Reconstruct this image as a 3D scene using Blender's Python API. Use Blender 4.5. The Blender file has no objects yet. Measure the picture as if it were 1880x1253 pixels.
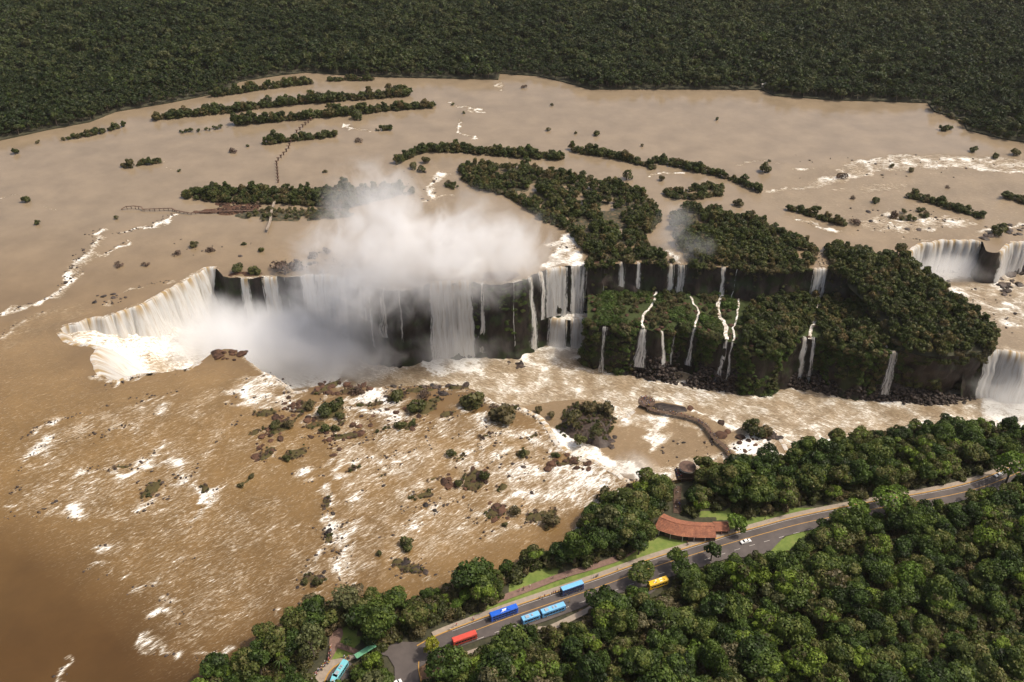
import bpy, bmesh, math, random
import numpy as np
from mathutils import Vector, Matrix

random.seed(7)
RNG = np.random.default_rng(11)
scene = bpy.context.scene
COL = scene.collection

# ------------------------------------------------------------------ camera, sky, sun, exposure
CAM_H, F_PX, CX, CY = 314.0, 1600.0, 940.0, 626.5
PITCH = math.atan(1116.0 / F_PX)
cam_data = bpy.data.cameras.new("camera")
cam_data.sensor_width = 36.0
cam_data.lens = F_PX / 1880.0 * 36.0
cam_data.clip_start = 1.0
cam_data.clip_end = 20000.0
cam = bpy.data.objects.new("camera", cam_data)
cam.location = (0, 0, CAM_H)
cam.rotation_euler = (math.pi / 2 - PITCH, 0, 0)
COL.objects.link(cam)
scene.camera = cam

SUN_EL, SUN_AZ = math.radians(58), math.radians(90)      # azimuth clockwise from +Y (away from the viewer)
world = bpy.data.worlds.new("World")
scene.world = world
world.use_nodes = True
wn = world.node_tree
wn.nodes.clear()
sky = wn.nodes.new("ShaderNodeTexSky")
sky.sky_type = 'NISHITA'
sky.sun_disc = False
sky.sun_elevation = SUN_EL
sky.sun_rotation = SUN_AZ
sky.air_density = 1.0
sky.dust_density = 7.0
sky.ozone_density = 0.6
bg = wn.nodes.new("ShaderNodeBackground")
bg.inputs['Strength'].default_value = 0.15
wout = wn.nodes.new("ShaderNodeOutputWorld")
wn.links.new(sky.outputs[0], bg.inputs[0])
wn.links.new(bg.outputs[0], wout.inputs[0])

sun_data = bpy.data.lights.new("sun", 'SUN')
sun_data.energy = 3.1
sun_data.angle = math.radians(0.53)
sun_data.color = (1.0, 0.92, 0.80)
sun = bpy.data.objects.new("sun", sun_data)
L = Vector((math.sin(SUN_AZ) * math.cos(SUN_EL), math.cos(SUN_AZ) * math.cos(SUN_EL), math.sin(SUN_EL)))
sun.rotation_euler = (-L).to_track_quat('-Z', 'Y').to_euler()
sun.location = (200, 300, 500)
COL.objects.link(sun)

vs = scene.view_settings
vs.view_transform = 'Standard'
vs.look = 'None'
vs.exposure = 0.12
vs.gamma = 1.0
vs.use_curve_mapping = False
cy = scene.cycles
cy.use_denoising = True
cy.max_bounces = 10
cy.diffuse_bounces = 2
cy.glossy_bounces = 2
cy.transmission_bounces = 3
cy.transparent_max_bounces = 12
cy.volume_bounces = 9
cy.volume_step_rate = 0.7
cy.volume_max_steps = 128
cy.sample_clamp_indirect = 6.0

# ------------------------------------------------------------------ helpers: picture point on a level -> place
SP, CP = math.sin(PITCH), math.cos(PITCH)


def W(u, v, z=0.0):
    a, b = (u - CX) / F_PX, (v - CY) / F_PX
    dy, dz = CP - b * SP, -SP - b * CP
    t = (z - CAM_H) / dz
    return (t * a, t * dy)


def W3(u, v, z=0.0):
    x, y = W(u, v, z)
    return Vector((x, y, z))


def PX(x, y, z):
    zc = y * CP + (CAM_H - z) * SP
    yc = y * SP - (CAM_H - z) * CP
    return CX + F_PX * x / zc, CY - F_PX * yc / zc


def S(u, v, z=0.0):
    x, y = W(u, v, z)
    return F_PX / (y * CP + (CAM_H - z) * SP)


def WL(pts, z=0.0):
    return [W(p[0], p[1], z) for p in pts]


def inpoly(X, Y, poly):
    X = np.asarray(X, float); Y = np.asarray(Y, float)
    r = np.zeros(X.shape, bool)
    n = len(poly)
    for i in range(n):
        x1, y1 = poly[i]; x2, y2 = poly[(i + 1) % n]
        if y1 == y2:
            continue
        c = ((y1 > Y) != (y2 > Y)) & (X < (x2 - x1) * (Y - y1) / (y2 - y1) + x1)
        r ^= c
    return r


def nearest(X, Y, pts, closed=False):
    """distance to a polyline and the nearest point"""
    best = np.full(X.shape, 1e18); qx = np.zeros(X.shape); qy = np.zeros(X.shape)
    n = len(pts)
    for i in range(n if closed else n - 1):
        ax, ay = pts[i]; bx, by = pts[(i + 1) % n]
        dx, dy = bx - ax, by - ay
        l2 = dx * dx + dy * dy + 1e-9
        t = np.clip(((X - ax) * dx + (Y - ay) * dy) / l2, 0, 1)
        px, py = ax + t * dx, ay + t * dy
        d = (X - px) ** 2 + (Y - py) ** 2
        m = d < best
        best = np.where(m, d, best); qx = np.where(m, px, qx); qy = np.where(m, py, qy)
    return np.sqrt(best), qx, qy


def hash3(ix, iy, iz, seed):
    h = (ix.astype(np.int64) * 374761393 + iy.astype(np.int64) * 668265263 + iz.astype(np.int64) * 2147483647 + seed * 974711) & 0xFFFFFFFF
    h = ((h ^ (h >> 13)) * 1274126177) & 0xFFFFFFFF
    h = (h ^ (h >> 16)) & 0xFFFFFFFF
    return h / 4294967295.0


def vnoise(x, y, z=None, seed=0):
    x = np.asarray(x, float); y = np.asarray(y, float)
    z = np.zeros_like(x) if z is None else np.asarray(z, float)
    xi, yi, zi = np.floor(x), np.floor(y), np.floor(z)
    fx, fy, fz = x - xi, y - yi, z - zi
    fx = fx * fx * (3 - 2 * fx); fy = fy * fy * (3 - 2 * fy); fz = fz * fz * (3 - 2 * fz)
    r = 0
    for a in (0, 1):
        for b in (0, 1):
            for c in (0, 1):
                w = (fx if a else 1 - fx) * (fy if b else 1 - fy) * (fz if c else 1 - fz)
                r = r + w * hash3(xi + a, yi + b, zi + c, seed)
    return r


def fbm(x, y, z=None, seed=0, oct=4):
    r = 0; a = 0.5; f = 1.0; t = 0
    for o in range(oct):
        r = r + a * vnoise(np.asarray(x) * f, np.asarray(y) * f, None if z is None else np.asarray(z) * f, seed + o * 17)
        t += a; a *= 0.5; f *= 2.03
    return r / t


def mesh_np(name, verts, faces, smooth=False):
    """faces: (n,3) or (n,4) array"""
    verts = np.asarray(verts, np.float32); faces = np.asarray(faces, np.int32)
    me = bpy.data.meshes.new(name)
    k = faces.shape[1] if len(faces) else 4
    me.vertices.add(len(verts)); me.vertices.foreach_set("co", verts.ravel())
    me.loops.add(len(faces) * k); me.loops.foreach_set("vertex_index", faces.ravel())
    me.polygons.add(len(faces))
    me.polygons.foreach_set("loop_start", np.arange(0, len(faces) * k, k, dtype=np.int32))
    me.polygons.foreach_set("loop_total", np.full(len(faces), k, np.int32))
    if smooth:
        me.polygons.foreach_set("use_smooth", np.ones(len(faces), bool))
    me.update(calc_edges=True)
    me.validate()
    return me


def attr(me, name, vals, domain='POINT'):
    a = me.attributes.new(name, 'FLOAT', domain)
    a.data.foreach_set("value", np.asarray(vals, np.float32))


def tag(o, label=None, cat=None, group=None, kind=None):
    if label: o['label'] = label
    if cat: o['category'] = cat
    if group: o['group'] = group
    if kind: o['kind'] = kind
    return o


def link(name, me, mats=None, parent=None, loc=None):
    o = bpy.data.objects.new(name, me)
    COL.objects.link(o)
    if mats is not None and me is not None:
        for m in (mats if isinstance(mats, (list, tuple)) else [mats]):
            if m.name not in me.materials:
                me.materials.append(m)
    if parent is not None:
        o.parent = parent
    if loc is not None:
        o.location = loc
    return o


def empty(name, loc=(0, 0, 0), rz=0.0):
    o = bpy.data.objects.new(name, None)
    o.empty_display_size = 0.5
    o.location = loc
    o.rotation_euler = (0, 0, rz)
    COL.objects.link(o)
    return o


class MB:
    """small mesh collector"""
    def __init__(s):
        s.v = []; s.f = []; s.m = []

    def add(s, verts, faces, mat=0):
        b = len(s.v)
        s.v.extend([tuple(p) for p in verts])
        for f in faces:
            s.f.append([b + i for i in f]); s.m.append(mat)

    def box(s, x0, x1, y0, y1, z0, z1, mat=0, rot=None, at=(0, 0, 0)):
        vs_ = [(x0, y0, z0), (x1, y0, z0), (x1, y1, z0), (x0, y1, z0), (x0, y0, z1), (x1, y0, z1), (x1, y1, z1), (x0, y1, z1)]
        if rot is not None:
            c, n = math.cos(rot), math.sin(rot)
            vs_ = [(x * c - y * n, x * n + y * c, z) for x, y, z in vs_]
        vs_ = [(x + at[0], y + at[1], z + at[2]) for x, y, z in vs_]
        s.add(vs_, [(0, 3, 2, 1), (4, 5, 6, 7), (0, 1, 5, 4), (1, 2, 6, 5), (2, 3, 7, 6), (3, 0, 4, 7)], mat)

    def tube(s, pts, radii, n=6, mat=0, cap=True):
        rings = []
        for i, p in enumerate(pts):
            p = Vector(p)
            a = Vector(pts[max(i - 1, 0)]); b = Vector(pts[min(i + 1, len(pts) - 1)])
            d = (b - a).normalized() if (b - a).length > 1e-6 else Vector((0, 0, 1))
            q = d.cross(Vector((0.13, 0.97, 0.21))).normalized()
            w = d.cross(q)
            r = radii[i] if isinstance(radii, (list, tuple)) else radii
            rings.append([p + (q * math.cos(k * 2 * math.pi / n) + w * math.sin(k * 2 * math.pi / n)) * r for k in range(n)])
        vs_ = [v for r_ in rings for v in r_]
        fs = []
        for i in range(len(rings) - 1):
            for k in range(n):
                fs.append((i * n + k, i * n + (k + 1) % n, (i + 1) * n + (k + 1) % n, (i + 1) * n + k))
        if cap:
            fs.append(tuple(range(n))[::-1]); fs.append(tuple((len(rings) - 1) * n + k for k in range(n)))
        s.add(vs_, fs, mat)

    def mesh(s, name, smooth=False):
        me = bpy.data.meshes.new(name)
        me.from_pydata(s.v, [], s.f)
        if any(s.m):
            me.polygons.foreach_set("material_index", s.m)
        if smooth:
            me.polygons.foreach_set("use_smooth", [True] * len(s.f))
        me.update()
        return me

    def build(s, name, mats, parent=None, loc=None, smooth=False):
        return link(name, s.mesh(name, smooth), mats, parent, loc)


# ------------------------------------------------------------------ materials
def new_mat(name):
    m = bpy.data.materials.new(name)
    m.use_nodes = True
    nt = m.node_tree
    nt.nodes.clear()
    out = nt.nodes.new("ShaderNodeOutputMaterial")
    return m, nt, out


def N(nt, t, **kw):
    n = nt.nodes.new(t)
    for k, v in kw.items():
        if k.startswith("i_"):
            key = k[2:]
            n.inputs[int(key) if key.isdigit() else key].default_value = v
        else:
            setattr(n, k, v)
    return n


def math_n(nt, op, a, b=None, c=None, clamp=False):
    n = nt.nodes.new("ShaderNodeMath"); n.operation = op; n.use_clamp = clamp
    for i, q in enumerate((a, b, c)):
        if q is None: continue
        if isinstance(q, (int, float)): n.inputs[i].default_value = q
        else: nt.links.new(q, n.inputs[i])
    return n.outputs[0]


def mixc(nt, fac, a, b, mode='MIX'):
    n = nt.nodes.new("ShaderNodeMix"); n.data_type = 'RGBA'; n.blend_type = mode
    for sock, q in ((n.inputs[0], fac), (n.inputs[6], a), (n.inputs[7], b)):
        if isinstance(q, (int, float)): sock.default_value = q
        elif isinstance(q, (tuple, list)): sock.default_value = (q[0], q[1], q[2], 1)
        else: nt.links.new(q, sock)
    return n.outputs[2]


def ramp(nt, fac, stops, interp='LINEAR'):
    n = nt.nodes.new("ShaderNodeValToRGB")
    cr = n.color_ramp; cr.interpolation = interp
    while len(cr.elements) < len(stops): cr.elements.new(0.5)
    for e, (p, c) in zip(cr.elements, stops):
        e.position = p
        e.color = (c, c, c, 1) if isinstance(c, (int, float)) else (c[0], c[1], c[2], 1)
    nt.links.new(fac, n.inputs[0])
    return n.outputs[0]


def sstep(nt, x, a, b):
    n = nt.nodes.new("ShaderNodeMapRange"); n.interpolation_type = 'SMOOTHSTEP'
    for i, q in ((0, x), (1, a), (2, b)):
        if isinstance(q, (int, float)): n.inputs[i].default_value = q
        else: nt.links.new(q, n.inputs[i])
    return n.outputs[0]


def noise(nt, vec, scale, detail=4, rough=0.55, dist=0.0):
    n = nt.nodes.new("ShaderNodeTexNoise")
    n.inputs['Scale'].default_value = scale; n.inputs['Detail'].default_value = detail
    n.inputs['Roughness'].default_value = rough; n.inputs['Distortion'].default_value = dist
    if vec is not None: nt.links.new(vec, n.inputs['Vector'])
    return n.outputs[0]


def mapping(nt, vec, rot=(0, 0, 0), scale=(1, 1, 1), loc=(0, 0, 0)):
    n = nt.nodes.new("ShaderNodeMapping")
    n.inputs['Rotation'].default_value = rot; n.inputs['Scale'].default_value = scale; n.inputs['Location'].default_value = loc
    nt.links.new(vec, n.inputs['Vector'])
    return n.outputs[0]


def simple_mat(name, color, rough=0.7, var=0.15, scale=1.5, metallic=0.0, bump=0.0, coat=0.0):
    m, nt, out = new_mat(name)
    p = N(nt, "ShaderNodeBsdfPrincipled")
    g = N(nt, "ShaderNodeNewGeometry")
    n = noise(nt, g.outputs['Position'], scale, 5)
    f = ramp(nt, n, [(0.25, 1 - var), (0.75, 1 + var)])
    c = mixc(nt, 1.0, color, f, 'MULTIPLY')
    nt.links.new(c, p.inputs['Base Color'])
    p.inputs['Roughness'].default_value = rough; p.inputs['Metallic'].default_value = metallic
    p.inputs['Coat Weight'].default_value = coat
    if bump:
        b = N(nt, "ShaderNodeBump"); b.inputs['Strength'].default_value = bump
        nt.links.new(n, b.inputs['Height']); nt.links.new(b.outputs[0], p.inputs['Normal'])
    nt.links.new(p.outputs[0], out.inputs[0])
    return m


def attr_n(nt, name):
    a = nt.nodes.new("ShaderNodeAttribute"); a.attribute_name = name
    return a.outputs['Fac']


def water_mat():
    m, nt, out = new_mat("muddy_water")
    p = N(nt, "ShaderNodeBsdfPrincipled")
    g = N(nt, "ShaderNodeNewGeometry")
    pos = g.outputs['Position']
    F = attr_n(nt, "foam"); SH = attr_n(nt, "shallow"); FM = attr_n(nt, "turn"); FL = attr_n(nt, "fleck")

    def streak(rot):
        v = mapping(nt, mapping(nt, pos, (0, 0, -rot)), scale=(0.26, 0.95, 0.4))
        a = noise(nt, v, 0.75, 8, 0.70, 1.1)
        v2 = mapping(nt, mapping(nt, pos, (0, 0, -rot)), scale=(0.42, 2.1, 0.8))
        b = noise(nt, v2, 0.95, 3, 0.55, 0.9)
        return a, b
    a1, b1 = streak(math.radians(38))
    a2, b2 = streak(math.radians(-28))
    mxa = mixc(nt, FM, a1, a2); mxb = mixc(nt, FM, b1, b2)
    big = noise(nt, pos, 0.035, 4, 0.6)
    n = math_n(nt, 'ADD', math_n(nt, 'MULTIPLY', mxa, 0.62), math_n(nt, 'MULTIPLY', mxb, 0.38))
    thr = math_n(nt, 'SUBTRACT', 0.78, math_n(nt, 'MULTIPLY', F, 0.36))
    veil = sstep(nt, n, math_n(nt, 'SUBTRACT', thr, 0.13), math_n(nt, 'ADD', thr, 0.02))
    core = sstep(nt, n, math_n(nt, 'SUBTRACT', thr, 0.02), math_n(nt, 'ADD', thr, 0.07))
    foam = math_n(nt, 'ADD', math_n(nt, 'MULTIPLY', math_n(nt, 'MULTIPLY', veil, 0.42), sstep(nt, F, 0.02, 0.3)), math_n(nt, 'MULTIPLY', core, 0.58))
    # small broken crests between the foam bands
    fl = math_n(nt, 'MULTIPLY', sstep(nt, mxb, 0.57, 0.68), FL)
    foam2 = math_n(nt, 'MAXIMUM', foam, math_n(nt, 'MULTIPLY', fl, 0.36))
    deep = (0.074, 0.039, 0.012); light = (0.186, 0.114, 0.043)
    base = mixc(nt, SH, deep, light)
    base = mixc(nt, math_n(nt, 'MULTIPLY', FM, 0.85), base, (0.226, 0.178, 0.122))      # sky reflection on the upper reach, painted in as a paler tone
    tone = ramp(nt, big, [(0.3, 0.86), (0.7, 1.14)])
    base = mixc(nt, 1.0, base, tone, 'MULTIPLY')
    tone2 = ramp(nt, mxa, [(0.3, 0.85), (0.7, 1.18)])
    base = mixc(nt, math_n(nt, 'ADD', math_n(nt, 'MULTIPLY', FL, 0.75), 0.2, clamp=True), base, mixc(nt, 1.0, base, tone2, 'MULTIPLY'))
    foamc = mixc(nt, foam2, (0.56, 0.44, 0.27), (0.80, 0.78, 0.72))
    col = mixc(nt, foam2, base, foamc)
    nt.links.new(col, p.inputs['Base Color'])
    rg = math_n(nt, 'ADD', 0.12, math_n(nt, 'MULTIPLY', math_n(nt, 'MAXIMUM', foam2, math_n(nt, 'MULTIPLY', FL, 0.35)), 0.55))
    nt.links.new(rg, p.inputs['Roughness'])
    p.inputs['IOR'].default_value = 1.36
    bmp = N(nt, "ShaderNodeBump")
    hgt = math_n(nt, 'ADD', math_n(nt, 'MULTIPLY', mxa, 1.0), math_n(nt, 'ADD', math_n(nt, 'MULTIPLY', mxb, 0.6), math_n(nt, 'MULTIPLY', foam2, 0.35)))
    nt.links.new(hgt, bmp.inputs['Height'])
    bs = math_n(nt, 'ADD', 0.05, math_n(nt, 'MULTIPLY', math_n(nt, 'MAXIMUM', F, math_n(nt, 'MULTIPLY', FL, 0.45)), 0.75), clamp=True)
    nt.links.new(bs, bmp.inputs['Strength'])
    bmp.inputs['Distance'].default_value = 0.9
    nt.links.new(bmp.outputs[0], p.inputs['Normal'])
    nt.links.new(p.outputs[0], out.inputs[0])
    return m


def fall_mat(name, dens, tint=(0.96, 0.945, 0.90), lip=(0.55, 0.36, 0.12), lip_amt=0.5):
    m, nt, out = new_mat(name)
    A = attr_n(nt, "along"); T = attr_n(nt, "drop"); E = attr_n(nt, "edge")
    cb = N(nt, "ShaderNodeCombineXYZ")
    nt.links.new(A, cb.inputs[0]); nt.links.new(T, cb.inputs[1])
    v = cb.outputs[0]
    n1 = noise(nt, mapping(nt, v, scale=(0.95, 0.05, 1)), 1.0, 7, 0.70, 0.5)
    n2 = noise(nt, mapping(nt, v, scale=(0.22, 0.012, 1), loc=(5, 3, 0)), 1.0, 4, 0.6, 0.3)
    n3 = noise(nt, mapping(nt, v, scale=(1.6, 0.35, 1)), 1.0, 4, 0.6, 0.5)
    n = math_n(nt, 'ADD', math_n(nt, 'MULTIPLY', n1, 0.55), math_n(nt, 'ADD', math_n(nt, 'MULTIPLY', n2, 0.3), math_n(nt, 'MULTIPLY', n3, 0.15)))
    thr = math_n(nt, 'ADD', dens, math_n(nt, 'MULTIPLY', E, 0.24))
    al = sstep(nt, n, math_n(nt, 'SUBTRACT', thr, 0.07), math_n(nt, 'ADD', thr, 0.06))
    # brown, glassy water just where it bends over the lip
    lipf = math_n(nt, 'MULTIPLY', sstep(nt, T, 9.0, 0.0), lip_amt)
    lipf = math_n(nt, 'MULTIPLY', lipf, sstep(nt, n2, 0.42, 0.62))
    strk = ramp(nt, n1, [(0.32, (0.72, 0.66, 0.57)), (0.52, tint)])
    col = mixc(nt, lipf, strk, lip)
    d = N(nt, "ShaderNodeBsdfDiffuse"); nt.links.new(col, d.inputs[0])
    tr = N(nt, "ShaderNodeBsdfTranslucent"); nt.links.new(col, tr.inputs[0])
    mx = N(nt, "ShaderNodeMixShader"); mx.inputs[0].default_value = 0.55
    nt.links.new(d.outputs[0], mx.inputs[1]); nt.links.new(tr.outputs[0], mx.inputs[2])
    tp = N(nt, "ShaderNodeBsdfTransparent")
    m2 = N(nt, "ShaderNodeMixShader")
    nt.links.new(al, m2.inputs[0]); nt.links.new(tp.outputs[0], m2.inputs[1]); nt.links.new(mx.outputs[0], m2.inputs[2])
    b = N(nt, "ShaderNodeBump"); b.inputs['Strength'].default_value = 0.7; b.inputs['Distance'].default_value = 1.0
    nt.links.new(n1, b.inputs['Height']); nt.links.new(b.outputs[0], d.inputs['Normal'])
    nt.links.new(m2.outputs[0], out.inputs[0])
    return m


def rock_mat(name, dark, lightc, moss=None, wet=0.5):
    m, nt, out = new_mat(name)
    p = N(nt, "ShaderNodeBsdfPrincipled")
    g = N(nt, "ShaderNodeNewGeometry"); pos = g.outputs['Position']
    n1 = noise(nt, mapping(nt, pos, scale=(1, 1, 0.45)), 0.35, 8, 0.65, 0.4)
    n2 = noise(nt, mapping(nt, pos, scale=(1.2, 1.2, 0.18)), 0.5, 5, 0.6)
    oi = N(nt, "ShaderNodeObjectInfo")
    f = math_n(nt, 'ADD', math_n(nt, 'MULTIPLY', n1, 0.6), math_n(nt, 'MULTIPLY', n2, 0.4))
    f = math_n(nt, 'ADD', f, math_n(nt, 'MULTIPLY', math_n(nt, 'SUBTRACT', oi.outputs['Random'], 0.5), 0.25))
    col = ramp(nt, f, [(0.32, dark), (0.68, lightc)])
    if moss:
        sep = N(nt, "ShaderNodeSeparateXYZ"); nt.links.new(g.outputs['Normal'], sep.inputs[0])
        n3 = noise(nt, pos, 0.12, 5, 0.65)
        mf = sstep(nt, math_n(nt, 'ADD', n3, math_n(nt, 'MULTIPLY', sep.outputs[2], 0.22)), 0.50, 0.66)
        col = mixc(nt, mf, col, moss)
    nt.links.new(col, p.inputs['Base Color'])
    p.inputs['Specular IOR Level'].default_value = 0.22
    p.inputs['Roughness'].default_value = wet
    b = N(nt, "ShaderNodeBump"); b.inputs['Strength'].default_value = 0.8; b.inputs['Distance'].default_value = 0.8
    nt.links.new(n1, b.inputs['Height']); nt.links.new(b.outputs[0], p.inputs['Normal'])
    nt.links.new(p.outputs[0], out.inputs[0])
    return m


def leaf_mat(name, stops, rough=0.55, trans=0.25):
    m, nt, out = new_mat(name)
    oi = N(nt, "ShaderNodeObjectInfo")
    tint = attr_n(nt, "tint")
    r = math_n(nt, 'ADD', oi.outputs['Random'], math_n(nt, 'MULTIPLY', math_n(nt, 'SUBTRACT', tint, 0.5), 0.35), clamp=True)
    c = ramp(nt, r, stops)
    t2 = ramp(nt, tint, [(0.0, 0.5), (1.0, 1.55)])
    c = mixc(nt, 1.0, c, t2, 'MULTIPLY')
    p = N(nt, "ShaderNodeBsdfPrincipled")
    nt.links.new(c, p.inputs['Base Color'])
    p.inputs['Roughness'].default_value = rough
    p.inputs['Specular IOR Level'].default_value = 0.25
    tr = N(nt, "ShaderNodeBsdfTranslucent")
    c2 = mixc(nt, 1.0, c, (1.15, 1.25, 0.55), 'MULTIPLY')
    nt.links.new(c2, tr.inputs[0])
    mx = N(nt, "ShaderNodeMixShader"); mx.inputs[0].default_value = trans
    nt.links.new(p.outputs[0], mx.inputs[1]); nt.links.new(tr.outputs[0], mx.inputs[2])
    nt.links.new(mx.outputs[0], out.inputs[0])
    return m


def ground_mat():
    m, nt, out = new_mat("bank_ground")
    g = N(nt, "ShaderNodeNewGeometry"); pos = g.outputs['Position']
    G = attr_n(nt, "grass"); R = attr_n(nt, "soil")
    n = noise(nt, pos, 0.45, 7, 0.68)
    n2 = noise(nt, pos, 0.09, 4, 0.6)
    floor_c = ramp(nt, n, [(0.3, (0.020, 0.022, 0.010)), (0.7, (0.060, 0.055, 0.026))])
    grass_c = ramp(nt, math_n(nt, 'ADD', math_n(nt, 'MULTIPLY', n, 0.5), math_n(nt, 'MULTIPLY', n2, 0.5)), [(0.34, (0.075, 0.115, 0.020)), (0.5, (0.125, 0.17, 0.030)), (0.66, (0.19, 0.20, 0.055))])
    soil_c = ramp(nt, n, [(0.3, (0.10, 0.055, 0.030)), (0.7, (0.24, 0.14, 0.075))])
    c = mixc(nt, sstep(nt, math_n(nt, 'ADD', G, math_n(nt, 'MULTIPLY', math_n(nt, 'SUBTRACT', n, 0.5), 0.5)), 0.4, 0.6), floor_c, grass_c)
    c = mixc(nt, sstep(nt, math_n(nt, 'ADD', R, math_n(nt, 'MULTIPLY', math_n(nt, 'SUBTRACT', n, 0.5), 0.8)), 0.35, 0.65), c, soil_c)
    p = N(nt, "ShaderNodeBsdfPrincipled"); nt.links.new(c, p.inputs['Base Color']); p.inputs['Roughness'].default_value = 0.9
    b = N(nt, "ShaderNodeBump"); b.inputs['Strength'].default_value = 0.5; nt.links.new(n, b.inputs['Height']); nt.links.new(b.outputs[0], p.inputs['Normal'])
    nt.links.new(p.outputs[0], out.inputs[0])
    return m


def mist_mat(name, dens, scale=0.03, lo=1.4, hi=2.2, soft=.25, floor=0.25):
    m, nt, out = new_mat(name)
    tc = N(nt, "ShaderNodeTexCoord")
    ln = nt.nodes.new("ShaderNodeVectorMath"); ln.operation = 'LENGTH'
    nt.links.new(tc.outputs['Object'], ln.inputs[0])
    g = N(nt, "ShaderNodeNewGeometry")
    n = noise(nt, mapping(nt, g.outputs['Position'], (0, .35, 0), (1, 1, .75)), scale, 5, 0.62, 1.2)
    edge = math_n(nt, 'SUBTRACT', 1.0, ln.outputs['Value'], clamp=True)
    k = math_n(nt, 'ADD', math_n(nt, 'MULTIPLY', edge, lo), math_n(nt, 'MULTIPLY', math_n(nt, 'SUBTRACT', n, 0.5), hi))
    k = math_n(nt, 'SUBTRACT', k, floor, clamp=True)
    k = math_n(nt, 'MULTIPLY', k, sstep(nt, edge, 0.0, soft))
    d = math_n(nt, 'MULTIPLY', k, dens)
    v = N(nt, "ShaderNodeVolumePrincipled")
    v.inputs['Color'].default_value = (0.997, 0.998, 0.999, 1)
    v.inputs['Anisotropy'].default_value = 0.15
    nt.links.new(d, v.inputs['Density'])
    nt.links.new(v.outputs[0], out.inputs['Volume'])
    try:
        m.cycles.volume_sampling = 'MULTIPLE_IMPORTANCE'
    except Exception:
        pass
    return m


M = {}
M['water'] = water_mat()
M['fall'] = fall_mat("waterfall_white", 0.36, lip_amt=0.85)
M['fall_mid'] = fall_mat("waterfall_streaked", 0.44, lip_amt=0.5)
M['fall_thin'] = fall_mat("waterfall_thin", 0.50, lip_amt=0.1)
M['cliff'] = rock_mat("wet_basalt", (0.008, 0.0065, 0.006), (0.050, 0.037, 0.031), (0.022, 0.030, 0.010), 0.5)
M['rock'] = rock_mat("brown_rock", (0.020, 0.012, 0.009), (0.115, 0.058, 0.034), None, 0.75)
M['rock_dark'] = rock_mat("dark_rock", (0.012, 0.010, 0.009), (0.075, 0.054, 0.043), None, 0.45)
M['shoal'] = rock_mat("shoal_rock", (0.020, 0.013, 0.009), (0.125, 0.062, 0.034), (0.070, 0.056, 0.020), 0.8)
M['plateau'] = rock_mat("rocky_ground", (0.030, 0.022, 0.014), (0.115, 0.075, 0.046), (0.036, 0.048, 0.014), 0.85)
M['ground'] = ground_mat()
G1 = [(0.0, (0.0233, 0.0402, 0.0085)), (0.25, (0.0412, 0.0681, 0.0128)), (0.5, (0.0627, 0.0943, 0.0157)), (0.68, (0.0896, 0.1066, 0.0242)), (0.82, (0.1120, 0.0961, 0.0370)), (0.92, (0.0762, 0.1223, 0.0157)), (1.0, (0.1120, 0.1529, 0.0185))]
M['leaf'] = leaf_mat("forest_leaves", G1)
G2 = [(0.0, (0.0318, 0.0437, 0.0104)), (0.4, (0.0487, 0.0629, 0.0141)), (0.7, (0.0655, 0.0769, 0.0192)), (0.88, (0.0936, 0.0839, 0.0281)), (1.0, (0.1076, 0.0787, 0.0326))]
M['leaf_island'] = leaf_mat("island_leaves", G2)
G3 = [(0.0, (0.0170, 0.0280, 0.0070)), (0.4, (0.0237, 0.0383, 0.0087)), (0.75, (0.0317, 0.0446, 0.0114)), (0.93, (0.0440, 0.0497, 0.0166)), (1.0, (0.0480, 0.0701, 0.0131))]
M['leaf_far'] = leaf_mat("far_leaves", G3)
M['leaf_far_pale'] = leaf_mat("far_pale_leaves", [(0, (0.0338, 0.0481, 0.0126)), (0.6, (0.0479, 0.0603, 0.0165)), (1, (0.0644, 0.0670, 0.0242))])
M['leaf_bright'] = leaf_mat("bright_leaves", [(0, (0.085, 0.135, 0.020)), (1, (0.11, 0.165, 0.024))], trans=0.35)
M['leaf_pale'] = leaf_mat("pale_leaves", [(0, (0.10, 0.115, 0.040)), (0.5, (0.13, 0.125, 0.060)), (1, (0.16, 0.125, 0.075))], trans=0.3)
M['leaf_yellow'] = leaf_mat("yellow_leaves", [(0, (0.24, 0.24, 0.030)), (1, (0.27, 0.27, 0.030))], trans=0.35)
M['leaf_shrub'] = leaf_mat("shrub_leaves", [(0, (0.0493, 0.0595, 0.0160)), (0.5, (0.0723, 0.0765, 0.0224)), (1, (0.1062, 0.0808, 0.0384))])
M['leaf_dry'] = leaf_mat("dry_shrub_leaves", [(0, (0.10, 0.065, 0.048)), (1, (0.14, 0.095, 0.075))])
M['leaf_low'] = leaf_mat("low_green_leaves", [(0, (0.0400, 0.0680, 0.0128)), (0.6, (0.0640, 0.1020, 0.0176)), (1, (0.0680, 0.0638, 0.0240))])
M['bark'] = simple_mat("bark", (0.11, 0.085, 0.062), 0.85, 0.3, 2.0)
M['asphalt'] = simple_mat("asphalt", (0.080, 0.066, 0.060), 0.85, 0.32, 0.16)
M['paving'] = simple_mat("pale_paving", (0.27, 0.22, 0.17), 0.85, 0.2, 0.6)
M['path'] = simple_mat("red_paving", (0.17, 0.105, 0.080), 0.9, 0.25, 0.8)
M['yellow_paint'] = simple_mat("yellow_paint", (0.40, 0.22, 0.045), 0.7, 0.2, 1.0)
M['white_paint'] = simple_mat("white_paint", (0.42, 0.39, 0.35), 0.7, 0.25, 0.8)
M['kerb'] = simple_mat("kerb_stone", (0.36, 0.30, 0.24), 0.9, 0.2, 0.8)
M['concrete'] = simple_mat("concrete", (0.30, 0.25, 0.20), 0.9, 0.25, 0.5)
M['wood'] = simple_mat("old_wood", (0.10, 0.062, 0.040), 0.85, 0.3, 0.8)
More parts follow.
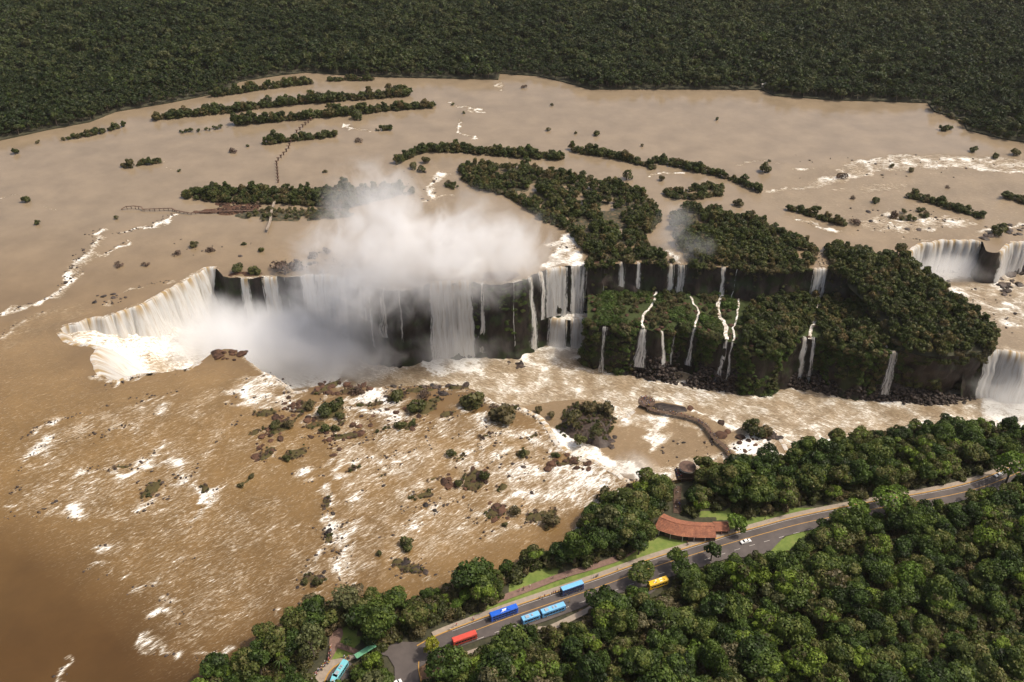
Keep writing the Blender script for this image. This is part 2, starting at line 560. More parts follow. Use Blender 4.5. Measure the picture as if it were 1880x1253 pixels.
M['rust'] = simple_mat("rusty_steel", (0.115, 0.068, 0.046), 0.8, 0.35, 0.8)
M['steel'] = simple_mat("grey_steel", (0.30, 0.28, 0.26), 0.5, 0.15, 1.0)
M['cream'] = simple_mat("cream_wall", (0.62, 0.54, 0.43), 0.85, 0.12, 0.5)
M['dark'] = simple_mat("dark_opening", (0.02, 0.018, 0.017), 0.5, 0.1, 1.0)
M['glass'] = simple_mat("tinted_glass", (0.018, 0.022, 0.028), 0.08, 0.1, 1.0)
M['tyre'] = simple_mat("tyre_rubber", (0.02, 0.02, 0.02), 0.9, 0.1, 3.0)
M['chrome'] = simple_mat("light_metal", (0.55, 0.55, 0.55), 0.3, 0.05, 3.0, 0.6)

# ------------------------------------------------------------------ levels: upper river 0, ledges -25, gorge -60
Z_MID, Z_LOW = -25.0, -60.0
RIM_THROAT = [(108, 607), (118, 600), (150, 592), (185, 585), (215, 578), (245, 566), (275, 552), (300, 538), (330, 522), (355, 505),
              (380, 493), (398, 494), (410, 508), (440, 511), (470, 511), (500, 509), (530, 509), (560, 506), (590, 504), (620, 508),
              (650, 518), (680, 530), (715, 534), (750, 532), (775, 526), (788, 520), (820, 519), (862, 517), (880, 521), (900, 524), (940, 520),
              (968, 512), (985, 503), (1000, 497), (1030, 492), (1060, 488), (1078, 489)]
RIM_UPPER = [(1078, 489), (1110, 487), (1140, 483), (1175, 483), (1195, 485), (1220, 487), (1262, 487), (1300, 491), (1330, 491),
             (1360, 496), (1420, 500), (1460, 498), (1495, 494), (1525, 494), (1550, 502), (1580, 505)]
RIM_RIGHT = [(1640, 490), (1655, 480), (1666, 469), (1686, 452), (1720, 444), (1755, 442), (1803, 443), (1812, 462), (1834, 464), (1854, 448), (1880, 446), (1960, 446), (2060, 450)]
RIM_NEAR = [(1215, 886), (1185, 890), (1150, 880), (1120, 862), (1085, 845), (1045, 830), (1020, 808), (1008, 785), (995, 768), (975, 756), (950, 748), (905, 738),
            (870, 716), (850, 711), (800, 706), (720, 708), (660, 710), (620, 712), (590, 708), (570, 712), (548, 720), (535, 716), (520, 704), (503, 690),
            (480, 682), (465, 668), (450, 655), (435, 646), (415, 641), (395, 646), (372, 662), (350, 676), (318, 682), (262, 686), (225, 695),
            (202, 700), (185, 690), (178, 672), (172, 655), (182, 640), (160, 632), (130, 630), (115, 618)]
RIM_BANK = [(2060, 800), (1900, 795), (1800, 790), (1700, 790), (1600, 800), (1530, 815), (1440, 842), (1340, 862), (1300, 868), (1250, 880)]


def rough(pts, amp=2.6, it=3):
    """break a rim line into smaller jogs; the same piece always breaks the same way"""
    out = [tuple(map(float, p)) for p in pts]
    for k in range(it):
        n = [out[0]]
        for a, b in zip(out[:-1], out[1:]):
            l = math.hypot(b[0] - a[0], b[1] - a[1])
            if l > 5:
                h = math.sin(a[0] * 12.9898 + a[1] * 78.233 + b[0] * 37.719 + b[1] * 11.131) * 43758.5453
                h = (h - math.floor(h) - .5) * 2 * min(amp, l * .16)
                n.append(((a[0] + b[0]) / 2 - (b[1] - a[1]) / l * h, (a[1] + b[1]) / 2 + (b[0] - a[0]) / l * h * .8))
            n.append(b)
        out = n
    return out


U_PX = rough(RIM_THROAT) + rough(RIM_UPPER)[1:] + rough(RIM_RIGHT) + RIM_BANK + rough(RIM_NEAR, 3.2)
U_POLY = WL(U_PX)

# front rims of the ledges, at their own level
FRONT_LEDGE = [(1078, 588), (1095, 598), (1130, 602), (1160, 604), (1180, 604), (1205, 612), (1230, 602), (1260, 600), (1290, 606), (1315, 622), (1345, 628),
               (1375, 640), (1410, 642), (1450, 630), (1475, 620), (1500, 620), (1540, 634), (1590, 650), (1630, 646), (1660, 648), (1700, 655), (1740, 656), (1780, 650),
               (1808, 644), (1835, 642), (1870, 650), (1960, 655), (2100, 660)]
TERRACE_EDGE = [(940, 752), (975, 744), (1010, 738), (1060, 733), (1105, 738), (1135, 748), (1150, 765), (1165, 752), (1180, 738), (1195, 735), (1230, 740), (1262, 747),
                (1300, 765), (1328, 784), (1345, 793), (1368, 780), (1400, 777), (1425, 795), (1440, 815), (1452, 840)]


def flow_angle(X, Y):
    return np.interp(Y, [380, 470, 560, 700], [math.radians(38), math.radians(12), math.radians(-15), math.radians(-35)])


# foam bands in the upper river: line, width, strength
FOAM = [
    ([(0, 618), (20, 600), (50, 585), (75, 572)], 9, .66), ([(3, 578), (34, 565), (69, 554), (100, 544), (112, 528), (127, 513), (151, 500)], 7, .85),
    ([(117, 513), (130, 489), (151, 472), (165, 462), (178, 438), (165, 431), (185, 421)], 8, .85), ([(213, 431), (240, 424), (275, 417), (299, 403), (325, 393)], 4, .9),
    ([(196, 465), (213, 455), (233, 443)], 4, .85), ([(199, 558), (213, 547), (247, 530), (285, 520), (309, 515)], 5, .68),
    ([(199, 716), (233, 697), (261, 690)], 5, .85), ([(175, 690), (205, 706)], 6, .8), ([(247, 743), (285, 726)], 5, .62),
    ([(285, 757), (309, 747)], 6, .85), ([(298, 731), (326, 716)], 4, .75), ([(41, 808), (69, 784), (96, 774)], 7, .85), ([(69, 825), (89, 805)], 7, .8),
    ([(96, 774), (180, 750), (275, 722)], 9, .45), ([(130, 808), (190, 792), (247, 777)], 8, .50), ([(185, 805), (213, 784)], 6, .65),
    ([(412, 716), (443, 729), (463, 702), (498, 684)], 9, .85), ([(429, 740), (480, 729), (528, 719)], 9, .88), ([(470, 745), (520, 735)], 8, .7), ([(485, 690), (520, 712)], 9, .8),
    ([(319, 692), (340, 682)], 4, .8), ([(398, 815), (443, 764)], 5, .55), ([(38, 868), (62, 834), (79, 820)], 8, .85), ([(24, 906), (45, 889)], 7, .6),
    ([(3, 941), (21, 951)], 6, .68), ([(69, 951), (93, 924), (114, 920)], 8, .65), ([(124, 937), (145, 955)], 8, .85),
    ([(162, 858), (193, 861), (221, 865), (270, 858), (311, 865), (339, 879)], 9, .92), ([(263, 848), (287, 827)], 8, .8), ([(249, 944), (276, 927), (287, 920)], 7, .75),
    ([(342, 896), (366, 848)], 6, .68), ([(363, 893), (390, 896), (383, 924)], 8, .85), ([(349, 975), (363, 948), (383, 924)], 6, .9), ([(187, 1007), (196, 1000)], 6, .85),
    ([(160, 1047), (172, 1040)], 6, .7), ([(190, 1058), (197, 1050)], 6, .75), ([(242, 1086), (263, 1076), (290, 1072)], 7, .88), ([(294, 1093), (314, 1100)], 8, .85), ([(225, 1062), (240, 1052)], 6, .7),
    ([(276, 1134), (297, 1124)], 7, .85), ([(270, 1172), (294, 1190), (318, 1200)], 6, .85), ([(328, 1214), (366, 1207), (408, 1197)], 5, .8), ([(325, 1148), (345, 1120)], 6, .6),
    ([(404, 1145), (412, 1140)], 6, .7), ([(339, 1029), (352, 1027)], 5, .7), ([(117, 1222), (128, 1252)], 3, .8), ([(594, 906), (601, 941), (639, 920)], 8, .85),
    ([(587, 965), (615, 972), (645, 958)], 8, .88), ([(567, 1041), (594, 1013), (622, 989)], 7, .8), ([(618, 1058), (640, 1076)], 7, .88), ([(511, 1114), (546, 1114), (567, 1093)], 4, .7),
    ([(620, 986), (623, 1045)], 6, .8), ([(751, 972), (758, 941), (782, 930), (806, 924)], 8, .85), ([(862, 951), (882, 958), (906, 948)], 7, .85), ([(870, 925), (866, 950)], 6, .8),
    ([(952, 965), (979, 958)], 6, .9), ([(1090, 972), (1121, 958), (1152, 913)], 9, .95), ([(672, 879), (679, 889), (703, 882)], 6, .85), ([(654, 733), (689, 727), (723, 743)], 13, .92),
    ([(690, 750), (720, 765)], 10, .85), ([(723, 716), (774, 708), (826, 712), (870, 718)], 5, .85), ([(888, 732), (905, 745)], 9, .92), ([(953, 752), (985, 766), (1008, 790), (1020, 815)], 8, 1.0),
    ([(785, 788), (840, 765)], 12, .6), ([(845, 800), (868, 785)], 10, .7), ([(881, 812), (929, 790), (963, 800)], 14, .74), ([(560, 885), (580, 880), (620, 860)], 7, .75), ([(618, 878), (632, 885)], 9, .9),
    ([(630, 850), (670, 840), (720, 835)], 8, .72), ([(540, 868), (560, 862)], 7, .8), ([(720, 840), (735, 820)], 6, .7), ([(590, 855), (605, 850)], 6, .8), ([(780, 800), (800, 820)], 9, .7),
    ([(880, 820), (885, 845), (878, 860)], 6, .85), ([(920, 790), (912, 830), (920, 860)], 8, .75), ([(785, 870), (788, 895)], 6, .8), ([(930, 910), (945, 900)], 8, .85),
    ([(545, 750), (565, 745)], 6, .8), ([(555, 775), (580, 765)], 5, .85), ([(500, 845), (512, 825)], 4, .8), ([(600, 740), (590, 760)], 6, .8),
    ([(1453, 309), (1500, 312)], 4, .75), ([(1638, 408), (1700, 402), (1755, 405)], 4, .85), ([(1463, 402), (1500, 415)], 6, .85), ([(1508, 419), (1542, 426)], 6, .9), ([(1610, 420), (1650, 415)], 5, .75),
    ([(822, 185), (840, 196), (881, 201)], 2.5, .92), ([(840, 220), (840, 237), (867, 254)], 3.5, .95), ([(865, 202), (888, 206)], 3, .8), ([(788, 364), (792, 336), (812, 316)], 6, .9),
    ([(768, 374), (826, 357)], 4, .8), ([(627, 226), (641, 237), (685, 242)], 2, .85), ([(1186, 326), (1214, 319), (1248, 319)], 4, .9), ([(915, 150), (912, 165)], 2.5, .75), ([(295, 299), (322, 312)], 2.5, .8),
    ([(80, 375), (105, 385)], 3, .6), ([(0, 360), (30, 362)], 3, .6), ([(1095, 435), (1075, 440)], 3, .8), ([(1505, 462), (1510, 490)], 7, .45), ([(1440, 300), (1400, 295), (1350, 300)], 2.5, .65),
    ([(1655, 435), (1690, 440)], 6, .6), ([(1800, 425), (1840, 420), (1880, 415)], 6, .8), ([(1232, 462), (1240, 484)], 5, .8), ([(1138, 465), (1140, 482)], 4, .85), ([(1330, 470), (1328, 490)], 4, .7),
]
FOAM += [([(1570, 296), (1620, 290), (1668, 284)], 5, .85), ([(1690, 290), (1760, 292), (1830, 298)], 6, .85), ([(1640, 300), (1700, 305), (1760, 306)], 5, .8), ([(1500, 330), (1560, 318)], 6, .85), ([(1420, 350), (1490, 340)], 5, .8), ([(1780, 308), (1880, 318)], 5, .85), ([(1600, 312), (1560, 325)], 4, .8), ([(1520, 350), (1560, 345)], 4, .6),
         ([(440, 700), (480, 695)], 8, .8), ([(452, 715), (500, 705)], 8, .85), ([(640, 745), (680, 755)], 9, .85), ([(700, 760), (735, 770)], 8, .85), ([(560, 800), (600, 795)], 5, .6), ([(830, 745), (850, 760)], 7, .75), ([(880, 770), (900, 785)], 8, .8),
         ([(655, 815), (690, 800)], 6, .6), ([(745, 830), (790, 815)], 8, .7), ([(700, 860), (740, 850)], 6, .65), ([(640, 905), (700, 895)], 8, .6), ([(820, 925), (850, 915)], 7, .7), ([(700, 985), (730, 975)], 6, .55), ([(660, 1010), (640, 1040)], 6, .6), ([(790, 1060), (830, 1050)], 5, .55),
         ([(960, 800), (990, 815)], 9, .8), ([(900, 850), (930, 835)], 10, .8), ([(850, 835), (880, 825)], 7, .7), ([(620, 1020), (640, 1000)], 7, .75), ([(770, 965), (800, 945)], 7, .65), ([(880, 990), (905, 975)], 6, .6), ([(505, 690), (535, 710)], 8, .85), ([(585, 725), (605, 735)], 6, .8), ([(540, 760), (560, 750)], 5, .85)]
FOAM_AREA = [
    ([(560, 740), (700, 745), (860, 760), (1000, 772), (1020, 830), (1080, 870), (1060, 950), (900, 985), (760, 1050), (610, 1075), (590, 960), (640, 880), (590, 830)], .55), ([(30, 800), (160, 760), (330, 720), (420, 700), (430, 780), (380, 900), (330, 980), (160, 960), (20, 950)], .49),
    ([(150, 1000), (260, 960), (420, 900), (520, 900), (560, 1000), (520, 1090), (400, 1190), (290, 1180), (250, 1080)], .42), ([(410, 700), (500, 682), (560, 720), (600, 745), (520, 760), (430, 750)], .62),
    ([(920, 861), (952, 841), (1000, 846), (1030, 840), (1060, 842), (1138, 876), (1150, 905), (1086, 948), (1017, 934), (965, 924), (931, 889)], .76),
    ([(1395, 352), (1470, 335), (1530, 315), (1560, 295), (1670, 280), (1760, 283), (1900, 290), (1900, 322), (1800, 312), (1700, 314), (1620, 316), (1560, 332), (1500, 347), (1400, 360)], .62),
    ([(1560, 400), (1620, 390), (1760, 395), (1800, 410), (1760, 425), (1640, 430), (1580, 420)], .60), ([(1560, 340), (1660, 330), (1660, 350), (1580, 362)], .5),
    ([(838, 512), (850, 475), (870, 465), (895, 465), (884, 490), (872, 518)], .92), ([(990, 500), (1005, 445), (1030, 425), (1065, 430), (1078, 470), (1080, 488)], .84),
    ([(1060, 440), (1080, 420), (1085, 440)], .6), ([(0, 590), (110, 548), (200, 560), (110, 605), (60, 625), (0, 660)], .40),
    ([(1040, 985), (1100, 930), (1160, 905), (1150, 940), (1100, 985)], .8),
]
FLECK_AREA = [
    ([(-60, 620), (110, 560), (260, 560), (110, 605), (185, 700), (400, 660), (470, 690), (560, 730), (700, 790), (1000, 770), (1060, 840), (1150, 890), (1060, 960), (1000, 1010), (760, 1100),
      (560, 1130), (400, 1215), (300, 1215), (260, 1130), (150, 1040), (30, 960), (-60, 960)], 1.0),
    ([(1380, 360), (1450, 310), (1570, 290), (1900, 280), (1900, 440), (1660, 465), (1560, 430), (1450, 410)], .7),
    ([(110, 540), (180, 420), (420, 430), (640, 420), (640, 500), (400, 500), (330, 520), (240, 565)], .22),
    ([(780, 300), (830, 300), (840, 380), (1010, 430), (1000, 500), (780, 515), (700, 400)], .6),
]
FIELD_Z = {}


def foam_field(X, Y, lines, areas, z):
    ang = flow_angle(X, Y)
    cx, cy_ = np.cos(ang), np.sin(ang)
    F = np.zeros_like(X)
    jit = (fbm(X * 0.09, Y * 0.09, seed=91, oct=3) - 0.5)
    jit2 = (fbm(X * 0.09, Y * 0.09, seed=57, oct=3) - 0.5)
    Xj, Yj = X + jit * 16, Y + jit2 * 16
    mod = 0.55 + 0.95 * fbm(X * 0.13, Y * 0.13, seed=31, oct=3)
    for pts, w, f in lines:
        wm = w / S(pts[0][0], pts[0][1], z) * 1.75
        wl = WL(pts, z)
        xs = [p[0] for p in wl]; ys = [p[1] for p in wl]
        m = (X > min(xs) - 40) & (X < max(xs) + 40) & (Y > min(ys) - 40) & (Y < max(ys) + 40)
        if not m.any(): continue
        d, qx, qy = nearest(Xj[m], Yj[m], wl)
        dx, dy = Xj[m] - qx, Yj[m] - qy
        al = dx * cx[m] + dy * cy_[m]
        ac = -dx * cy_[m] + dy * cx[m]
        al = np.where(al > 0, al * 0.38, al * 1.7)
        dd = np.sqrt(al * al + ac * ac)
        val = f * np.clip(1.2 - dd / wm, 0, 1) * mod[m]
        F[m] = np.maximum(F[m], val)
    for poly, f in areas:
        wl = WL(poly, z)
        ins = inpoly(Xj, Yj, wl)
        d, _, _ = nearest(Xj, Yj, wl, True)
        F = np.where(ins, np.maximum(F, f * np.clip(.3 + d / 6, 0, 1) * mod), F)
    return F


def soft_areas(X, Y, areas, z, blur=14.0):
    R = np.zeros_like(X)
    for poly, f in areas:
        wl = WL(poly, z)
        ins = inpoly(X, Y, wl)
        d, _, _ = nearest(X, Y, wl, True)
        sd = np.where(ins, d, -d)
        R = np.maximum(R, f * np.clip(0.5 + sd / (2 * blur), 0, 1))
    return R


def grid_sheet(x0, x1, y0, y1, c, keep, snap_poly=None):
    """quads of size c whose centres satisfy keep(); border points pulled on to snap_poly"""
    nx, ny = int((x1 - x0) / c), int((y1 - y0) / c)
    gx = x0 + np.arange(nx + 1) * c; gy = y0 + np.arange(ny + 1) * c
    X, Y = np.meshgrid(gx, gy)
    cx_ = X[:-1, :-1] + c / 2; cy_ = Y[:-1, :-1] + c / 2
    K = keep(cx_, cy_)
    idx = np.arange((nx + 1) * (ny + 1)).reshape(ny + 1, nx + 1)
    q = np.stack([idx[:-1, :-1][K], idx[:-1, 1:][K], idx[1:, 1:][K], idx[1:, :-1][K]], 1)
    used = np.unique(q)
    remap = np.full(idx.size, -1); remap[used] = np.arange(len(used))
    q = remap[q]
    x = X.ravel()[used].copy(); y = Y.ravel()[used].copy()
    if snap_poly is not None:
        cnt = np.bincount(q.ravel(), minlength=len(used))
        bd = np.where(cnt < 4)[0]
        d, qx, qy = nearest(x[bd], y[bd], snap_poly, True)
        m = d < c * 1.3
        x[bd[m]] = qx[m]; y[bd[m]] = qy[m]
    return x, y, q


def in_view(X, Y, z, margin=70):
    zc = Y * CP + (CAM_H - z) * SP
    u = CX + F_PX * X / zc
    v = CY - F_PX * (Y * SP - (CAM_H - z) * CP) / zc
    mg = margin * 3
    return (u > -mg) & (u < 1880 + mg) & (v < 1253 + mg * 0.8) & (v > -60)


def water_sheet(name, x, y, q, z, F, shallow, fleck, amp, label, turn=None):
    zz = z + (fbm(x * 0.11, y * 0.11, seed=3, oct=3) - 0.5) * (0.25 + amp * np.clip(F + 0.35 * fleck, 0, 1))
    me = mesh_np(name, np.stack([x, y, zz], 1), q, True)
    attr(me, "foam", F); attr(me, "shallow", np.clip(shallow, 0, 1)); attr(me, "fleck", np.clip(fleck, 0, 1))
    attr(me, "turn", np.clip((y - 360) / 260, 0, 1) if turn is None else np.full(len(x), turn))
    o = link(name, me, M['water'])
    return tag(o, label, "water", kind="structure")


# bedrock far below everything, then the land behind the river
def big_sheet(name, pts, z, mat, label, cat):
    me = bpy.data.meshes.new(name)
    me.from_pydata([(p[0], p[1], z) for p in pts], [], [list(range(len(pts)))])
    o = link(name, me, mat)
    return tag(o, label, cat, kind="structure")


big_sheet("ground", [(-9000, -3000), (9000, -3000), (9000, 12000), (-9000, 12000)], -66.0, M['rock_dark'], "wide dark rock base under the whole river valley", "ground")

# ------------------------------------------------------------------ upper river
C = 2.4
x, y, q = grid_sheet(-640, 640, 120, 1040, C, lambda X, Y: in_view(X, Y, 0) & ~inpoly(X, Y, U_POLY), U_POLY)
F = foam_field(x, y, FOAM, FOAM_AREA, 0.0)
# broken white edge where the water bends over the rim
dr, _, _ = nearest(x, y, WL(RIM_THROAT[:33]))
F = np.maximum(F, 0.72 * np.clip(1 - dr / 7, 0, 1) * (0.4 + 1.1 * fbm(x * 0.08, y * 0.08, seed=5, oct=2)))
dn, _, _ = nearest(x, y, WL(RIM_NEAR[3:]))
F = np.maximum(F, 0.70 * np.clip(1 - dn / 6, 0, 1) * (0.2 + 1.2 * fbm(x * 0.07, y * 0.07, seed=8, oct=2)))
dn2, _, _ = nearest(x, y, WL(RIM_NEAR[:12]))
F = np.maximum(F, 0.95 * np.clip(1 - dn2 / 8, 0, 1))
fl = soft_areas(x, y, FLECK_AREA, 0.0)
F = np.maximum(F, fl * np.clip(0.20 + .9 * (fbm(x * 0.022, y * 0.022, seed=21, oct=3) - 0.46) + .7 * (fbm(x * .12, y * .12, seed=22, oct=2) - .5), 0.05, .5))
sh = 0.46 + 0.45 * fl + 0.5 * np.clip((y - 430) / 200, 0, 1) - .5 * np.clip((330 - y) / 110, 0, 1) * (x < -60) + 0.25 * (fbm(x * .012, y * .012, seed=4, oct=3) - .5)  # upper reach raised to the lighter tone: sky reflection put into the colour
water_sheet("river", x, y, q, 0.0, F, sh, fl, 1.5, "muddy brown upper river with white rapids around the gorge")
river_far = [(-3500, 300), (-640, 300), (-640, 1040), (640, 1040), (640, 300), (3500, 300), (3500, 1100), (-3500, 1100)]
o = big_sheet("river", river_far, -0.3, M['water'], "calm brown upper river beyond the sides of the view", "water")
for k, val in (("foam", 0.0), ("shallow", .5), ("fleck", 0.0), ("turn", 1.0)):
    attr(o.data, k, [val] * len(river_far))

# ------------------------------------------------------------------ gorge water
GORGE_LINES = [([(1010, 700), (1100, 715), (1200, 740)], 16, .66), ([(1180, 700), (1260, 735), (1330, 750)], 14, .62), ([(930, 650), (990, 670)], 10, .85), ([(1330, 700), (1480, 730), (1600, 745)], 10, .62),
               ([(1040, 655), (1120, 680), (1190, 700)], 14, .62), ([(1230, 745), (1280, 760), (1330, 785), (1370, 800)], 7, .95), ([(700, 690), (850, 700), (960, 710)], 16, .6), ([(1600, 735), (1720, 745), (1800, 750)], 10, .75),
               ([(1380, 760), (1480, 765), (1560, 770)], 12, .58), ([(980, 640), (1060, 645)], 12, .95), ([(640, 670), (760, 672)], 12, .6), ([(1440, 800), (1480, 790), (1500, 780)], 9, .7), ([(1640, 712), (1655, 722)], 5, .8)]
GORGE_AREA = [([(100, 560), (640, 560), (640, 720), (100, 720)], .95), ([(770, 620), (880, 620), (900, 690), (770, 690)], .85), ([(1790, 690), (2000, 690), (2000, 800), (1790, 790)], .9),
              ([(640, 600), (1460, 690), (1820, 720), (1800, 800), (1400, 830), (900, 760), (640, 730)], .58)]
GP = WL([(60, 480), (1000, 400), (1700, 560), (2100, 560), (2100, 830), (1400, 900), (900, 800), (100, 740)], Z_LOW)
x, y, q = grid_sheet(-330, 480, 330, 640, 2.0, lambda X, Y: inpoly(X, Y, GP))
F = foam_field(x, y, GORGE_LINES, GORGE_AREA, Z_LOW)
fl = np.full_like(x, .9)
F = np.clip(F * 1.12, 0, 1)
water_sheet("gorge_water", x, y, q, Z_LOW, F, 1.0 + 0 * x, fl, 2.4, "pale brown churning water running through the gorge", turn=0.8)

# the head of the horseshoe: water foaming down a steep ramp before it reaches the gorge floor
hx0, hx1 = W(130, 620)[0], W(455, 600)[0]
HEAD = WL([(100, 600), (260, 540), (400, 480), (470, 500), (470, 720), (180, 720), (100, 640)], 0)
x, y, q = grid_sheet(-310, -120, 380, 570, 1.8, lambda X, Y: inpoly(X, Y, HEAD) & inpoly(X, Y, U_POLY))
du, _, _ = nearest(x, y, U_POLY, True)
tt = np.clip((x - hx0) / (hx1 - hx0), 0, 1)
F = .56 + .55 * fbm(x * .06, y * .06, seed=71, oct=3) + .1 * tt
zr = -5 - 52 * tt ** 1.15 - np.clip(du * .25, 0, 6) + (fbm(x * .09, y * .05, seed=72, oct=4) - .5) * 7
o = water_sheet("white_ramp_water", x, y, q, 0.0, F, 1 + 0 * x, 1 + 0 * x, 3.0, "white water tumbling down the head of the horseshoe", turn=.35)
co = np.zeros(len(x) * 3, np.float32); o.data.vertices.foreach_get("co", co); co[2::3] += zr.astype(np.float32); o.data.vertices.foreach_set("co", co); o.data.update()

# ------------------------------------------------------------------ rock walls
def smooth_line(pts, step, it=1):
    out = [Vector((p[0], p[1])) for p in pts]
    for _ in range(it):
        n = [out[0]]
        for a, b in zip(out[:-1], out[1:]):
            n += [a * .75 + b * .25, a * .25 + b * .75]
        out = n + [out[-1]]
    res = [out[0]]; acc = 0.0
    for a, b in zip(out[:-1], out[1:]):
        l = (b - a).length
        while acc + l >= step:
            t = (step - acc) / l
            a = a + (b - a) * t; l = (b - a).length; res.append(a); acc = 0.0
        acc += l
    res.append(out[-1])
    return np.array([(p.x, p.y) for p in res])


def side_normals(P, side):
    T = np.gradient(P, axis=0)
    T = T / (np.linalg.norm(T, axis=1, keepdims=True) + 1e-9)
    Nn = np.stack([T[:, 1], -T[:, 0]], 1) * side
    for _ in range(6):
        Nn[1:-1] = (Nn[:-2] + 2 * Nn[1:-1] + Nn[2:]) / 4
        Nn /= np.linalg.norm(Nn, axis=1, keepdims=True) + 1e-9
    return Nn


def cliff(name, line, ztop, zbot, side, mat, label, amp=2.6, flare=4.0, step=2.0, seed=0, top_drop=0.25, it=0, inset=0.4):
    P = smooth_line(line, step, it)
    Nn = side_normals(P, side)
    zt = np.full(len(P), ztop, float) if np.isscalar(ztop) else np.interp(np.linspace(0, 1, len(P)), np.linspace(0, 1, len(ztop)), ztop)
    rows = max(4, int((zt.max() - zbot) / 2.2))
    V = []
    al = np.arange(len(P)) * step
    for r in range(rows + 1):
        t = r / rows
        z = (zt - top_drop) * (1 - t) + zbot * t
        led = np.floor(t * 4 + 0.6 * fbm(al * 0.03, al * 0, seed=seed + 3, oct=2)) * 0.55
        d = (fbm(P[:, 0] * .10, P[:, 1] * .10, z * .13, seed=seed, oct=4) - .5) * 2 * amp * min(1, t * 3 + .15) \
            + (fbm(al * .30, z * .03, seed=seed + 7, oct=3) - .5) * 3.2 * min(1, t * 4 + .1) + flare * t ** 2.2 + led * min(1, t * 2)
        d = np.maximum(d, -0.2) - inset
        V.append(np.stack([P[:, 0] + Nn[:, 0] * d, P[:, 1] + Nn[:, 1] * d, z], 1))
    V = np.concatenate(V); n = len(P)
    i = np.arange(n - 1); Q = []
    for r in range(rows):
        a = r * n + i
        Q.append(np.stack([a, a + 1, a + n + 1, a + n], 1))
    me = mesh_np(name, V, np.concatenate(Q), False)
    return tag(link(name, me, mat), label, "cliff", kind="structure")


cliff("cliff", WL(rough(RIM_THROAT)), 0, Z_LOW - 2, 1, M['cliff'], "dark wet rock wall behind the great horseshoe falls", seed=1, amp=3.4, flare=5)
cliff("cliff", WL(rough(RIM_UPPER)), 0, Z_MID - 3, 1, M['cliff'], "low dark upper rock wall under the wooded rim", seed=20, flare=2.5)
cliff("cliff", WL(rough(RIM_RIGHT)), 0, Z_MID - 3, 1, M['cliff'], "rock wall under the curved falls at far right", seed=30, flare=2.0)
cliff("cliff", WL(rough(RIM_NEAR[12:], 3.2)), 0, Z_LOW - 2, 1, M['cliff'], "rock wall under the near lip of the gorge", seed=40, flare=3.0)
cliff("cliff", WL(rough(RIM_NEAR[:13], 3.2)), 0, Z_LOW - 2, 1, M['cliff'], "rock step beside the observation terrace", seed=45, flare=2.0)
cliff("cliff", WL(RIM_BANK), 0, Z_LOW - 2, 1, M['cliff'], "rocky drop below the wooded near bank", seed=50, flare=6.0)

# ------------------------------------------------------------------ ledges and the wooded block between them
def land(name, poly, zfun, mat, label, cat, c=3.0, grass=None, soil=None, extra=None, kind="structure"):
    xs = [p[0] for p in poly]; ys = [p[1] for p in poly]
    def keep(X, Y):
        d, _, _ = nearest(X, Y, poly, True)
        return inpoly(X, Y, poly)
    x, y, q = grid_sheet(min(xs) - c, max(xs) + c, min(ys) - c, max(ys) + c, c, keep, poly)
    d, _, _ = nearest(x, y, poly, True)
    d = np.where(inpoly(x, y, poly), d, 0)
    z = zfun(x, y, d)
    me = mesh_np(name, np.stack([x, y, z], 1), q, True)
    attr(me, "grass", np.zeros(len(x)) if grass is None else grass(x, y)); attr(me, "soil", np.zeros(len(x)) if soil is None else soil(x, y))
    o = link(name, me, mat)
    return tag(o, label, cat, kind=kind)


FRONT_R = rough(FRONT_LEDGE[:20], 4.0)
LEDGE_POLY = WL(FRONT_R, Z_MID) + [W(1680, 640, Z_MID), W(1640, 500, -5), W(1590, 488, 0), W(1300, 480, 0), W(1082, 478, 0)]


def ledge_z(x, y, d):
    return Z_MID + (fbm(x * .06, y * .06, seed=61, oct=4) - .45) * 7 * np.clip(d / 10, 0.1, 1) + np.clip((y - 500) / 60, 0, 1) * 3


land("ledge_terrain", LEDGE_POLY, ledge_z, M['plateau'], "rocky green shelf between the upper and lower small falls", "ledge", c=2.2)
cliff("cliff", WL(FRONT_R, Z_MID), Z_MID, Z_LOW - 2, 1, M['cliff'], "dark lower rock wall behind the boulder slope", seed=70, flare=3.0, inset=-0.4, amp=3.2)

BLOCK_PX = [((1545, 470), 1), ((1600, 478), 1), ((1655, 482), 1), ((1700, 512), -6), ((1745, 560), -14), ((1795, 602), -20), ((1822, 630), -24), ((1815, 648), -24), ((1780, 652), -24),
            ((1740, 658), -24), ((1700, 657), -24), ((1655, 648), -24), ((1640, 630), -22), ((1615, 585), -14), ((1590, 545), -6), ((1560, 512), 0)]
BLOCK_POLY = [W(p[0], p[1], z) for p, z in BLOCK_PX]
by = [p[1] for p in BLOCK_POLY]


def block_z(x, y, d):
    t = np.clip((max(by) - 12 - y) / (max(by) - min(by) - 12), 0, 1)
    return 1.5 - 25 * t ** 0.85 + np.clip(d / 9, 0, 1) * 4 + (fbm(x * .05, y * .05, seed=63, oct=3) - .5) * 4


land("headland_terrain", BLOCK_POLY, block_z, M['ground'], "wooded headland sloping down to the gorge at right", "headland", c=3.0)
cliff("cliff", BLOCK_POLY[3:15], [-6, -14, -20, -23, -23, -23, -23, -23, -23, -21, -14, -6], Z_LOW - 2, 1, M['cliff'], "tall dark rock wall under the wooded headland", seed=80, flare=7.0, step=2.2, amp=4.0)

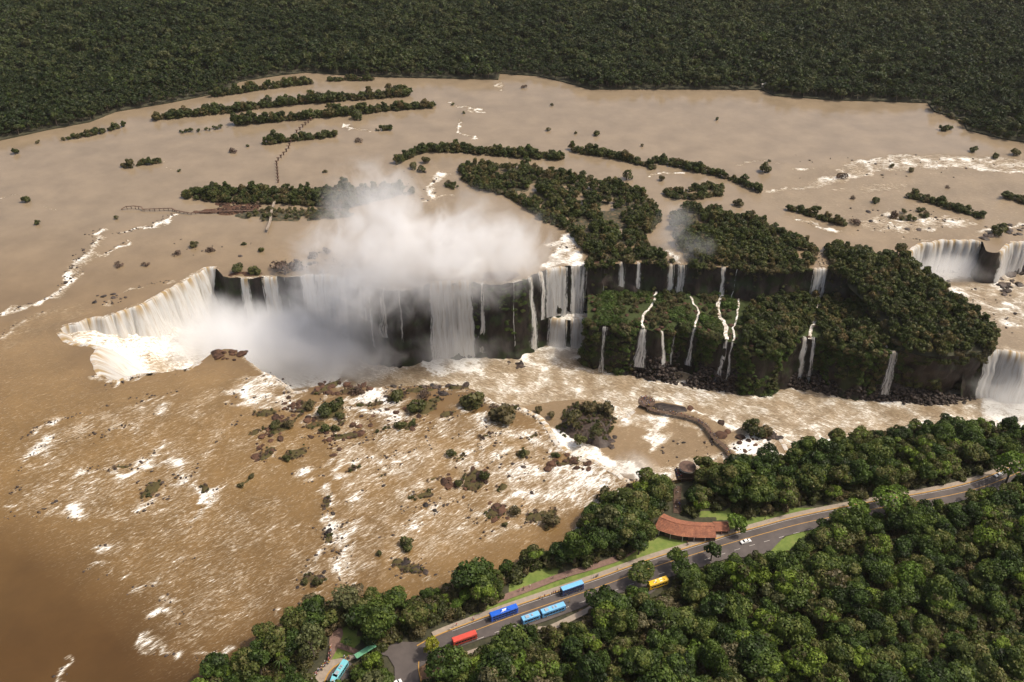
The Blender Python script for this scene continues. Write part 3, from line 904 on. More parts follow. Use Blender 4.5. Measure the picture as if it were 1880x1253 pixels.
# right-hand channel at ledge level
M2_POLY = WL([(1690, 520)], Z_MID) + [W(1640, 470, 0), W(1690, 430, 0), W(2150, 430, 0)] + WL([(2150, 660), (1960, 655), (1870, 650), (1835, 642), (1800, 642)], Z_MID)
xs = [p[0] for p in M2_POLY]; ys = [p[1] for p in M2_POLY]
x, y, q = grid_sheet(min(xs), max(xs), min(ys), max(ys), 2.2, lambda X, Y: inpoly(X, Y, M2_POLY), M2_POLY)
F = foam_field(x, y, [([(1700, 515), (1760, 540), (1840, 575)], 16, .8), ([(1720, 540), (1790, 580), (1860, 600)], 14, .72), ([(1780, 500), (1840, 530)], 12, .75), ([(1830, 640), (1880, 648)], 10, .8), ([(1850, 560), (1880, 580)], 12, .8), ([(1745, 560), (1800, 600)], 10, .8)],
               [([(1660, 470), (1860, 470), (1860, 512), (1690, 520)], .95), ([(1660, 490), (1900, 490), (1900, 600), (1780, 590)], .56)], Z_MID)
water_sheet("channel_water", x, y, q, Z_MID, F, .85 + 0 * x, .9 + 0 * x, 1.4, "foaming side channel below the curved falls at far right", turn=1.0)
cliff("cliff", WL(FRONT_LEDGE[22:], Z_MID), Z_MID, Z_LOW - 2, 1, M['cliff'], "rock wall under the heavy falls at the right edge", seed=90, flare=4.0)

# terrace with the walkway
T_POLY = WL(TERRACE_EDGE, Z_MID) + WL([(1500, 900), (1300, 960), (1150, 930), (1060, 900), (980, 830), (930, 780)], Z_MID)
xs = [p[0] for p in T_POLY]; ys = [p[1] for p in T_POLY]
x, y, q = grid_sheet(min(xs), max(xs), min(ys), max(ys), 1.8, lambda X, Y: inpoly(X, Y, T_POLY), T_POLY)
F = foam_field(x, y, [([(1120, 752), (1150, 770), (1190, 775)], 22, .85), ([(1130, 780), (1180, 790), (1215, 800)], 12, .72), ([(1210, 800), (1195, 830)], 10, .8), ([(1180, 850), (1230, 860), (1280, 850)], 9, .7), ([(1245, 770), (1290, 790)], 5, .7),
                      ([(1318, 835), (1340, 850)], 7, .8), ([(1290, 830), (1320, 840)], 7, .75), ([(1250, 745), (1305, 770), (1335, 788)], 3, .9), ([(1215, 745), (1240, 752)], 3, .7), ([(1150, 870), (1230, 880)], 14, .95)],
               [([(1000, 760), (1060, 800), (1140, 840), (1230, 870), (1200, 900), (1100, 880), (980, 810)], .92), ([(1345, 800), (1365, 785), (1425, 800), (1450, 840), (1370, 850), (1330, 815)], .93),
                ([(1120, 740), (1450, 740), (1450, 900), (1120, 900)], .38)], Z_MID)
water_sheet("terrace_water", x, y, q, Z_MID, F, .95 + 0 * x, .8 + 0 * x, 1.2, "shallow brown and white water over the terrace around the walkway", turn=0.5)
cliff("cliff", WL(TERRACE_EDGE, Z_MID), Z_MID, Z_LOW - 2, -1, M['cliff'], "rock wall under the walkway terrace", seed=95, flare=3.0)

# rocky mound with bushes on the terrace
MOUND = WL([(1022, 790), (1030, 760), (1050, 742), (1090, 738), (1125, 748), (1130, 770), (1120, 800), (1128, 822), (1100, 826), (1070, 812), (1045, 808)], Z_MID)
land("rock_mound", MOUND, lambda x, y, d: Z_MID - .5 + np.clip(d * .45, 0, 3.4) + (fbm(x * .2, y * .2, seed=66, oct=3) - .5) * 2.5 * np.clip(d / 4, 0, 1), M['rock_dark'], "dark rocky mound with bushes left of the round observation deck", "rock mound", c=1.5)
land("rock_shelf", WL([(1186, 742), (1215, 738), (1258, 746), (1266, 756), (1240, 760), (1205, 754)], Z_MID), lambda x, y, d: Z_MID - .3 + np.clip(d * .3, 0, 1.2), M['rock_dark'], "flat grey rock shelf beside the walkway", "rock shelf", c=1.2)

# ------------------------------------------------------------------ far bank
SHORE = [(-260, 300), (-80, 272), (0, 259), (86, 240), (165, 225), (213, 206), (299, 192), (377, 177), (412, 170), (440, 151), (515, 139), (563, 134), (685, 142), (780, 144), (915, 147), (918, 136), (990, 141), (1032, 151), (1083, 165), (1169, 165), (1260, 165),
         (1398, 166), (1422, 177), (1532, 185), (1617, 187), (1703, 190), (1714, 206), (1765, 220), (1775, 240), (1844, 257), (1878, 262), (1960, 280), (2200, 320)]
FAR_LAND = WL(SHORE) + [(1500, 1000), (6000, 2000), (9000, 12000), (-9000, 12000), (-6000, 1200)]
me = bpy.data.meshes.new("far_bank")
n = len(FAR_LAND)
me.from_pydata([(p[0], p[1], 1.2) for p in FAR_LAND] + [(p[0], p[1], -1.5) for p in FAR_LAND[:len(SHORE)]], [], [list(range(n))] + [[i, i + 1, n + i + 1, n + i] for i in range(len(SHORE) - 1)])
attr(me, "grass", [0.0] * len(me.vertices)); attr(me, "soil", [0.0] * len(me.vertices))
tag(link("far_bank_terrain", me, M['ground']), "flat forest floor of the far river bank", "river bank", kind="structure")

# islands: outline, height, label
def strip(pts, w):
    """outline around a line, w in picture pixels high"""
    up = [(u, v - w * .5) for u, v in pts]; dn = [(u, v + w * .5) for u, v in pts]
    l, r = pts[0], pts[-1]
    return up + [(r[0] + w * .8, r[1])] + dn[::-1] + [(l[0] - w * .8, l[1])]


ISLANDS = [
    (strip([(390, 178), (470, 166), (520, 159), (573, 153)], 4), "narrow wooded island hugging the far left bank", 10, 1.0),
    (strip([(605, 149), (640, 148), (685, 147)], 3), "small wooded spit beside the far bank left of centre", 8, 1.0),
    (strip([(285, 220), (350, 212), (415, 207), (480, 197), (560, 189), (640, 183), (716, 178), (750, 174)], 6), "long wooded strip island second from the far bank", 11, 1.0),
    (strip([(436, 229), (500, 223), (560, 217), (640, 211), (690, 204), (740, 200), (795, 196)], 6), "long wooded strip island third from the far bank", 11, 1.0),
    (strip([(330, 245), (380, 240), (428, 232)], 2.5), "thin low island of scrub joining the strip islands", 4, .7),
    (strip([(486, 265), (540, 258), (590, 253), (617, 249)], 5), "short wooded island crossed by the line of bridge piles", 9, 1.0),
    (strip([(225, 309), (260, 303), (296, 299)], 4), "small bushy island alone in the calm left water", 7, .9),
    (strip([(114, 259), (160, 250), (205, 240), (230, 231)], 3), "thin wooded island close to the left bank", 6, .9),
    (strip([(688, 241), (704, 239), (718, 238)], 3), "tiny round wooded islet in the upper river", 8, 1.0),
    ([(333, 364), (360, 352), (420, 352), (500, 352), (600, 350), (670, 352), (735, 345), (740, 358), (690, 372), (640, 385), (580, 380), (520, 376), (450, 374), (385, 371)], "broad wooded island behind the ruined footbridge", 10, 1.0),
    (strip([(730, 300), (760, 285), (790, 276), (850, 278), (920, 284), (1000, 290), (1030, 291)], 8), "long wooded island crossing the middle of the river", 10, 1.0),
    (strip([(1050, 278), (1100, 285), (1150, 294), (1200, 310)], 6), "wooded strip island right of the river's middle", 9, 1.0),
    (strip([(1195, 296), (1250, 308), (1315, 322), (1367, 340), (1395, 352)], 6), "wooded strip island trailing towards the right rapids", 9, 1.0),
    ([(842, 310), (900, 304), (960, 308), (1010, 320), (1060, 325), (1110, 335), (1170, 348), (1205, 380), (1212, 405), (1195, 425), (1170, 440), (1215, 470), (1240, 484), (1180, 478), (1120, 482), (1085, 484), (1072, 460),
      (1040, 425), (1000, 410), (980, 392), (930, 362), (880, 350), (850, 335)], "large wooded island above the middle falls", 9, .9),
    ([(1232, 400), (1260, 382), (1310, 390), (1390, 402), (1430, 428), (1480, 446), (1500, 462), (1492, 490), (1420, 497), (1350, 492), (1300, 488), (1265, 484), (1240, 450)], "dense wood on the rim above the small upper falls", 10, 1.0),
    ([(1520, 450), (1560, 456), (1610, 472), (1655, 474), (1660, 482), (1600, 500), (1560, 500), (1530, 492), (1512, 466)], "wooded rim at the root of the right headland", 10, 1.0),
    ([(1215, 352), (1260, 350), (1300, 340), (1330, 345), (1325, 362), (1270, 368), (1230, 366)], "scrubby islets above the wooded rim", 6, .6),
    (strip([(1452, 386), (1500, 400), (1548, 414)], 7), "small wooded island behind the right wood", 8, .95),
    (strip([(1670, 362), (1720, 374), (1760, 388), (1800, 400)], 8), "wooded island above the curved right falls", 8, .9),
    (strip([(1845, 362), (1900, 378), (1960, 390)], 8), "wooded island cut by the right picture edge", 8, .9),
    ([(1640, 392), (1690, 385), (1710, 400), (1680, 408), (1650, 408)], "low scrub islet among the right rapids", 4, .6),
    (strip([(1722, 206), (1760, 224), (1800, 240), (1850, 256)], 3), "line of bushes along the far right shore", 7, .9),
    (strip([(1725, 240), (1745, 239)], 3), "tiny bushy islet by the far right shore", 6, .9),
    (strip([(745, 360), (760, 352)], 8), "small scrubby patch at the edge of the plume", 4, .6),
    (strip([(820, 340), (835, 345)], 8), "small scrub islet left of the large wooded island", 5, .7),
    ([(418, 396), (470, 384), (560, 384), (640, 386), (650, 400), (560, 408), (500, 408), (460, 408)], "low scrub flat around the old footbridge", 4, .65),
]
ISLAND_POLYS = []
for pts, label, th, dens in ISLANDS:
    poly = WL(pts)
    hm = 2 if label.split()[0] in ('large', 'broad', 'dense', 'low', 'scrubby') else 0
    land("island_terrain", poly, lambda x, y, d: -0.6 + np.clip(d * .5, 0, 1.5) + (fbm(x * .2, y * .2, seed=12, oct=2) - .5) * .5 - 2.2 * (fbm(x * .11, y * .11, seed=47, oct=2) < (.37 if hm > 1 else 0)), M['ground'], "earth and rock under the " + label, "island", c=2.5,
         soil=lambda x, y: 0.40 + 0 * x)
    ISLAND_POLYS.append((poly, label, th, dens))

# bare red-brown rock flats
for pts, lab in [([(385, 372), (430, 370), (480, 374), (478, 388), (420, 397), (350, 392), (352, 386), (400, 382)], "flat of red brown rubble under the ruined footbridge"),
                 ([(1072, 465), (1095, 478), (1130, 482), (1128, 486), (1080, 487)], "red earth bank on the rim beside the two-step falls"),
                 ([(410, 502), (440, 497), (485, 500), (500, 507), (470, 510), (420, 510)], "bare red rock on the rim between the horseshoe and the thin falls"),
                 ([(885, 500), (940, 495), (960, 505), (940, 518), (900, 521), (880, 517)], "grey bare rock hump on the rim right of the great falls")]:
    land("rock_flat", WL(pts), lambda x, y, d: -0.5 + np.clip(d * .3, 0, .8) + (fbm(x * .35, y * .35, seed=14, oct=3) - .47) * 3.0 * np.clip(d / 3, 0.2, 1), M['rock'], lab, "rock", c=1.6)

# ------------------------------------------------------------------ near bank with road
BANK_PX = [(300, 1420), (345, 1300), (372, 1256), (400, 1228), (440, 1205), (480, 1188), (520, 1155), (560, 1126), (600, 1108), (650, 1100), (700, 1106), (745, 1106), (800, 1084), (860, 1066), (920, 1052), (950, 1030), (1000, 1014),
           (1040, 1000), (1056, 970), (1085, 940), (1120, 925), (1160, 905), (1200, 893), (1230, 886), (1300, 868), (1340, 862), (1440, 842), (1530, 815), (1600, 800), (1700, 790), (1800, 790), (1900, 795), (2100, 800), (2500, 820), (2600, 1420)]
BANK = WL(BANK_PX)
GRASS_PX = [[(905, 1130), (800, 1175), (810, 1160), (925, 1098), (1034, 1055), (1138, 1024), (1190, 990), (1270, 985), (1265, 1000), (1160, 1038), (1010, 1092)],
            [(930, 1092), (935, 1072), (1000, 1040), (1030, 1042), (1020, 1058), (950, 1086)], [(625, 1150), (655, 1150), (660, 1185), (640, 1190), (620, 1180)], [(608, 1180), (650, 1195), (645, 1205), (605, 1215)],
            [(1335, 962), (1460, 932), (1520, 930), (1400, 960), (1330, 978)], [(1400, 1020), (1440, 985), (1490, 962), (1530, 955), (1540, 962), (1480, 985), (1440, 1015), (1410, 1030)], [(1280, 940), (1340, 935), (1345, 955), (1290, 950)],
            [(1130, 1090), (1170, 1088), (1200, 1110), (1140, 1110)], [(1640, 945), (1760, 915), (1820, 900), (1800, 925), (1680, 955)], [(1210, 985), (1270, 985), (1255, 1005), (1205, 1020)]]
SOIL_PX = [[(790, 1195), (815, 1195), (830, 1210), (800, 1253), (770, 1253), (765, 1225)], [(800, 1165), (850, 1150), (850, 1160), (800, 1180)], [(1060, 1125), (1130, 1090), (1140, 1100), (1080, 1130)]]


def bank_z(x, y, d):
    return -0.8 + np.clip(d * .45, 0, 3.8) + (fbm(x * .05, y * .05, seed=77, oct=2) - .5) * .3


def mask_px(polys):
    W_ = [WL(p, 3) for p in polys]
    def f(x, y):
        r = np.zeros(len(x))
        for p in W_:
            r = np.maximum(r, inpoly(x, y, p).astype(float))
        return r
    return f


land("bank_terrain", BANK, bank_z, M['ground'], "near river bank with forest floor and lawns", "river bank", c=2.0, grass=mask_px(GRASS_PX), soil=mask_px(SOIL_PX))
Z_G = 3.25       # top of the bank round the road


def poly_sheet(name, pts, z, mat, label, cat="road", th=0.0, kind="structure", parent=None):
    P = [W(p[0], p[1], z) for p in pts] if len(pts[0]) == 2 and abs(pts[0][0]) > 0 else pts
    bm = bmesh.new()
    vs_ = [bm.verts.new((p[0], p[1], z)) for p in P]
    f = bm.faces.new(vs_)
    f.normal_update()
    if f.normal.z < 0: f.normal_flip()
    if th:
        r = bmesh.ops.extrude_face_region(bm, geom=[f])
        bmesh.ops.translate(bm, verts=[v for v in r['geom'] if isinstance(v, bmesh.types.BMVert)], vec=(0, 0, -th))
        bmesh.ops.recalc_face_normals(bm, faces=bm.faces)
    bmesh.ops.triangulate(bm, faces=[f_ for f_ in bm.faces if len(f_.verts) > 4])
    me = bpy.data.meshes.new(name); bm.to_mesh(me); bm.free()
    o = link(name, me, mat, parent)
    if parent is None: tag(o, label, cat, kind=kind)
    return o


def ribbon(name, line, o0, o1, z, mat, th=0.0, parent=None):
    """strip between two sideways offsets of a line of world points"""
    P = np.array(line, float)
    Nn = side_normals(P, 1)
    A = P + Nn * o0; B = P + Nn * o1
    n = len(P)
    V = [(a[0], a[1], z) for a in A] + [(b[0], b[1], z) for b in B]
    Fc = [(i, i + 1, n + i + 1, n + i) for i in range(n - 1)]
    if th:
        V += [(a[0], a[1], z - th) for a in A] + [(b[0], b[1], z - th) for b in B]
        Fc += [(i, i + 2 * n, i + 1 + 2 * n, i + 1) for i in range(n - 1)] + [(n + i, n + i + 1, 3 * n + i + 1, 3 * n + i) for i in range(n - 1)]
    me = bpy.data.meshes.new(name); me.from_pydata(V, [], Fc); me.update()
    o = link(name, me, mat, parent)
    return o


EDGE_UP = [(735, 1205), (770, 1184), (800, 1168), (860, 1145), (905, 1128), (950, 1112), (1010, 1092), (1060, 1075), (1110, 1058), (1160, 1039), (1210, 1022), (1270, 1004), (1330, 985), (1400, 966), (1450, 952), (1510, 939), (1600, 922), (1700, 905), (1760, 893), (1810, 878), (1870, 852), (1930, 822), (2010, 790)]
ROAD_LINE = smooth_line(WL(EDGE_UP, 3.4), 4.0, 2)
sidn = side_normals(ROAD_LINE, 1)
Z_R = 3.50
road = ribbon("road", ROAD_LINE, 0.0, 9.2, Z_R, M['asphalt'])
tag(road, "grey asphalt road curving along the wooded bank", "road", kind="structure")
bay1 = poly_sheet("road", [(790, 1172), (860, 1150), (1000, 1100), (1150, 1046), (1165, 1060), (1150, 1086), (1105, 1098), (1065, 1117), (1000, 1141), (945, 1160), (900, 1168), (830, 1193), (800, 1205), (770, 1200)], Z_R - .006, M['asphalt'], "widened asphalt lane where the blue buses wait")
bay2 = poly_sheet("road", [(1150, 1046), (1300, 1000), (1410, 968), (1490, 950), (1470, 965), (1440, 985), (1415, 1012), (1385, 1023), (1340, 1024), (1230, 1060), (1190, 1095), (1150, 1086)], Z_R - .012, M['asphalt'], "asphalt turning bay below the red roofed building")
plaza = poly_sheet("road", [(700, 1190), (735, 1178), (775, 1180), (800, 1196), (772, 1215), (768, 1235), (778, 1300), (690, 1300), (725, 1253), (724, 1225), (712, 1205), (690, 1200)], Z_R - .018, M['asphalt'], "asphalt bus yard at the lower edge of the picture")
loop_r = poly_sheet("road", [(590, 1262), (605, 1235), (620, 1220), (640, 1214), (650, 1222), (640, 1240), (625, 1270), (610, 1300), (580, 1300)], Z_R - .02, M['asphalt'], "small asphalt loop with the articulated turquoise bus")
walk = ribbon("pavement", ROAD_LINE[4:], -2.7, -0.35, Z_R + .14, M['paving'], .5)
tag(walk, "pale paved strip along the river side of the road", "pavement", kind="structure")
kerb = ribbon("kerb", ROAD_LINE[2:], -0.35, 0.12, Z_R + .13, M['yellow_paint'], .5)
tag(kerb, "yellow painted kerb along the river side of the road", "kerb", kind="structure")
for nm, a, b, mt, lb in [("road_marking", 4.35, 4.65, 'yellow_paint', "solid yellow centre line of the road"), ("road_marking", 0.65, 0.82, 'white_paint', "thin white edge line beside the kerb")]:
    o = ribbon(nm, ROAD_LINE[6:], a, b, Z_R + .006, M[mt]); tag(o, lb, "road marking", kind="structure")
for s0, s1 in ((8, 48), (48, 110)):
    mb = MB()
    off = 9.0
    for i in range(s0, min(s1, len(ROAD_LINE) - 2), 2):
        p, n_, t = ROAD_LINE[i], sidn[i], ROAD_LINE[i + 1] - ROAD_LINE[i]
        t = t / np.linalg.norm(t)
        a = p + n_ * off; k = 3.0 if s0 == 8 else 3.4
        c4 = [a - n_ * .1, a - n_ * .1 + t * k, a + n_ * .1 + t * k, a + n_ * .1]
        mb.add([(v[0], v[1], Z_R + .006) for v in c4], [(0, 1, 2, 3)])
    o = mb.build("road_marking", M['white_paint'])
    tag(o, "broken white lane line " + ("beside the bus lane" if s0 == 8 else "past the red roofed building and the bend"), "road marking", kind="structure")
apron = poly_sheet("pavement", [(845, 1200), (905, 1180), (905, 1172), (960, 1152), (1005, 1150), (1070, 1120), (1095, 1106), (1100, 1112), (1075, 1128), (1010, 1160), (905, 1185), (850, 1210)], Z_R + .1, M['paving'], "pale stone apron along the waiting buses", "pavement", .4)
fp = ribbon("footpath", smooth_line(WL([(905, 1106), (927, 1097), (965, 1083), (1034, 1056), (1086, 1042), (1138, 1025), (1165, 1008)], 3.3), 4, 1), -1.6, 1.6, 3.42, M['path'])
tag(fp, "reddish footpath through the riverside lawn", "footpath", kind="structure")
fp = poly_sheet("footpath", [(606, 1160), (628, 1150), (630, 1165), (624, 1180), (650, 1190), (668, 1200), (660, 1204), (620, 1190), (608, 1212), (600, 1215), (604, 1185)], 3.40, M['path'], "reddish footpath fork between small lawns", "footpath")
pz = poly_sheet("pavement", [(556, 1290), (570, 1240), (590, 1225), (606, 1212), (630, 1208), (660, 1198), (672, 1202), (640, 1214), (612, 1226), (598, 1245), (585, 1290)], 3.46, M['paving'], "pale paved queueing area at the bus stop", "pavement")
k2 = ribbon("kerb", smooth_line(WL([(640, 1213), (618, 1221), (605, 1233), (597, 1248), (590, 1275)], 3.4), 2, 2), -.25, .25, Z_R + .13, M['yellow_paint'], .4)
tag(k2, "curved yellow kerb around the bus stop loop", "kerb", kind="structure")
k3 = ribbon("kerb", smooth_line(WL([(769, 1215), (768, 1232), (774, 1252), (778, 1275)], 3.4), 2, 2), -.2, .2, Z_R + .13, M['yellow_paint'], .4)
tag(k3, "yellow kerb on the right of the bus yard", "kerb", kind="structure")

# ------------------------------------------------------------------ waterfalls
def fall(line_px, ztop, zbot, mat, label, spread=4.0, wander=None, side=1, widen=0.0, zpx=None, step=0.9, seed=0, rough=0.9, back=2.0, group=None, lip_up=0.15, bend=0.55):
    zp = ztop if zpx is None else zpx
    P = smooth_line(WL(line_px, zp), step, 0)
    if len(P) < 4: P = smooth_line(WL(line_px, zp), step * .4, 0)
    Nn = side_normals(P, side)
    al = np.concatenate([[0], np.cumsum(np.linalg.norm(np.diff(P, axis=0), axis=1))])
    Lw = al[-1]; mid = P.mean(0)
    H = ztop - zbot
    ts = np.concatenate([[-1.0, -0.4], np.linspace(0, 1, max(12, int(H / 1.5)))])
    V = []; A = []; D = []; E = []
    T = np.gradient(P, axis=0); T /= np.linalg.norm(T, axis=1, keepdims=True) + 1e-9
    ctr = al - Lw / 2
    wander = (1.2 if Lw < 9 else 0.0) if wander is None else wander
    for t in ts:
        if t < 0:
            out = np.full(len(P), t * back); z = np.full(len(P), ztop + lip_up); dr = 0
        else:
            nz = fbm(al * .45 + seed * 3.1, t * H * .035 + al * 0, seed=seed, oct=3) - .5
            nz2 = fbm(al * .14 + seed, t * H * .02 + al * 0, seed=seed + 5, oct=2) - .5
            out = 0.35 + spread * t ** bend + (nz * 1.6 + nz2 * 2.6) * rough * min(1, t * 3)
            z = ztop + lip_up - H * t + (0 if t < .96 else nz * 1.5); dr = t * H
        tt = max(t, 0)
        tv = np.array([tt * 4.0 + seed * 1.7]); one = np.array([seed * .77])
        sw = (float(fbm(tv, one, seed=3, oct=3)[0]) - .5) * 2 * wander * min(1, tt * 3)
        wd = widen * tt ** 1.6 + (float(fbm(tv * 1.6, one + 9, seed=4, oct=3)[0]) - .5) * (.4 if wander else .1) * min(1, tt * 4)
        lat = ctr * wd + sw
        X = P[:, 0] + Nn[:, 0] * out + T[:, 0] * lat
        Y = P[:, 1] + Nn[:, 1] * out + T[:, 1] * lat
        V.append(np.stack([X, Y, np.broadcast_to(z, X.shape)], 1)); A.append(al + seed * 37.0); D.append(np.full(len(P), dr))
        e = np.clip(1 - np.minimum(al, Lw - al) / min(3.2, Lw * .42), 0, 1)
        E.append(e * .8 + (0.25 * (t < 0)))
    n = len(P); V = np.concatenate(V)
    i = np.arange(n - 1); Q = [np.stack([r * n + i, r * n + i + 1, r * n + n + i + 1, r * n + n + i], 1) for r in range(len(ts) - 1)]
    me = mesh_np("waterfall", V, np.concatenate(Q), True)
    attr(me, "along", np.concatenate(A)); attr(me, "drop", np.concatenate(D)); attr(me, "edge", np.concatenate(E))
    return tag(link("waterfall", me, mat), label, "waterfall", group)


fall(rough(RIM_THROAT[:12]), 0, Z_LOW, M['fall'], "broad white horseshoe curtain with amber lip at the left end of the gorge", 15, seed=1, rough=1.5, bend=.8)
fall(rough(RIM_NEAR[31:], 3.2) + [(108, 609)], 0, -26, M['fall'], "white chute pouring over the near left lip of the horseshoe", 20, seed=2, rough=1.5, bend=.85)
fall([(440, 512), (458, 512)], 0, Z_LOW, M['fall'], "single white column just right of the horseshoe", 5, seed=3, widen=.2)
fall([(480, 511), (512, 510)], 0, Z_LOW, M['fall'], "wide white ribbon second right of the horseshoe", 5, seed=4)
fall([(517, 510), (532, 510)], 0, Z_LOW, M['fall_thin'], "thin veil of water between two white ribbons", 4, seed=5)
fall([(545, 508), (575, 506), (602, 506), (640, 513)], 0, Z_LOW, M['fall_mid'], "broad falling curtain fading into the white mist", 6, seed=6)
fall([(640, 513), (662, 522), (688, 530)], 0, Z_LOW, M['fall_thin'], "veil of water half hidden by the plume", 4, seed=7)
fall([(690, 531), (712, 533)], 0, -38, M['fall_thin'], "thin streak on the left of the dark rock headland", 3, seed=8, widen=.3)
fall([(728, 532), (738, 532)], 0, -42, M['fall_thin'], "faint trickle down the middle of the dark rock headland", 3, seed=9)
fall([(786, 521), (820, 519), (866, 517)], 0, Z_LOW, M['fall'], "great square cream curtain of water at the centre of the gorge", 7, seed=10, widen=.12)
fall([(881, 521), (890, 522)], 0, Z_LOW + 4, M['fall_mid'], "slim white thread beside the great square curtain", 4, seed=11, widen=1.2)
fall([(941, 519), (946, 519)], 0, Z_LOW + 6, M['fall_thin'], "hair-thin trickle on the mossy rock wall", 3.5, seed=12)
fall([(966, 513), (978, 508)], 0, Z_LOW, M['fall_mid'], "twisting white strand left of the two-step falls", 6, seed=13, widen=.9)
# two-step falls with a pool between
Z_STEP = -38.0
STEP_PX = [(986, 560), (1020, 552), (1092, 545), (1094, 572), (1078, 584), (1045, 588), (1012, 586), (990, 580)]
land("ledge_terrain", WL(STEP_PX, Z_STEP), lambda x, y, d: Z_STEP - .8 + (fbm(x * .3, y * .3, seed=33, oct=3) - .4) * 2 * np.clip(d / 3, 0, 1), M['cliff'], "rock step in the middle of the two-step falls", "ledge", c=1.5)
xs_, ys_, q_ = grid_sheet(30, 110, 480, 560, 1.5, lambda X, Y: inpoly(X, Y, WL(STEP_PX, Z_STEP)), WL(STEP_PX, Z_STEP))
water_sheet("pool_water", xs_, ys_, q_, Z_STEP + .1, .9 + 0 * xs_, 1 + 0 * xs_, 1 + 0 * xs_, 2.4, "white foaming pool on the step of the two-step falls")
cliff("cliff", WL([(986, 575), (990, 580), (1012, 586), (1045, 588), (1078, 584), (1094, 572), (1096, 560)], Z_STEP), Z_STEP, Z_LOW - 2, 1, M['cliff'], "rock face under the step of the two-step falls", seed=99, flare=2, amp=1.5)
fall([(985, 504), (998, 498)], 0, Z_STEP, M['fall_mid'], "left strand of the two-step falls' upper tier", 4, seed=14)
fall([(1000, 497), (1030, 492), (1042, 491)], 0, Z_STEP, M['fall'], "cream sheet with amber streak in the two-step falls' upper tier", 4, seed=15)
fall([(1043, 491), (1060, 488), (1080, 489)], 0, Z_STEP, M['fall_mid'], "row of white strands at right of the two-step falls' upper tier", 4, seed=16)
fall([(1008, 585), (1025, 588), (1042, 588)], Z_STEP, Z_LOW, M['fall'], "left half of the two-step falls' lower tier", 4, seed=17)
fall([(1046, 588), (1062, 587), (1082, 582)], Z_STEP, Z_LOW, M['fall'], "right half of the two-step falls' lower tier", 5, seed=18)
# small falls on the upper rim
for a, b, mt, wd, lab in [((1133, 484), (1148, 483), 'fall_mid', .3, "short white fall, leftmost on the low upper wall"), ((1167, 484), (1178, 483), 'fall_mid', .5, "small pair of strands second on the low upper wall"),
                          ((1224, 487), (1240, 487), 'fall_mid', .1, "left fall of the wide pair under the drifting mist"), ((1241, 487), (1262, 487), 'fall_mid', .1, "right fall of the wide pair under the drifting mist"),
                          ((1322, 491), (1335, 491), 'fall_mid', .4, "white fall on the upper wall right of the drifting mist"), ((1351, 495), (1356, 496), 'fall_thin', .8, "thin strand right of the drifting mist"),
                          ((1490, 495), (1522, 494), 'fall_mid', .0, "broad small fall fed by a brown pool near the headland"), ((1108, 487), (1113, 487), 'fall_thin', .2, "faint trickle on the wall beside the two-step falls")]:
    fall([a, b], 0, Z_MID - 1, M[mt], lab, 3.2, seed=int(a[0]) % 91, widen=wd, rough=.6)
# small falls on the lower wall
for a, b, mt, wd, zb, lab in [((1102, 600), (1120, 602), 'fall_thin', .1, Z_LOW, "thin veil just right of the two-step falls"), ((1172, 604), (1190, 606), 'fall_mid', 1.3, -53, "fanning white fall at the left of the boulder slope"),
                              ((1211, 611), (1218, 608), 'fall_mid', .9, -52, "slanting white strand beside the fanning fall"), ((1233, 602), (1241, 602), 'fall_thin', .1, -52, "faint double trickle on the lower wall"),
                              ((1271, 602), (1280, 604), 'fall_mid', .6, -53, "narrow white strand above the middle of the boulder slope"), ((1329, 625), (1338, 627), 'fall_mid', 1.2, -57, "white strand spreading out at the end of the boulder slope"),
                              ((1341, 628), (1348, 629), 'fall_mid', .5, -57, "thin strand joined to the spreading one"), ((1472, 621), (1484, 620), 'fall_mid', .3, Z_LOW, "left strand of the twin fall between two woods"),
                              ((1489, 620), (1500, 620), 'fall_mid', .2, Z_LOW, "right strand of the twin fall between two woods"), ((1632, 647), (1650, 648), 'fall_mid', .8, -58, "lacy white fall at the foot of the headland")]:
    fall([a, b], Z_MID + .6, zb, M[mt], lab, 5.5, seed=int(a[0]) % 83, widen=wd, rough=.8)
fall(rough(RIM_RIGHT[2:7]), 0, Z_MID, M['fall'], "curved cream curtain of the side falls at upper right", 3.5, seed=41, rough=.8)
fall(rough(RIM_RIGHT[8:13]), 0, Z_MID, M['fall'], "side falls cut off by the right picture edge", 3.5, seed=42, rough=.8)
fall(FRONT_LEDGE[22:] if False else [(1806, 646), (1835, 642), (1870, 650), (1960, 655), (2060, 660)], Z_MID, Z_LOW, M['fall'], "heavy foaming falls dropping into the gorge at the right edge", 8, seed=43, rough=1.6)
fall(rough(RIM_NEAR[1:11], 3.2), 0, Z_MID, M['fall'], "white falls over the near step above the terrace", 6, seed=44, rough=1.0)
fall([(1118, 742), (1135, 748), (1150, 765), (1165, 752)], Z_MID, Z_LOW, M['fall'], "falls spilling from the terrace left of the round deck", 5, side=-1, seed=45)
fall([(1400, 777), (1425, 795), (1440, 815), (1452, 838)], Z_MID, Z_LOW, M['fall'], "falls spilling from the terrace beside the wooded bank", 6, side=-1, seed=46)
fall(rough([(372, 662), (350, 676), (318, 682), (262, 686)], 3.2), 0, Z_LOW, M['fall'], "near lip of the gorge below the horseshoe", 8, seed=47)
fall(rough(RIM_NEAR[19:25], 3.2), 0, Z_LOW, M['fall_mid'], "white cascades over the near lip among brown rocks", 6, seed=48)

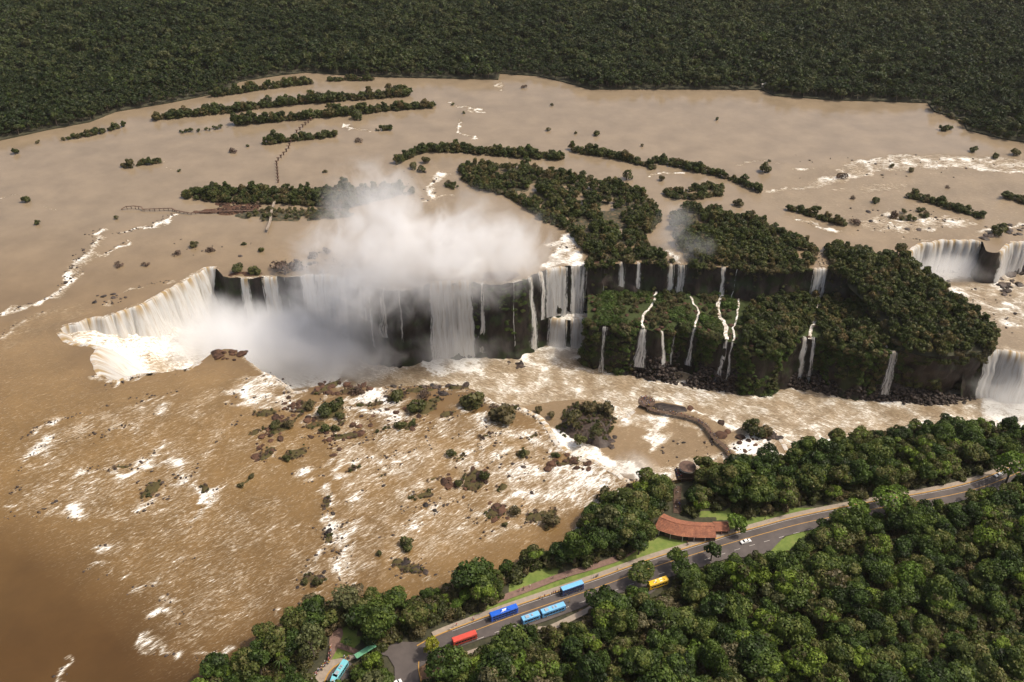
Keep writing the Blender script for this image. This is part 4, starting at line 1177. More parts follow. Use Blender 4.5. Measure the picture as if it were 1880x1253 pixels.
# little streams over the ledge
def stream(pts, w, label, z=Z_MID):
    L_ = smooth_line([W(p[0], p[1], z + 1.5) for p in rough(pts, 3.0)], 1.2, 1); w = w * .5
    Nn = side_normals(L_, 1)
    V = []; Fm = []
    zz = ledge_z(L_[:, 0], L_[:, 1], np.full(len(L_), 10.0)) + .7
    for k, o in enumerate((-1, 0, 1)):
        wob = 1 + .7 * (fbm(np.arange(len(L_)) * .3, np.full(len(L_), k * 3.0), seed=5, oct=2) - .5)
        V.append(np.stack([L_[:, 0] + Nn[:, 0] * o * w * wob, L_[:, 1] + Nn[:, 1] * o * w * wob, zz - abs(o) * .25], 1))
    n = len(L_); i = np.arange(n - 1)
    me = mesh_np("stream", np.concatenate(V), np.concatenate([np.stack([k * n + i, k * n + i + 1, k * n + n + i + 1, k * n + n + i], 1) for k in (0, 1)]), True)
    nv = 3 * n
    attr(me, "foam", np.full(nv, .86)); attr(me, "shallow", np.full(nv, 1.0)); attr(me, "fleck", np.full(nv, 1.0)); attr(me, "turn", np.full(nv, .5))
    tag(link("stream", me, M['water']), label, "stream", kind="structure")


for pts, w, lab in [([(1205, 525), (1202, 545), (1195, 565), (1180, 580), (1178, 592), (1181, 604)], 1.6, "foaming rivulet above the fanning fall"), ([(1240, 527), (1270, 550), (1283, 575), (1276, 602)], 1.3, "rivulet crossing the middle of the green shelf"),
                    ([(1328, 535), (1318, 560), (1322, 580), (1333, 600), (1334, 626)], 2.6, "stepped brown stream on the right of the green shelf"), ([(1352, 535), (1355, 570), (1345, 600), (1345, 628)], 1.2, "narrow stream beside the stepped brown stream"),
                    ([(1505, 540), (1504, 575), (1490, 600), (1487, 620)], 2.2, "stream running between two woods to the twin fall"), ([(1565, 545), (1600, 575), (1625, 620), (1640, 646)], 1.5, "stream along the foot of the headland wood")]:
    stream(pts, w, lab)
x_, y_ = zip(*WL([(1494, 470), (1512, 463), (1528, 480), (1524, 494), (1493, 494)]))

# ------------------------------------------------------------------ spray and mist
M['mist_thick'] = mist_mat("spray_thick", 0.085, 0.032, 2.0, 2.2, .3, .15)
M['mist_wisp'] = mist_mat("spray_wisp", 0.024, 0.05, 1.6, 3.8, .5, .36)
M['mist'] = mist_mat("spray", 0.042, 0.042, 1.6, 3.6, .4, .34)
M['mist_thin'] = mist_mat("spray_thin", 0.036, 0.046, 1.6, 3.8, .45, .36)


def mist(u, v, z, r, mat, label):
    bm = bmesh.new(); bmesh.ops.create_icosphere(bm, subdivisions=3, radius=1.0)
    me = bpy.data.meshes.new("mist"); bm.to_mesh(me); bm.free()
    o = link("mist", me, mat)
    o.location = W3(u, v, z); o.scale = r
    return tag(o, label, "mist", kind="stuff")


mist(250, 640, -36, (66, 42, 26), M['mist_thin'], "white spray at the head of the horseshoe")
mist(395, 626, -42, (92, 54, 38), M['mist_thick'], "dense white spray filling the horseshoe")
mist(530, 628, -46, (94, 48, 34), M['mist_thick'], "dense white spray in the gorge right of the horseshoe")
mist(630, 660, -50, (70, 36, 24), M['mist_thin'], "pale spray drifting over the gorge floor")
mist(640, 500, 22, (56, 40, 58), M['mist_thin'], "billow at the left of the white plume above the rim")
mist(745, 460, 36, (62, 40, 48), M['mist'], "billow in the middle of the white plume above the rim")
mist(850, 452, 38, (64, 40, 44), M['mist'], "billow right of the middle of the white plume")
mist(945, 462, 26, (44, 34, 36), M['mist_thin'], "trailing right end of the white plume")
mist(690, 380, 52, (48, 36, 42), M['mist_thin'], "thin wisp rising at the top of the plume")
mist(590, 560, -14, (56, 36, 46), M['mist_wisp'], "veil of spray hanging in front of the gorge wall")
mist(680, 555, -12, (52, 30, 44), M['mist_thin'], "torn lower edge of the plume inside the gorge")
mist(770, 520, 12, (88, 28, 30), M['mist_thin'], "veil of spray at the rim above the dark rock headland")
mist(830, 640, -50, (50, 30, 22), M['mist'], "spray at the foot of the great square curtain")
mist(1040, 645, -56, (30, 16, 11), M['mist'], "spray at the foot of the two-step falls")
mist(1238, 425, 16, (22, 16, 34), M['mist_wisp'], "upper wisp of grey mist above the upper small falls")
mist(1275, 475, 2, (24, 15, 30), M['mist_wisp'], "lower wisp of grey mist beside the upper small falls")
mist(1740, 490, -19, (62, 22, 13), M['mist_thick'], "spray under the curved falls at upper right")
mist(1870, 725, -50, (45, 28, 20), M['mist'], "spray at the foot of the heavy falls on the right")
mist(1165, 858, -18, (26, 18, 11), M['mist'], "spray over the terrace below the near step")

# ------------------------------------------------------------------ rocks
def rock_mesh(seed, sub=2, flat=.62):
    bm = bmesh.new(); bmesh.ops.create_icosphere(bm, subdivisions=sub, radius=1.0)
    P = np.array([v.co for v in bm.verts])
    d = 1 + (fbm(P[:, 0] * 1.3 + seed * 7.7, P[:, 1] * 1.3, P[:, 2] * 1.3, seed=seed, oct=3) - .5) * 1.1
    rr = random.Random(seed)
    for v, k in zip(bm.verts, d):
        v.co *= k
    for _ in range(5):           # split faces
        nrm = Vector((rr.uniform(-1, 1), rr.uniform(-1, 1), rr.uniform(-.2, 1))).normalized()
        for v in bm.verts:
            e = v.co.dot(nrm) - .72
            if e > 0: v.co -= nrm * e * .85
    for v in bm.verts:
        v.co.z *= flat; v.co.x *= 1.15
    me = bpy.data.meshes.new("boulder"); bm.to_mesh(me); bm.free()
    return me


ROCKS = {'rock': [], 'rock_dark': []}
for k in ROCKS:
    for i in range(6):
        me = rock_mesh(i + 1, 2 if i < 4 else 1)
        me.materials.append(M[k]); ROCKS[k].append(me)


ORD = "first second third fourth fifth sixth seventh eighth ninth tenth eleventh twelfth thirteenth fourteenth fifteenth sixteenth seventeenth eighteenth nineteenth twentieth".split()
ORD += ["twenty-" + w for w in ORD[:9]] + ["thirtieth"] + ["thirty-" + w for w in ORD[:9]]


def ordinal(k, n):
    """place of the k-th of n things counted from the left"""
    if n == 1: return ""
    if k == 0: return ", leftmost"
    if k == n - 1: return ", rightmost"
    if k < 20 or k < n / 2: return ", %s from the left" % ORD[k]
    return ", %s from the right" % ORD[n - 1 - k]


BOULDERS = []


def boulder(u, v, z, size, kind, label, group, cat="boulder"):
    BOULDERS.append([u, v, z, size * random.uniform(.75, 1.25), kind, label, group])


def make_boulders(limit=290):
    BOULDERS.sort(key=lambda b: -b[3] * S(b[0], b[1], b[2]) - (50 if b[6] is None else 0))
    groups = {}
    for b in BOULDERS[:limit]:
        groups.setdefault(b[5], []).append(b)
    for label, bs in groups.items():
        bs.sort(key=lambda b: b[0])
        for k, (u, v, z, s, kind, _, group) in enumerate(bs):
            me = random.choice(ROCKS[kind][:4])
            o = bpy.data.objects.new("boulder", me); COL.objects.link(o)
            x, y = W(u, v, z)
            o.location = (x, y, z + s * .05)
            o.rotation_euler = (random.uniform(-.2, .2), random.uniform(-.2, .2), random.uniform(0, 6.28))
            o.scale = (s * random.uniform(.8, 1.4), s * random.uniform(.8, 1.2), s * random.uniform(.6, 1.0))
            tag(o, label + ordinal(k, len(bs)), "boulder", group)
    for kind in ROCKS:
        pts = [(*W(b[0], b[1], b[2]), b[2] + .1, b[3]) for b in BOULDERS[limit:] if b[4] == kind]
        if pts:
            joined_rocks("small_rocks", pts, M[kind], "small %s rocks scattered through the rapids" % ("brown" if kind == 'rock' else "dark"))


def zone(poly, n, smin, smax, kind, label, group, z=0.0):
    us = [p[0] for p in poly]; vs2 = [p[1] for p in poly]
    A = np.array([[random.uniform(min(us), max(us)), random.uniform(min(vs2), max(vs2))] for _ in range(n * 30)])
    ok = A[inpoly(A[:, 0], A[:, 1], poly)][:int(n * 1.7)]
    for u, v in ok:
        boulder(u, v, z, (smin + (smax - smin) * random.random() ** 2.8) * .78, kind, label, group)


def box(u0, v0, u1, v1): return [(u0, v0), (u1, v0), (u1, v1), (u0, v1)]


def band(a, b, w):
    """box tilted along a line"""
    dx, dy = b[0] - a[0], b[1] - a[1]; l = math.hypot(dx, dy); nx, ny = -dy / l * w / 2, dx / l * w / 2
    return [(a[0] + nx, a[1] + ny), (b[0] + nx, b[1] + ny), (b[0] - nx, b[1] - ny), (a[0] - nx, a[1] - ny)]


for poly, n, a, b, kd, lab, grp in [
    (box(391, 645, 453, 662), 11, 1.6, 4.2, 'rock', "brown rock on the point of the near lip facing the horseshoe", "rocks on the near point"),
    (band((540, 735), (470, 845), 34), 34, .9, 3.4, 'rock', "red brown rock in the slanting rock band left of the shrubs", "rocks of the slanting band"),
    (band((580, 712), (680, 716), 22), 24, .9, 3.2, 'rock', "brown rock along the near lip left of centre", "rocks on the near lip, left"),
    (band((700, 718), (860, 716), 22), 32, .7, 2.6, 'rock_dark', "dark rock along the near lip at centre", "rocks on the near lip, centre"),
    (box(560, 760, 690, 810), 22, .8, 2.8, 'rock', "brown rock among the low shrubs on the near rapids", "rocks among the low shrubs"),
    (band((600, 800), (625, 845), 26), 9, .8, 2.2, 'rock', "small brown rock in the rapids below the shrubs", "rocks below the shrubs"),
    (box(700, 740, 790, 790), 18, .8, 2.6, 'rock', "red brown rock beside the white chute on the near lip", "rocks beside the white chute"),
    (box(808, 858, 896, 905), 18, 1.0, 3.4, 'rock', "red brown rock heaped around the shrubs in mid rapids", "rock heap in mid rapids"),
    (box(890, 925, 932, 955), 11, 1.0, 3.2, 'rock', "brown rock in the heap above the bank trees", "rock heap near the bank trees"),
    (box(706, 1020, 785, 1062), 14, .7, 2.4, 'rock_dark', "dark rock awash near the lone round bush", "rocks near the round bush"),
    (box(735, 895, 810, 945), 16, .7, 2.0, 'rock_dark', "dark rock in the centre of the rapids", "rocks in the centre rapids"),
    (box(249, 880, 311, 922), 12, .6, 2.0, 'rock_dark', "dark rock showing in the left rapids", "rocks in the left rapids"),
    (box(590, 905, 612, 1000), 14, .6, 1.8, 'rock_dark', "dark rock along the curved white ridge of the rapids", "rocks on the white ridge"),
    (box(545, 1050, 600, 1085), 14, .6, 1.8, 'rock_dark', "dark rock by the trees at the lower bank", "rocks by the lower bank"),
    (box(160, 540, 260, 560), 9, .8, 2.4, 'rock_dark', "dark rock just upstream of the amber lip", "rocks above the amber lip"),
    (band((150, 455), (120, 520), 20), 12, .7, 2.0, 'rock_dark', "dark rock in the white ledge at far left", "rocks in the left ledge"),
    (box(1005, 830, 1085, 862), 20, .8, 3.0, 'rock', "rock among the white water above the terrace step", "rocks above the terrace step"),
    (box(930, 840, 1000, 945), 14, .6, 1.8, 'rock_dark', "small dark rock in the white rapids near the bank", "rocks in the white rapids"),
    (box(1150, 880, 1185, 900), 8, .6, 2.2, 'rock_dark', "dark rock beside the white step near the wooded bank", "rocks beside the step"),
    (box(560, 455, 640, 500), 12, .8, 2.2, 'rock_dark', "dark rock upstream of the mist", "rocks upstream of the mist"),
    (box(320, 440, 480, 475), 10, .6, 1.6, 'rock_dark', "small rock in the calm water above the horseshoe", "rocks above the horseshoe"),
    (box(720, 300, 830, 370), 14, .8, 2.2, 'rock_dark', "small rock in the rapids left of the large island", "rocks left of the large island"),
    (box(1460, 285, 1880, 330), 26, .7, 2.2, 'rock_dark', "small dark rock in the far right rapids", "rocks in the far right rapids"),
    (box(1560, 380, 1780, 430), 22, .8, 3.0, 'rock_dark', "low brown rock above the curved right falls", "rocks above the curved falls"),
    (box(1806, 412, 1880, 440), 14, 1.2, 3.6, 'rock_dark', "large dark rock between the two right side falls", "rocks between the side falls"),
    (box(1085, 440, 1000, 470), 10, .7, 2.0, 'rock_dark', "rock in the cascade above the two-step falls", "rocks above the two-step falls"),
]:
    zone(poly, n, a, b, kd, lab, grp)
zone(box(1830, 500, 1880, 545), 16, 1.6, 5.0, 'rock_dark', "large dark boulder in the side channel by the right edge", "boulders by the right edge", Z_MID)
zone(box(1700, 515, 1840, 575), 26, .6, 2.0, 'rock_dark', "small dark rock in the foaming side channel", "rocks in the side channel", Z_MID)
zone(box(1790, 575, 1870, 612), 10, .8, 2.2, 'rock_dark', "dark rock in the lower side channel", "rocks in the lower side channel", Z_MID)
zone(box(932, 664, 962, 676), 9, 1.4, 3.4, 'rock_dark', "dark boulder standing in the gorge water", "boulders in the gorge water", Z_LOW)
zone(box(1110, 800, 1130, 825), 10, .8, 2.4, 'rock_dark', "dark rock at the foot of the rocky mound", "rocks by the mound", Z_MID)
zone(box(1210, 805, 1330, 862), 16, .6, 1.8, 'rock_dark', "dark rock in the shallow water by the walkway", "rocks by the walkway", Z_MID)
zone(box(1345, 795, 1410, 832), 18, .7, 2.6, 'rock', "brown rock in the white water right of the walkway", "rocks right of the walkway", Z_MID)
zone(box(1405, 795, 1432, 815), 6, 1.4, 3.0, 'rock_dark', "dark rock on the terrace corner by the large bush", "rocks on the terrace corner", Z_MID)
for k, (u, v, s_) in enumerate([(1268, 750, 2.2), (1324, 776, 2.6), (1322, 799, 3.0), (1336, 793, 2.4)]):
    boulder(u, v, Z_MID, s_, 'rock', ["grey pointed rock at the bend of the walkway", "long rock slab right of the walkway bend", "large brown rock touching the walkway", "dark tipped rock at the terrace edge by the walkway"][k], None)

# low shoals of bare rock and dry grass in the near rapids: centre, half length and half width in picture pixels, tilt
SHOALS = [(489, 758, 22, 7, .1), (470, 793, 18, 6, .35), (515, 783, 30, 12, .4), (562, 746, 24, 8, .45), (577, 780, 20, 7, .2), (610, 752, 26, 13, .3), (606, 789, 20, 7, .1), (600, 712, 26, 7, .5), (645, 718, 22, 8, .2), (492, 832, 22, 9, .6), (540, 833, 30, 11, .3),
          (666, 744, 16, 6, .0), (727, 729, 22, 10, .2), (778, 750, 28, 14, .1), (772, 716, 30, 6, .0), (745, 783, 20, 8, .1), (868, 738, 24, 16, .1), (925, 758, 30, 14, .3), (838, 712, 24, 5, .0), (872, 880, 26, 18, .5), (910, 940, 22, 13, .3), (992, 948, 32, 12, .2), (957, 832, 16, 9, .2),
          (924, 896, 14, 9, .3), (748, 1040, 34, 14, -.3), (775, 910, 24, 9, .2), (1045, 848, 26, 8, .3), (570, 1068, 26, 12, .1), (1168, 890, 18, 7, .2), (280, 900, 26, 12, .5), (640, 800, 34, 6, .2), (550, 762, 14, 4, .6), (630, 775, 16, 5, .5), (690, 742, 16, 6, .3), (700, 790, 20, 4, .3), (800, 735, 16, 7, .2), (820, 760, 18, 6, .3), (846, 840, 16, 6, .4), (705, 875, 16, 5, .3), (650, 860, 18, 4, .4), (795, 880, 14, 6, .2), (600, 925, 10, 12, .2), (602, 985, 8, 12, .2),
          (375, 900, 14, 8, .9), (455, 882, 12, 4, .6), (220, 856, 24, 4, .0), (980, 800, 14, 6, .3), (890, 800, 16, 4, .3)]
SHOAL_POLY = []
SHOALS.sort(key=lambda a: a[0])
for k, (u, v, a, b, tl_) in enumerate(SHOALS):
    pl = []
    for i in range(22):
        th = i * 6.2832 / 22; r = .7 + .6 * float(fbm(np.array([k * 5.1 + math.cos(th) * 1.4]), np.array([math.sin(th) * 1.4 + k]), seed=9, oct=3)[0])
        x0, y0 = math.cos(th) * a * r, math.sin(th) * b * r
        pl.append((u + x0 * math.cos(tl_) + y0 * math.sin(tl_), v - x0 * math.sin(tl_) + y0 * math.cos(tl_)))
    SHOAL_POLY.append(WL(pl))
    land("rock_shoal", WL(pl), lambda x, y, d: -.5 + np.clip(d * .5, 0, 1.0) + (fbm(x * .45, y * .45, seed=15, oct=3) - .48) * 2.2 * np.clip(d / 2, .2, 1), M['shoal'], "low brown rock shoal in the near rapids" + ordinal(k, len(SHOALS)), "rock shoal", c=1.3)

# boulder slope at the foot of the lower wall: too many to count
def joined_rocks(name, pts, mat, label):
    base = [np.array([v.co for v in m.vertices]) for m in ROCKS['rock_dark'][4:6]]
    fcs = [np.array([p.vertices[:] for p in m.polygons]) for m in ROCKS['rock_dark'][4:6]]
    V = []; Fc = []; nb = 0
    for i, (x, y, z, s) in enumerate(pts):
        b = base[i % 2]; a = random.uniform(0, 6.28); c, n_ = math.cos(a), math.sin(a)
        sx, sy, sz = s * random.uniform(.8, 1.3), s * random.uniform(.8, 1.2), s * random.uniform(.7, 1.2)
        p = b * (sx, sy, sz)
        V.append(np.stack([p[:, 0] * c - p[:, 1] * n_ + x, p[:, 0] * n_ + p[:, 1] * c + y, p[:, 2] + z], 1)); Fc.append(fcs[i % 2] + nb); nb += len(b)
    me = mesh_np(name, np.concatenate(V), np.concatenate(Fc))
    return tag(link(name, me, mat), label, "rocks", kind="stuff")


TALUS = [(a_, b_ + 5) for a_, b_ in [(1135, 668), (1150, 680), (1200, 692), (1250, 702), (1300, 712), (1345, 716), (1360, 700), (1390, 694), (1440, 700), (1480, 712), (1540, 722), (1617, 730), (1700, 737), (1755, 738), (1795, 728)]]
tl = smooth_line(WL(TALUS, Z_LOW), 3, 1)
fl_ = smooth_line(WL([(1135, 672 - 20)] + [(p[0], p[1]) for p in FRONT_LEDGE[2:20]], Z_MID), 3, 0)
pts = []
dist_, qx_, qy_ = nearest(tl[:, 0], tl[:, 1], [tuple(a) for a in fl_])
for i in range(3200):
    k = int(random.random() * (len(tl) - 1))
    p = tl[k]; t = random.random()
    x = p[0] + (qx_[k] - p[0]) * t + random.gauss(0, 1.5); y = p[1] + (qy_[k] - p[1]) * t + random.gauss(0, 1.0)
    pts.append((x, y, Z_LOW + t * (15 if k < len(tl) * .36 else 9) - .3 + random.uniform(-.5, .8), .7 + 1.5 * random.random() ** 2))
joined_rocks("boulder_slope", pts, M['rock_dark'], "slope of dark wet boulders along the foot of the lower wall")
pts = []
for pl, n in ((LEDGE_POLY, 420),):
    xs = [p[0] for p in pl]; ys = [p[1] for p in pl]
    while len(pts) < n:
        x, y = random.uniform(min(xs), max(xs)), random.uniform(min(ys), max(ys))
        if inpoly(np.array([x]), np.array([y]), pl)[0]:
            pts.append((x, y, float(ledge_z(np.array([x]), np.array([y]), np.array([9.0]))[0]), .6 + 1.9 * random.random() ** 2))
joined_rocks("shelf_rocks", pts, M['rock'], "scattered brown rocks on the green shelf between the small falls")
pts = []
for k in range(220):
    u, v = random.uniform(400, 480), random.uniform(371, 394)
    x, y = W(u, v, 0); pts.append((x, y, .4, .5 + 1.1 * random.random() ** 2))
joined_rocks("rubble", pts, M['rock'], "red brown rubble on the flat under the ruined footbridge")
make_boulders()
# small wet rocks that the white ledges of the rapids break on
pts = []
for line, w, f in FOAM:
    if line[0][1] < 400: continue
    L_ = smooth_line(WL(line), 1.5, 0)
    if len(L_) < 3: continue
    ang_ = flow_angle(L_[:, 0], L_[:, 1])
    for p, a_ in zip(L_, ang_):
        for k in range(2):
            if random.random() < .55:
                e = random.uniform(-3.5, 1.5)
                pts.append((p[0] + math.cos(a_) * e + random.gauss(0, .8), p[1] + math.sin(a_) * e + random.gauss(0, .8), random.uniform(-.25, .1), .25 + .75 * random.random() ** 2))
joined_rocks("ledge_rocks", pts, M['rock_dark'], "small wet dark rocks along the white ledges of the rapids")

# ------------------------------------------------------------------ trees and shrubs
def crown_arrays(rng, R, H, z0, nlobe, nleaf, leaf, flat=.75, shell=.55, lobe_r=(.30, .5)):
    """leaf-sized quads on many overlapping lobes; returns verts, quads, tint per face"""
    c = []
    while len(c) < nlobe:
        p = rng.uniform(-1, 1, 3)
        r = np.linalg.norm(p)
        if r > 1 or r < shell * .6 or p[2] < -.55: continue
        c.append(p)
    c = np.array(c) * (R * .72, R * .72, H * .5 * .78)
    c[:, 2] += z0 + H * .5
    lr = rng.uniform(lobe_r[0], lobe_r[1], nlobe) * R
    lt = rng.uniform(.15, .85, nlobe)
    k = rng.choice(nlobe, nleaf, p=lr ** 2 / (lr ** 2).sum())
    d = rng.normal(size=(nleaf, 3)); d[:, 2] = d[:, 2] * .8 + .35
    d /= np.linalg.norm(d, axis=1, keepdims=True)
    P = c[k] + d * (lr[k] * rng.uniform(.78, 1.08, nleaf))[:, None] * (1, 1, flat)
    # drop leaves buried in another lobe
    bad = np.zeros(nleaf, bool)
    for j in range(nlobe):
        q = (P - c[j]) / (1, 1, flat)
        bad |= (np.linalg.norm(q, axis=1) < lr[j] * .72)
    P, d, k = P[~bad], d[~bad], k[~bad]
    n = len(P)
    nr = d + rng.normal(size=(n, 3)) * .45; nr /= np.linalg.norm(nr, axis=1, keepdims=True)
    a = np.cross(nr, rng.normal(size=(n, 3))); a /= np.linalg.norm(a, axis=1, keepdims=True)
    b = np.cross(nr, a)
    s = leaf * rng.uniform(.55, 1.35, n)[:, None] * .5
    s2 = s * rng.uniform(.6, 1.0, n)[:, None]
    V = np.stack([P - a * s - b * s2 * .6, P + a * s * .7 - b * s2, P + a * s + b * s2 * .7, P - a * s * .6 + b * s2], 1).reshape(-1, 3)
    Q = np.arange(4 * n).reshape(n, 4)
    t = np.clip(lt[k] + rng.normal(size=n) * .13, 0, 1)
    return V, Q, t


def crown_mesh(name, mat, rng, **kw):
    V, Q, t = crown_arrays(rng, **kw)
    me = mesh_np(name, V, Q)
    attr(me, "tint", t, 'FACE')
    me.materials.append(mat)
    return me


def trunk_mb(rng, H, r0, R, n=4, z_low=-1.0):
    mb = MB()
    lean = rng.uniform(-.06, .06, 2) * H
    pts = [(0, 0, z_low), (lean[0] * .2, lean[1] * .2, H * .3), (lean[0] * .6, lean[1] * .6, H * .55), (lean[0], lean[1], H * .8)]
    mb.tube(pts, [r0 * 1.3, r0, r0 * .7, r0 * .25], 6)
    for i in range(n):
        a = i * 6.283 / n + rng.uniform(-.5, .5); z1 = H * rng.uniform(.38, .6)
        e = (math.cos(a) * R * .6, math.sin(a) * R * .6, z1 + H * rng.uniform(.15, .3))
        m = (e[0] * .45, e[1] * .45, z1 + (e[2] - z1) * .6)
        mb.tube([(lean[0] * .4, lean[1] * .4, z1), m, e], [r0 * .5, r0 * .34, r0 * .12], 5)
    return mb


TREE = {}


def tree_kind(key, mat, count, seed, Hr, Rr, nlobe, nleaf, leaf, frac=.62, flat=.75, sink=0.0, **kw):
    rng = np.random.default_rng(seed); L_ = []
    for i in range(count):
        H = rng.uniform(*Hr); R = rng.uniform(*Rr); ch = H * frac
        cm = crown_mesh("crown", mat, rng, R=R, H=ch, z0=H - ch - sink * H, nlobe=nlobe, nleaf=nleaf, leaf=leaf, flat=flat, **kw)
        tm = trunk_mb(rng, H, .24 + .02 * R, R).mesh("trunk"); tm.materials.append(M['bark'])
        L_.append((cm, tm, H, R))
    TREE[key] = L_


tree_kind('forest', M['leaf'], 9, 3, (12, 18), (5.2, 7.6), 21, 3600, .82, .6, flat=.7, lobe_r=(.22, .50))
tree_kind('tall', M['leaf'], 4, 23, (15, 20), (3.8, 5.0), 15, 1900, .9, .7)
tree_kind('sparse', M['leaf_pale'], 3, 24, (11, 15), (4.8, 6.4), 20, 1100, .8, .6, shell=.85, lobe_r=(.16, .34))
tree_kind('round', M['leaf'], 4, 4, (9, 12), (4.2, 5.4), 16, 1900, .85)
tree_kind('bright', M['leaf_bright'], 2, 5, (12, 14), (7.0, 7.6), 26, 2800, .95, .5)
tree_kind('bright_small', M['leaf_bright'], 2, 15, (8, 10), (4.2, 5.0), 14, 1700, .85, .6)
tree_kind('yellow', M['leaf_yellow'], 1, 6, (13, 13.1), (4.8, 5.0), 17, 800, .9, .75, shell=.8, lobe_r=(.2, .34))
tree_kind('island', M['leaf_island'], 8, 7, (8, 12), (3.2, 5.0), 14, 900, 1.0, .86, sink=.10, lobe_r=(.24, .5))
tree_kind('far_pale', M['leaf_far_pale'], 5, 28, (11, 15), (4.0, 6.4), 11, 420, 1.45, .6)
tree_kind('far', M['leaf_far'], 8, 8, (11, 16), (3.8, 6.0), 11, 460, 1.45, .6)
tree_kind('shrub', M['leaf_shrub'], 5, 9, (3.4, 4.6), (2.4, 3.4), 10, 700, .62, .92, flat=.9, sink=.22)
tree_kind('dry', M['leaf_dry'], 3, 10, (2.6, 3.4), (2.2, 3.2), 9, 420, .5, .92, shell=.8, sink=.22)
tree_kind('low', M['leaf_low'], 4, 12, (2.4, 3.6), (2.2, 3.4), 9, 480, .72, .95, flat=.8, sink=.22)


def palm_meshes():
    mb = MB(); mb.tube([(0, 0, -.5), (.2, .1, 4), (.3, .2, 9)], [.28, .22, .18], 6)
    tm = mb.mesh("trunk"); tm.materials.append(M['bark'])
    V = []; Fc = []; rr = random.Random(4)
    for i in range(16):
        a = i * 6.283 / 16 + rr.uniform(-.2, .2); up = rr.uniform(-.1, 1.0); prev = None
        for j in range(7):
            t = j / 6; r = 3.4 * t; z = 9 + up * 2.0 * t - 2.6 * t * t
            w = .42 * (1 - t) + .08
            c = Vector((.3 + math.cos(a) * r, .2 + math.sin(a) * r, z)); s_ = Vector((-math.sin(a), math.cos(a), 0)) * w
            b = len(V); V += [c - s_ + Vector((0, 0, -.15)), c, c + s_ + Vector((0, 0, -.15))]
            if prev is not None: Fc += [(prev, prev + 1, b + 1, b), (prev + 1, prev + 2, b + 2, b + 1)]
            prev = b
    me = bpy.data.meshes.new("crown"); me.from_pydata([tuple(v) for v in V], [], Fc); me.update()
    attr(me, "tint", [.5] * len(Fc), 'FACE'); me.materials.append(M['leaf'])
    return me, tm, 10.0, 3.4


TREE['palm'] = [palm_meshes()]


def place_tree(kind, x, y, z, scale=1.0, label=None, group=None, name="tree", cat="tree", i=None, parts=("crown", "trunk")):
    cm, tm, H, R = random.choice(TREE[kind]) if i is None else TREE[kind][i]
    o = empty(name, (x, y, z), random.uniform(0, 6.28))
    s = scale
    o.scale = (s * random.uniform(.78, 1.22), s * random.uniform(.78, 1.22), s * random.uniform(.85, 1.15))
    c = bpy.data.objects.new(parts[0], cm); COL.objects.link(c); c.parent = o
    t = bpy.data.objects.new(parts[1], tm); COL.objects.link(t); t.parent = o
    return tag(o, label, cat, group)


# prototypes for the masses of trees: one mesh each, kept outside the scene
def proto_collection(key):
    col = bpy.data.collections.new("prototypes_" + key)
    for i, (cm, tm, H, R) in enumerate(TREE[key]):
        bm = bmesh.new(); bm.from_mesh(cm)
        me = bpy.data.meshes.new("tree_prototype")
        nv = len(cm.vertices); tv = len(tm.vertices)
        V = np.zeros((nv, 3), np.float32); cm.vertices.foreach_get("co", V.ravel())
        bm.free()
        tmb = tm.copy()
        verts = [tuple(v) for v in V] + [tuple(v.co) for v in tm.vertices]
        faces = [tuple(p.vertices) for p in cm.polygons] + [tuple(nv + k for k in p.vertices) for p in tm.polygons]
        me.from_pydata(verts, [], faces)
        t = np.zeros(len(cm.polygons), np.float32); cm.attributes["tint"].data.foreach_get("value", t)
        attr(me, "tint", np.concatenate([t, np.full(len(tm.polygons), .4)]), 'FACE')
        me.materials.append(cm.materials[0]); me.materials.append(M['bark'])
        me.polygons.foreach_set("material_index", [0] * len(cm.polygons) + [1] * len(tm.polygons))
        me.update()
        o = bpy.data.objects.new("%s_prototype_%02d" % (key, i), me)
        col.objects.link(o)
    return col


PROTO = {}


def scatter_group(key):
    if key not in PROTO: PROTO[key] = proto_collection(key)
    ng = bpy.data.node_groups.new("scatter_" + key, 'GeometryNodeTree')
    ng.interface.new_socket(name="Geometry", in_out='INPUT', socket_type='NodeSocketGeometry')
    ng.interface.new_socket(name="Geometry", in_out='OUTPUT', socket_type='NodeSocketGeometry')
    gi = ng.nodes.new("NodeGroupInput"); go = ng.nodes.new("NodeGroupOutput")
    ci = ng.nodes.new("GeometryNodeCollectionInfo"); ci.inputs['Collection'].default_value = PROTO[key]
    ci.inputs['Separate Children'].default_value = True; ci.inputs['Reset Children'].default_value = True
    ip = ng.nodes.new("GeometryNodeInstanceOnPoints"); ip.inputs['Pick Instance'].default_value = True

    def na(nm, ty):
        n = ng.nodes.new("GeometryNodeInputNamedAttribute"); n.data_type = ty; n.inputs['Name'].default_value = nm
        return n.outputs['Attribute']
    cb = ng.nodes.new("ShaderNodeCombineXYZ"); ng.links.new(na("turn", 'FLOAT'), cb.inputs[2])
    er = ng.nodes.new("FunctionNodeEulerToRotation"); ng.links.new(cb.outputs[0], er.inputs[0])
    ng.links.new(gi.outputs[0], ip.inputs['Points']); ng.links.new(ci.outputs[0], ip.inputs['Instance'])
    ng.links.new(na("pick", 'INT'), ip.inputs['Instance Index']); ng.links.new(er.outputs[0], ip.inputs['Rotation'])
    ng.links.new(na("size", 'FLOAT_VECTOR'), ip.inputs['Scale']); ng.links.new(ip.outputs[0], go.inputs[0])
    return ng


SG = {}


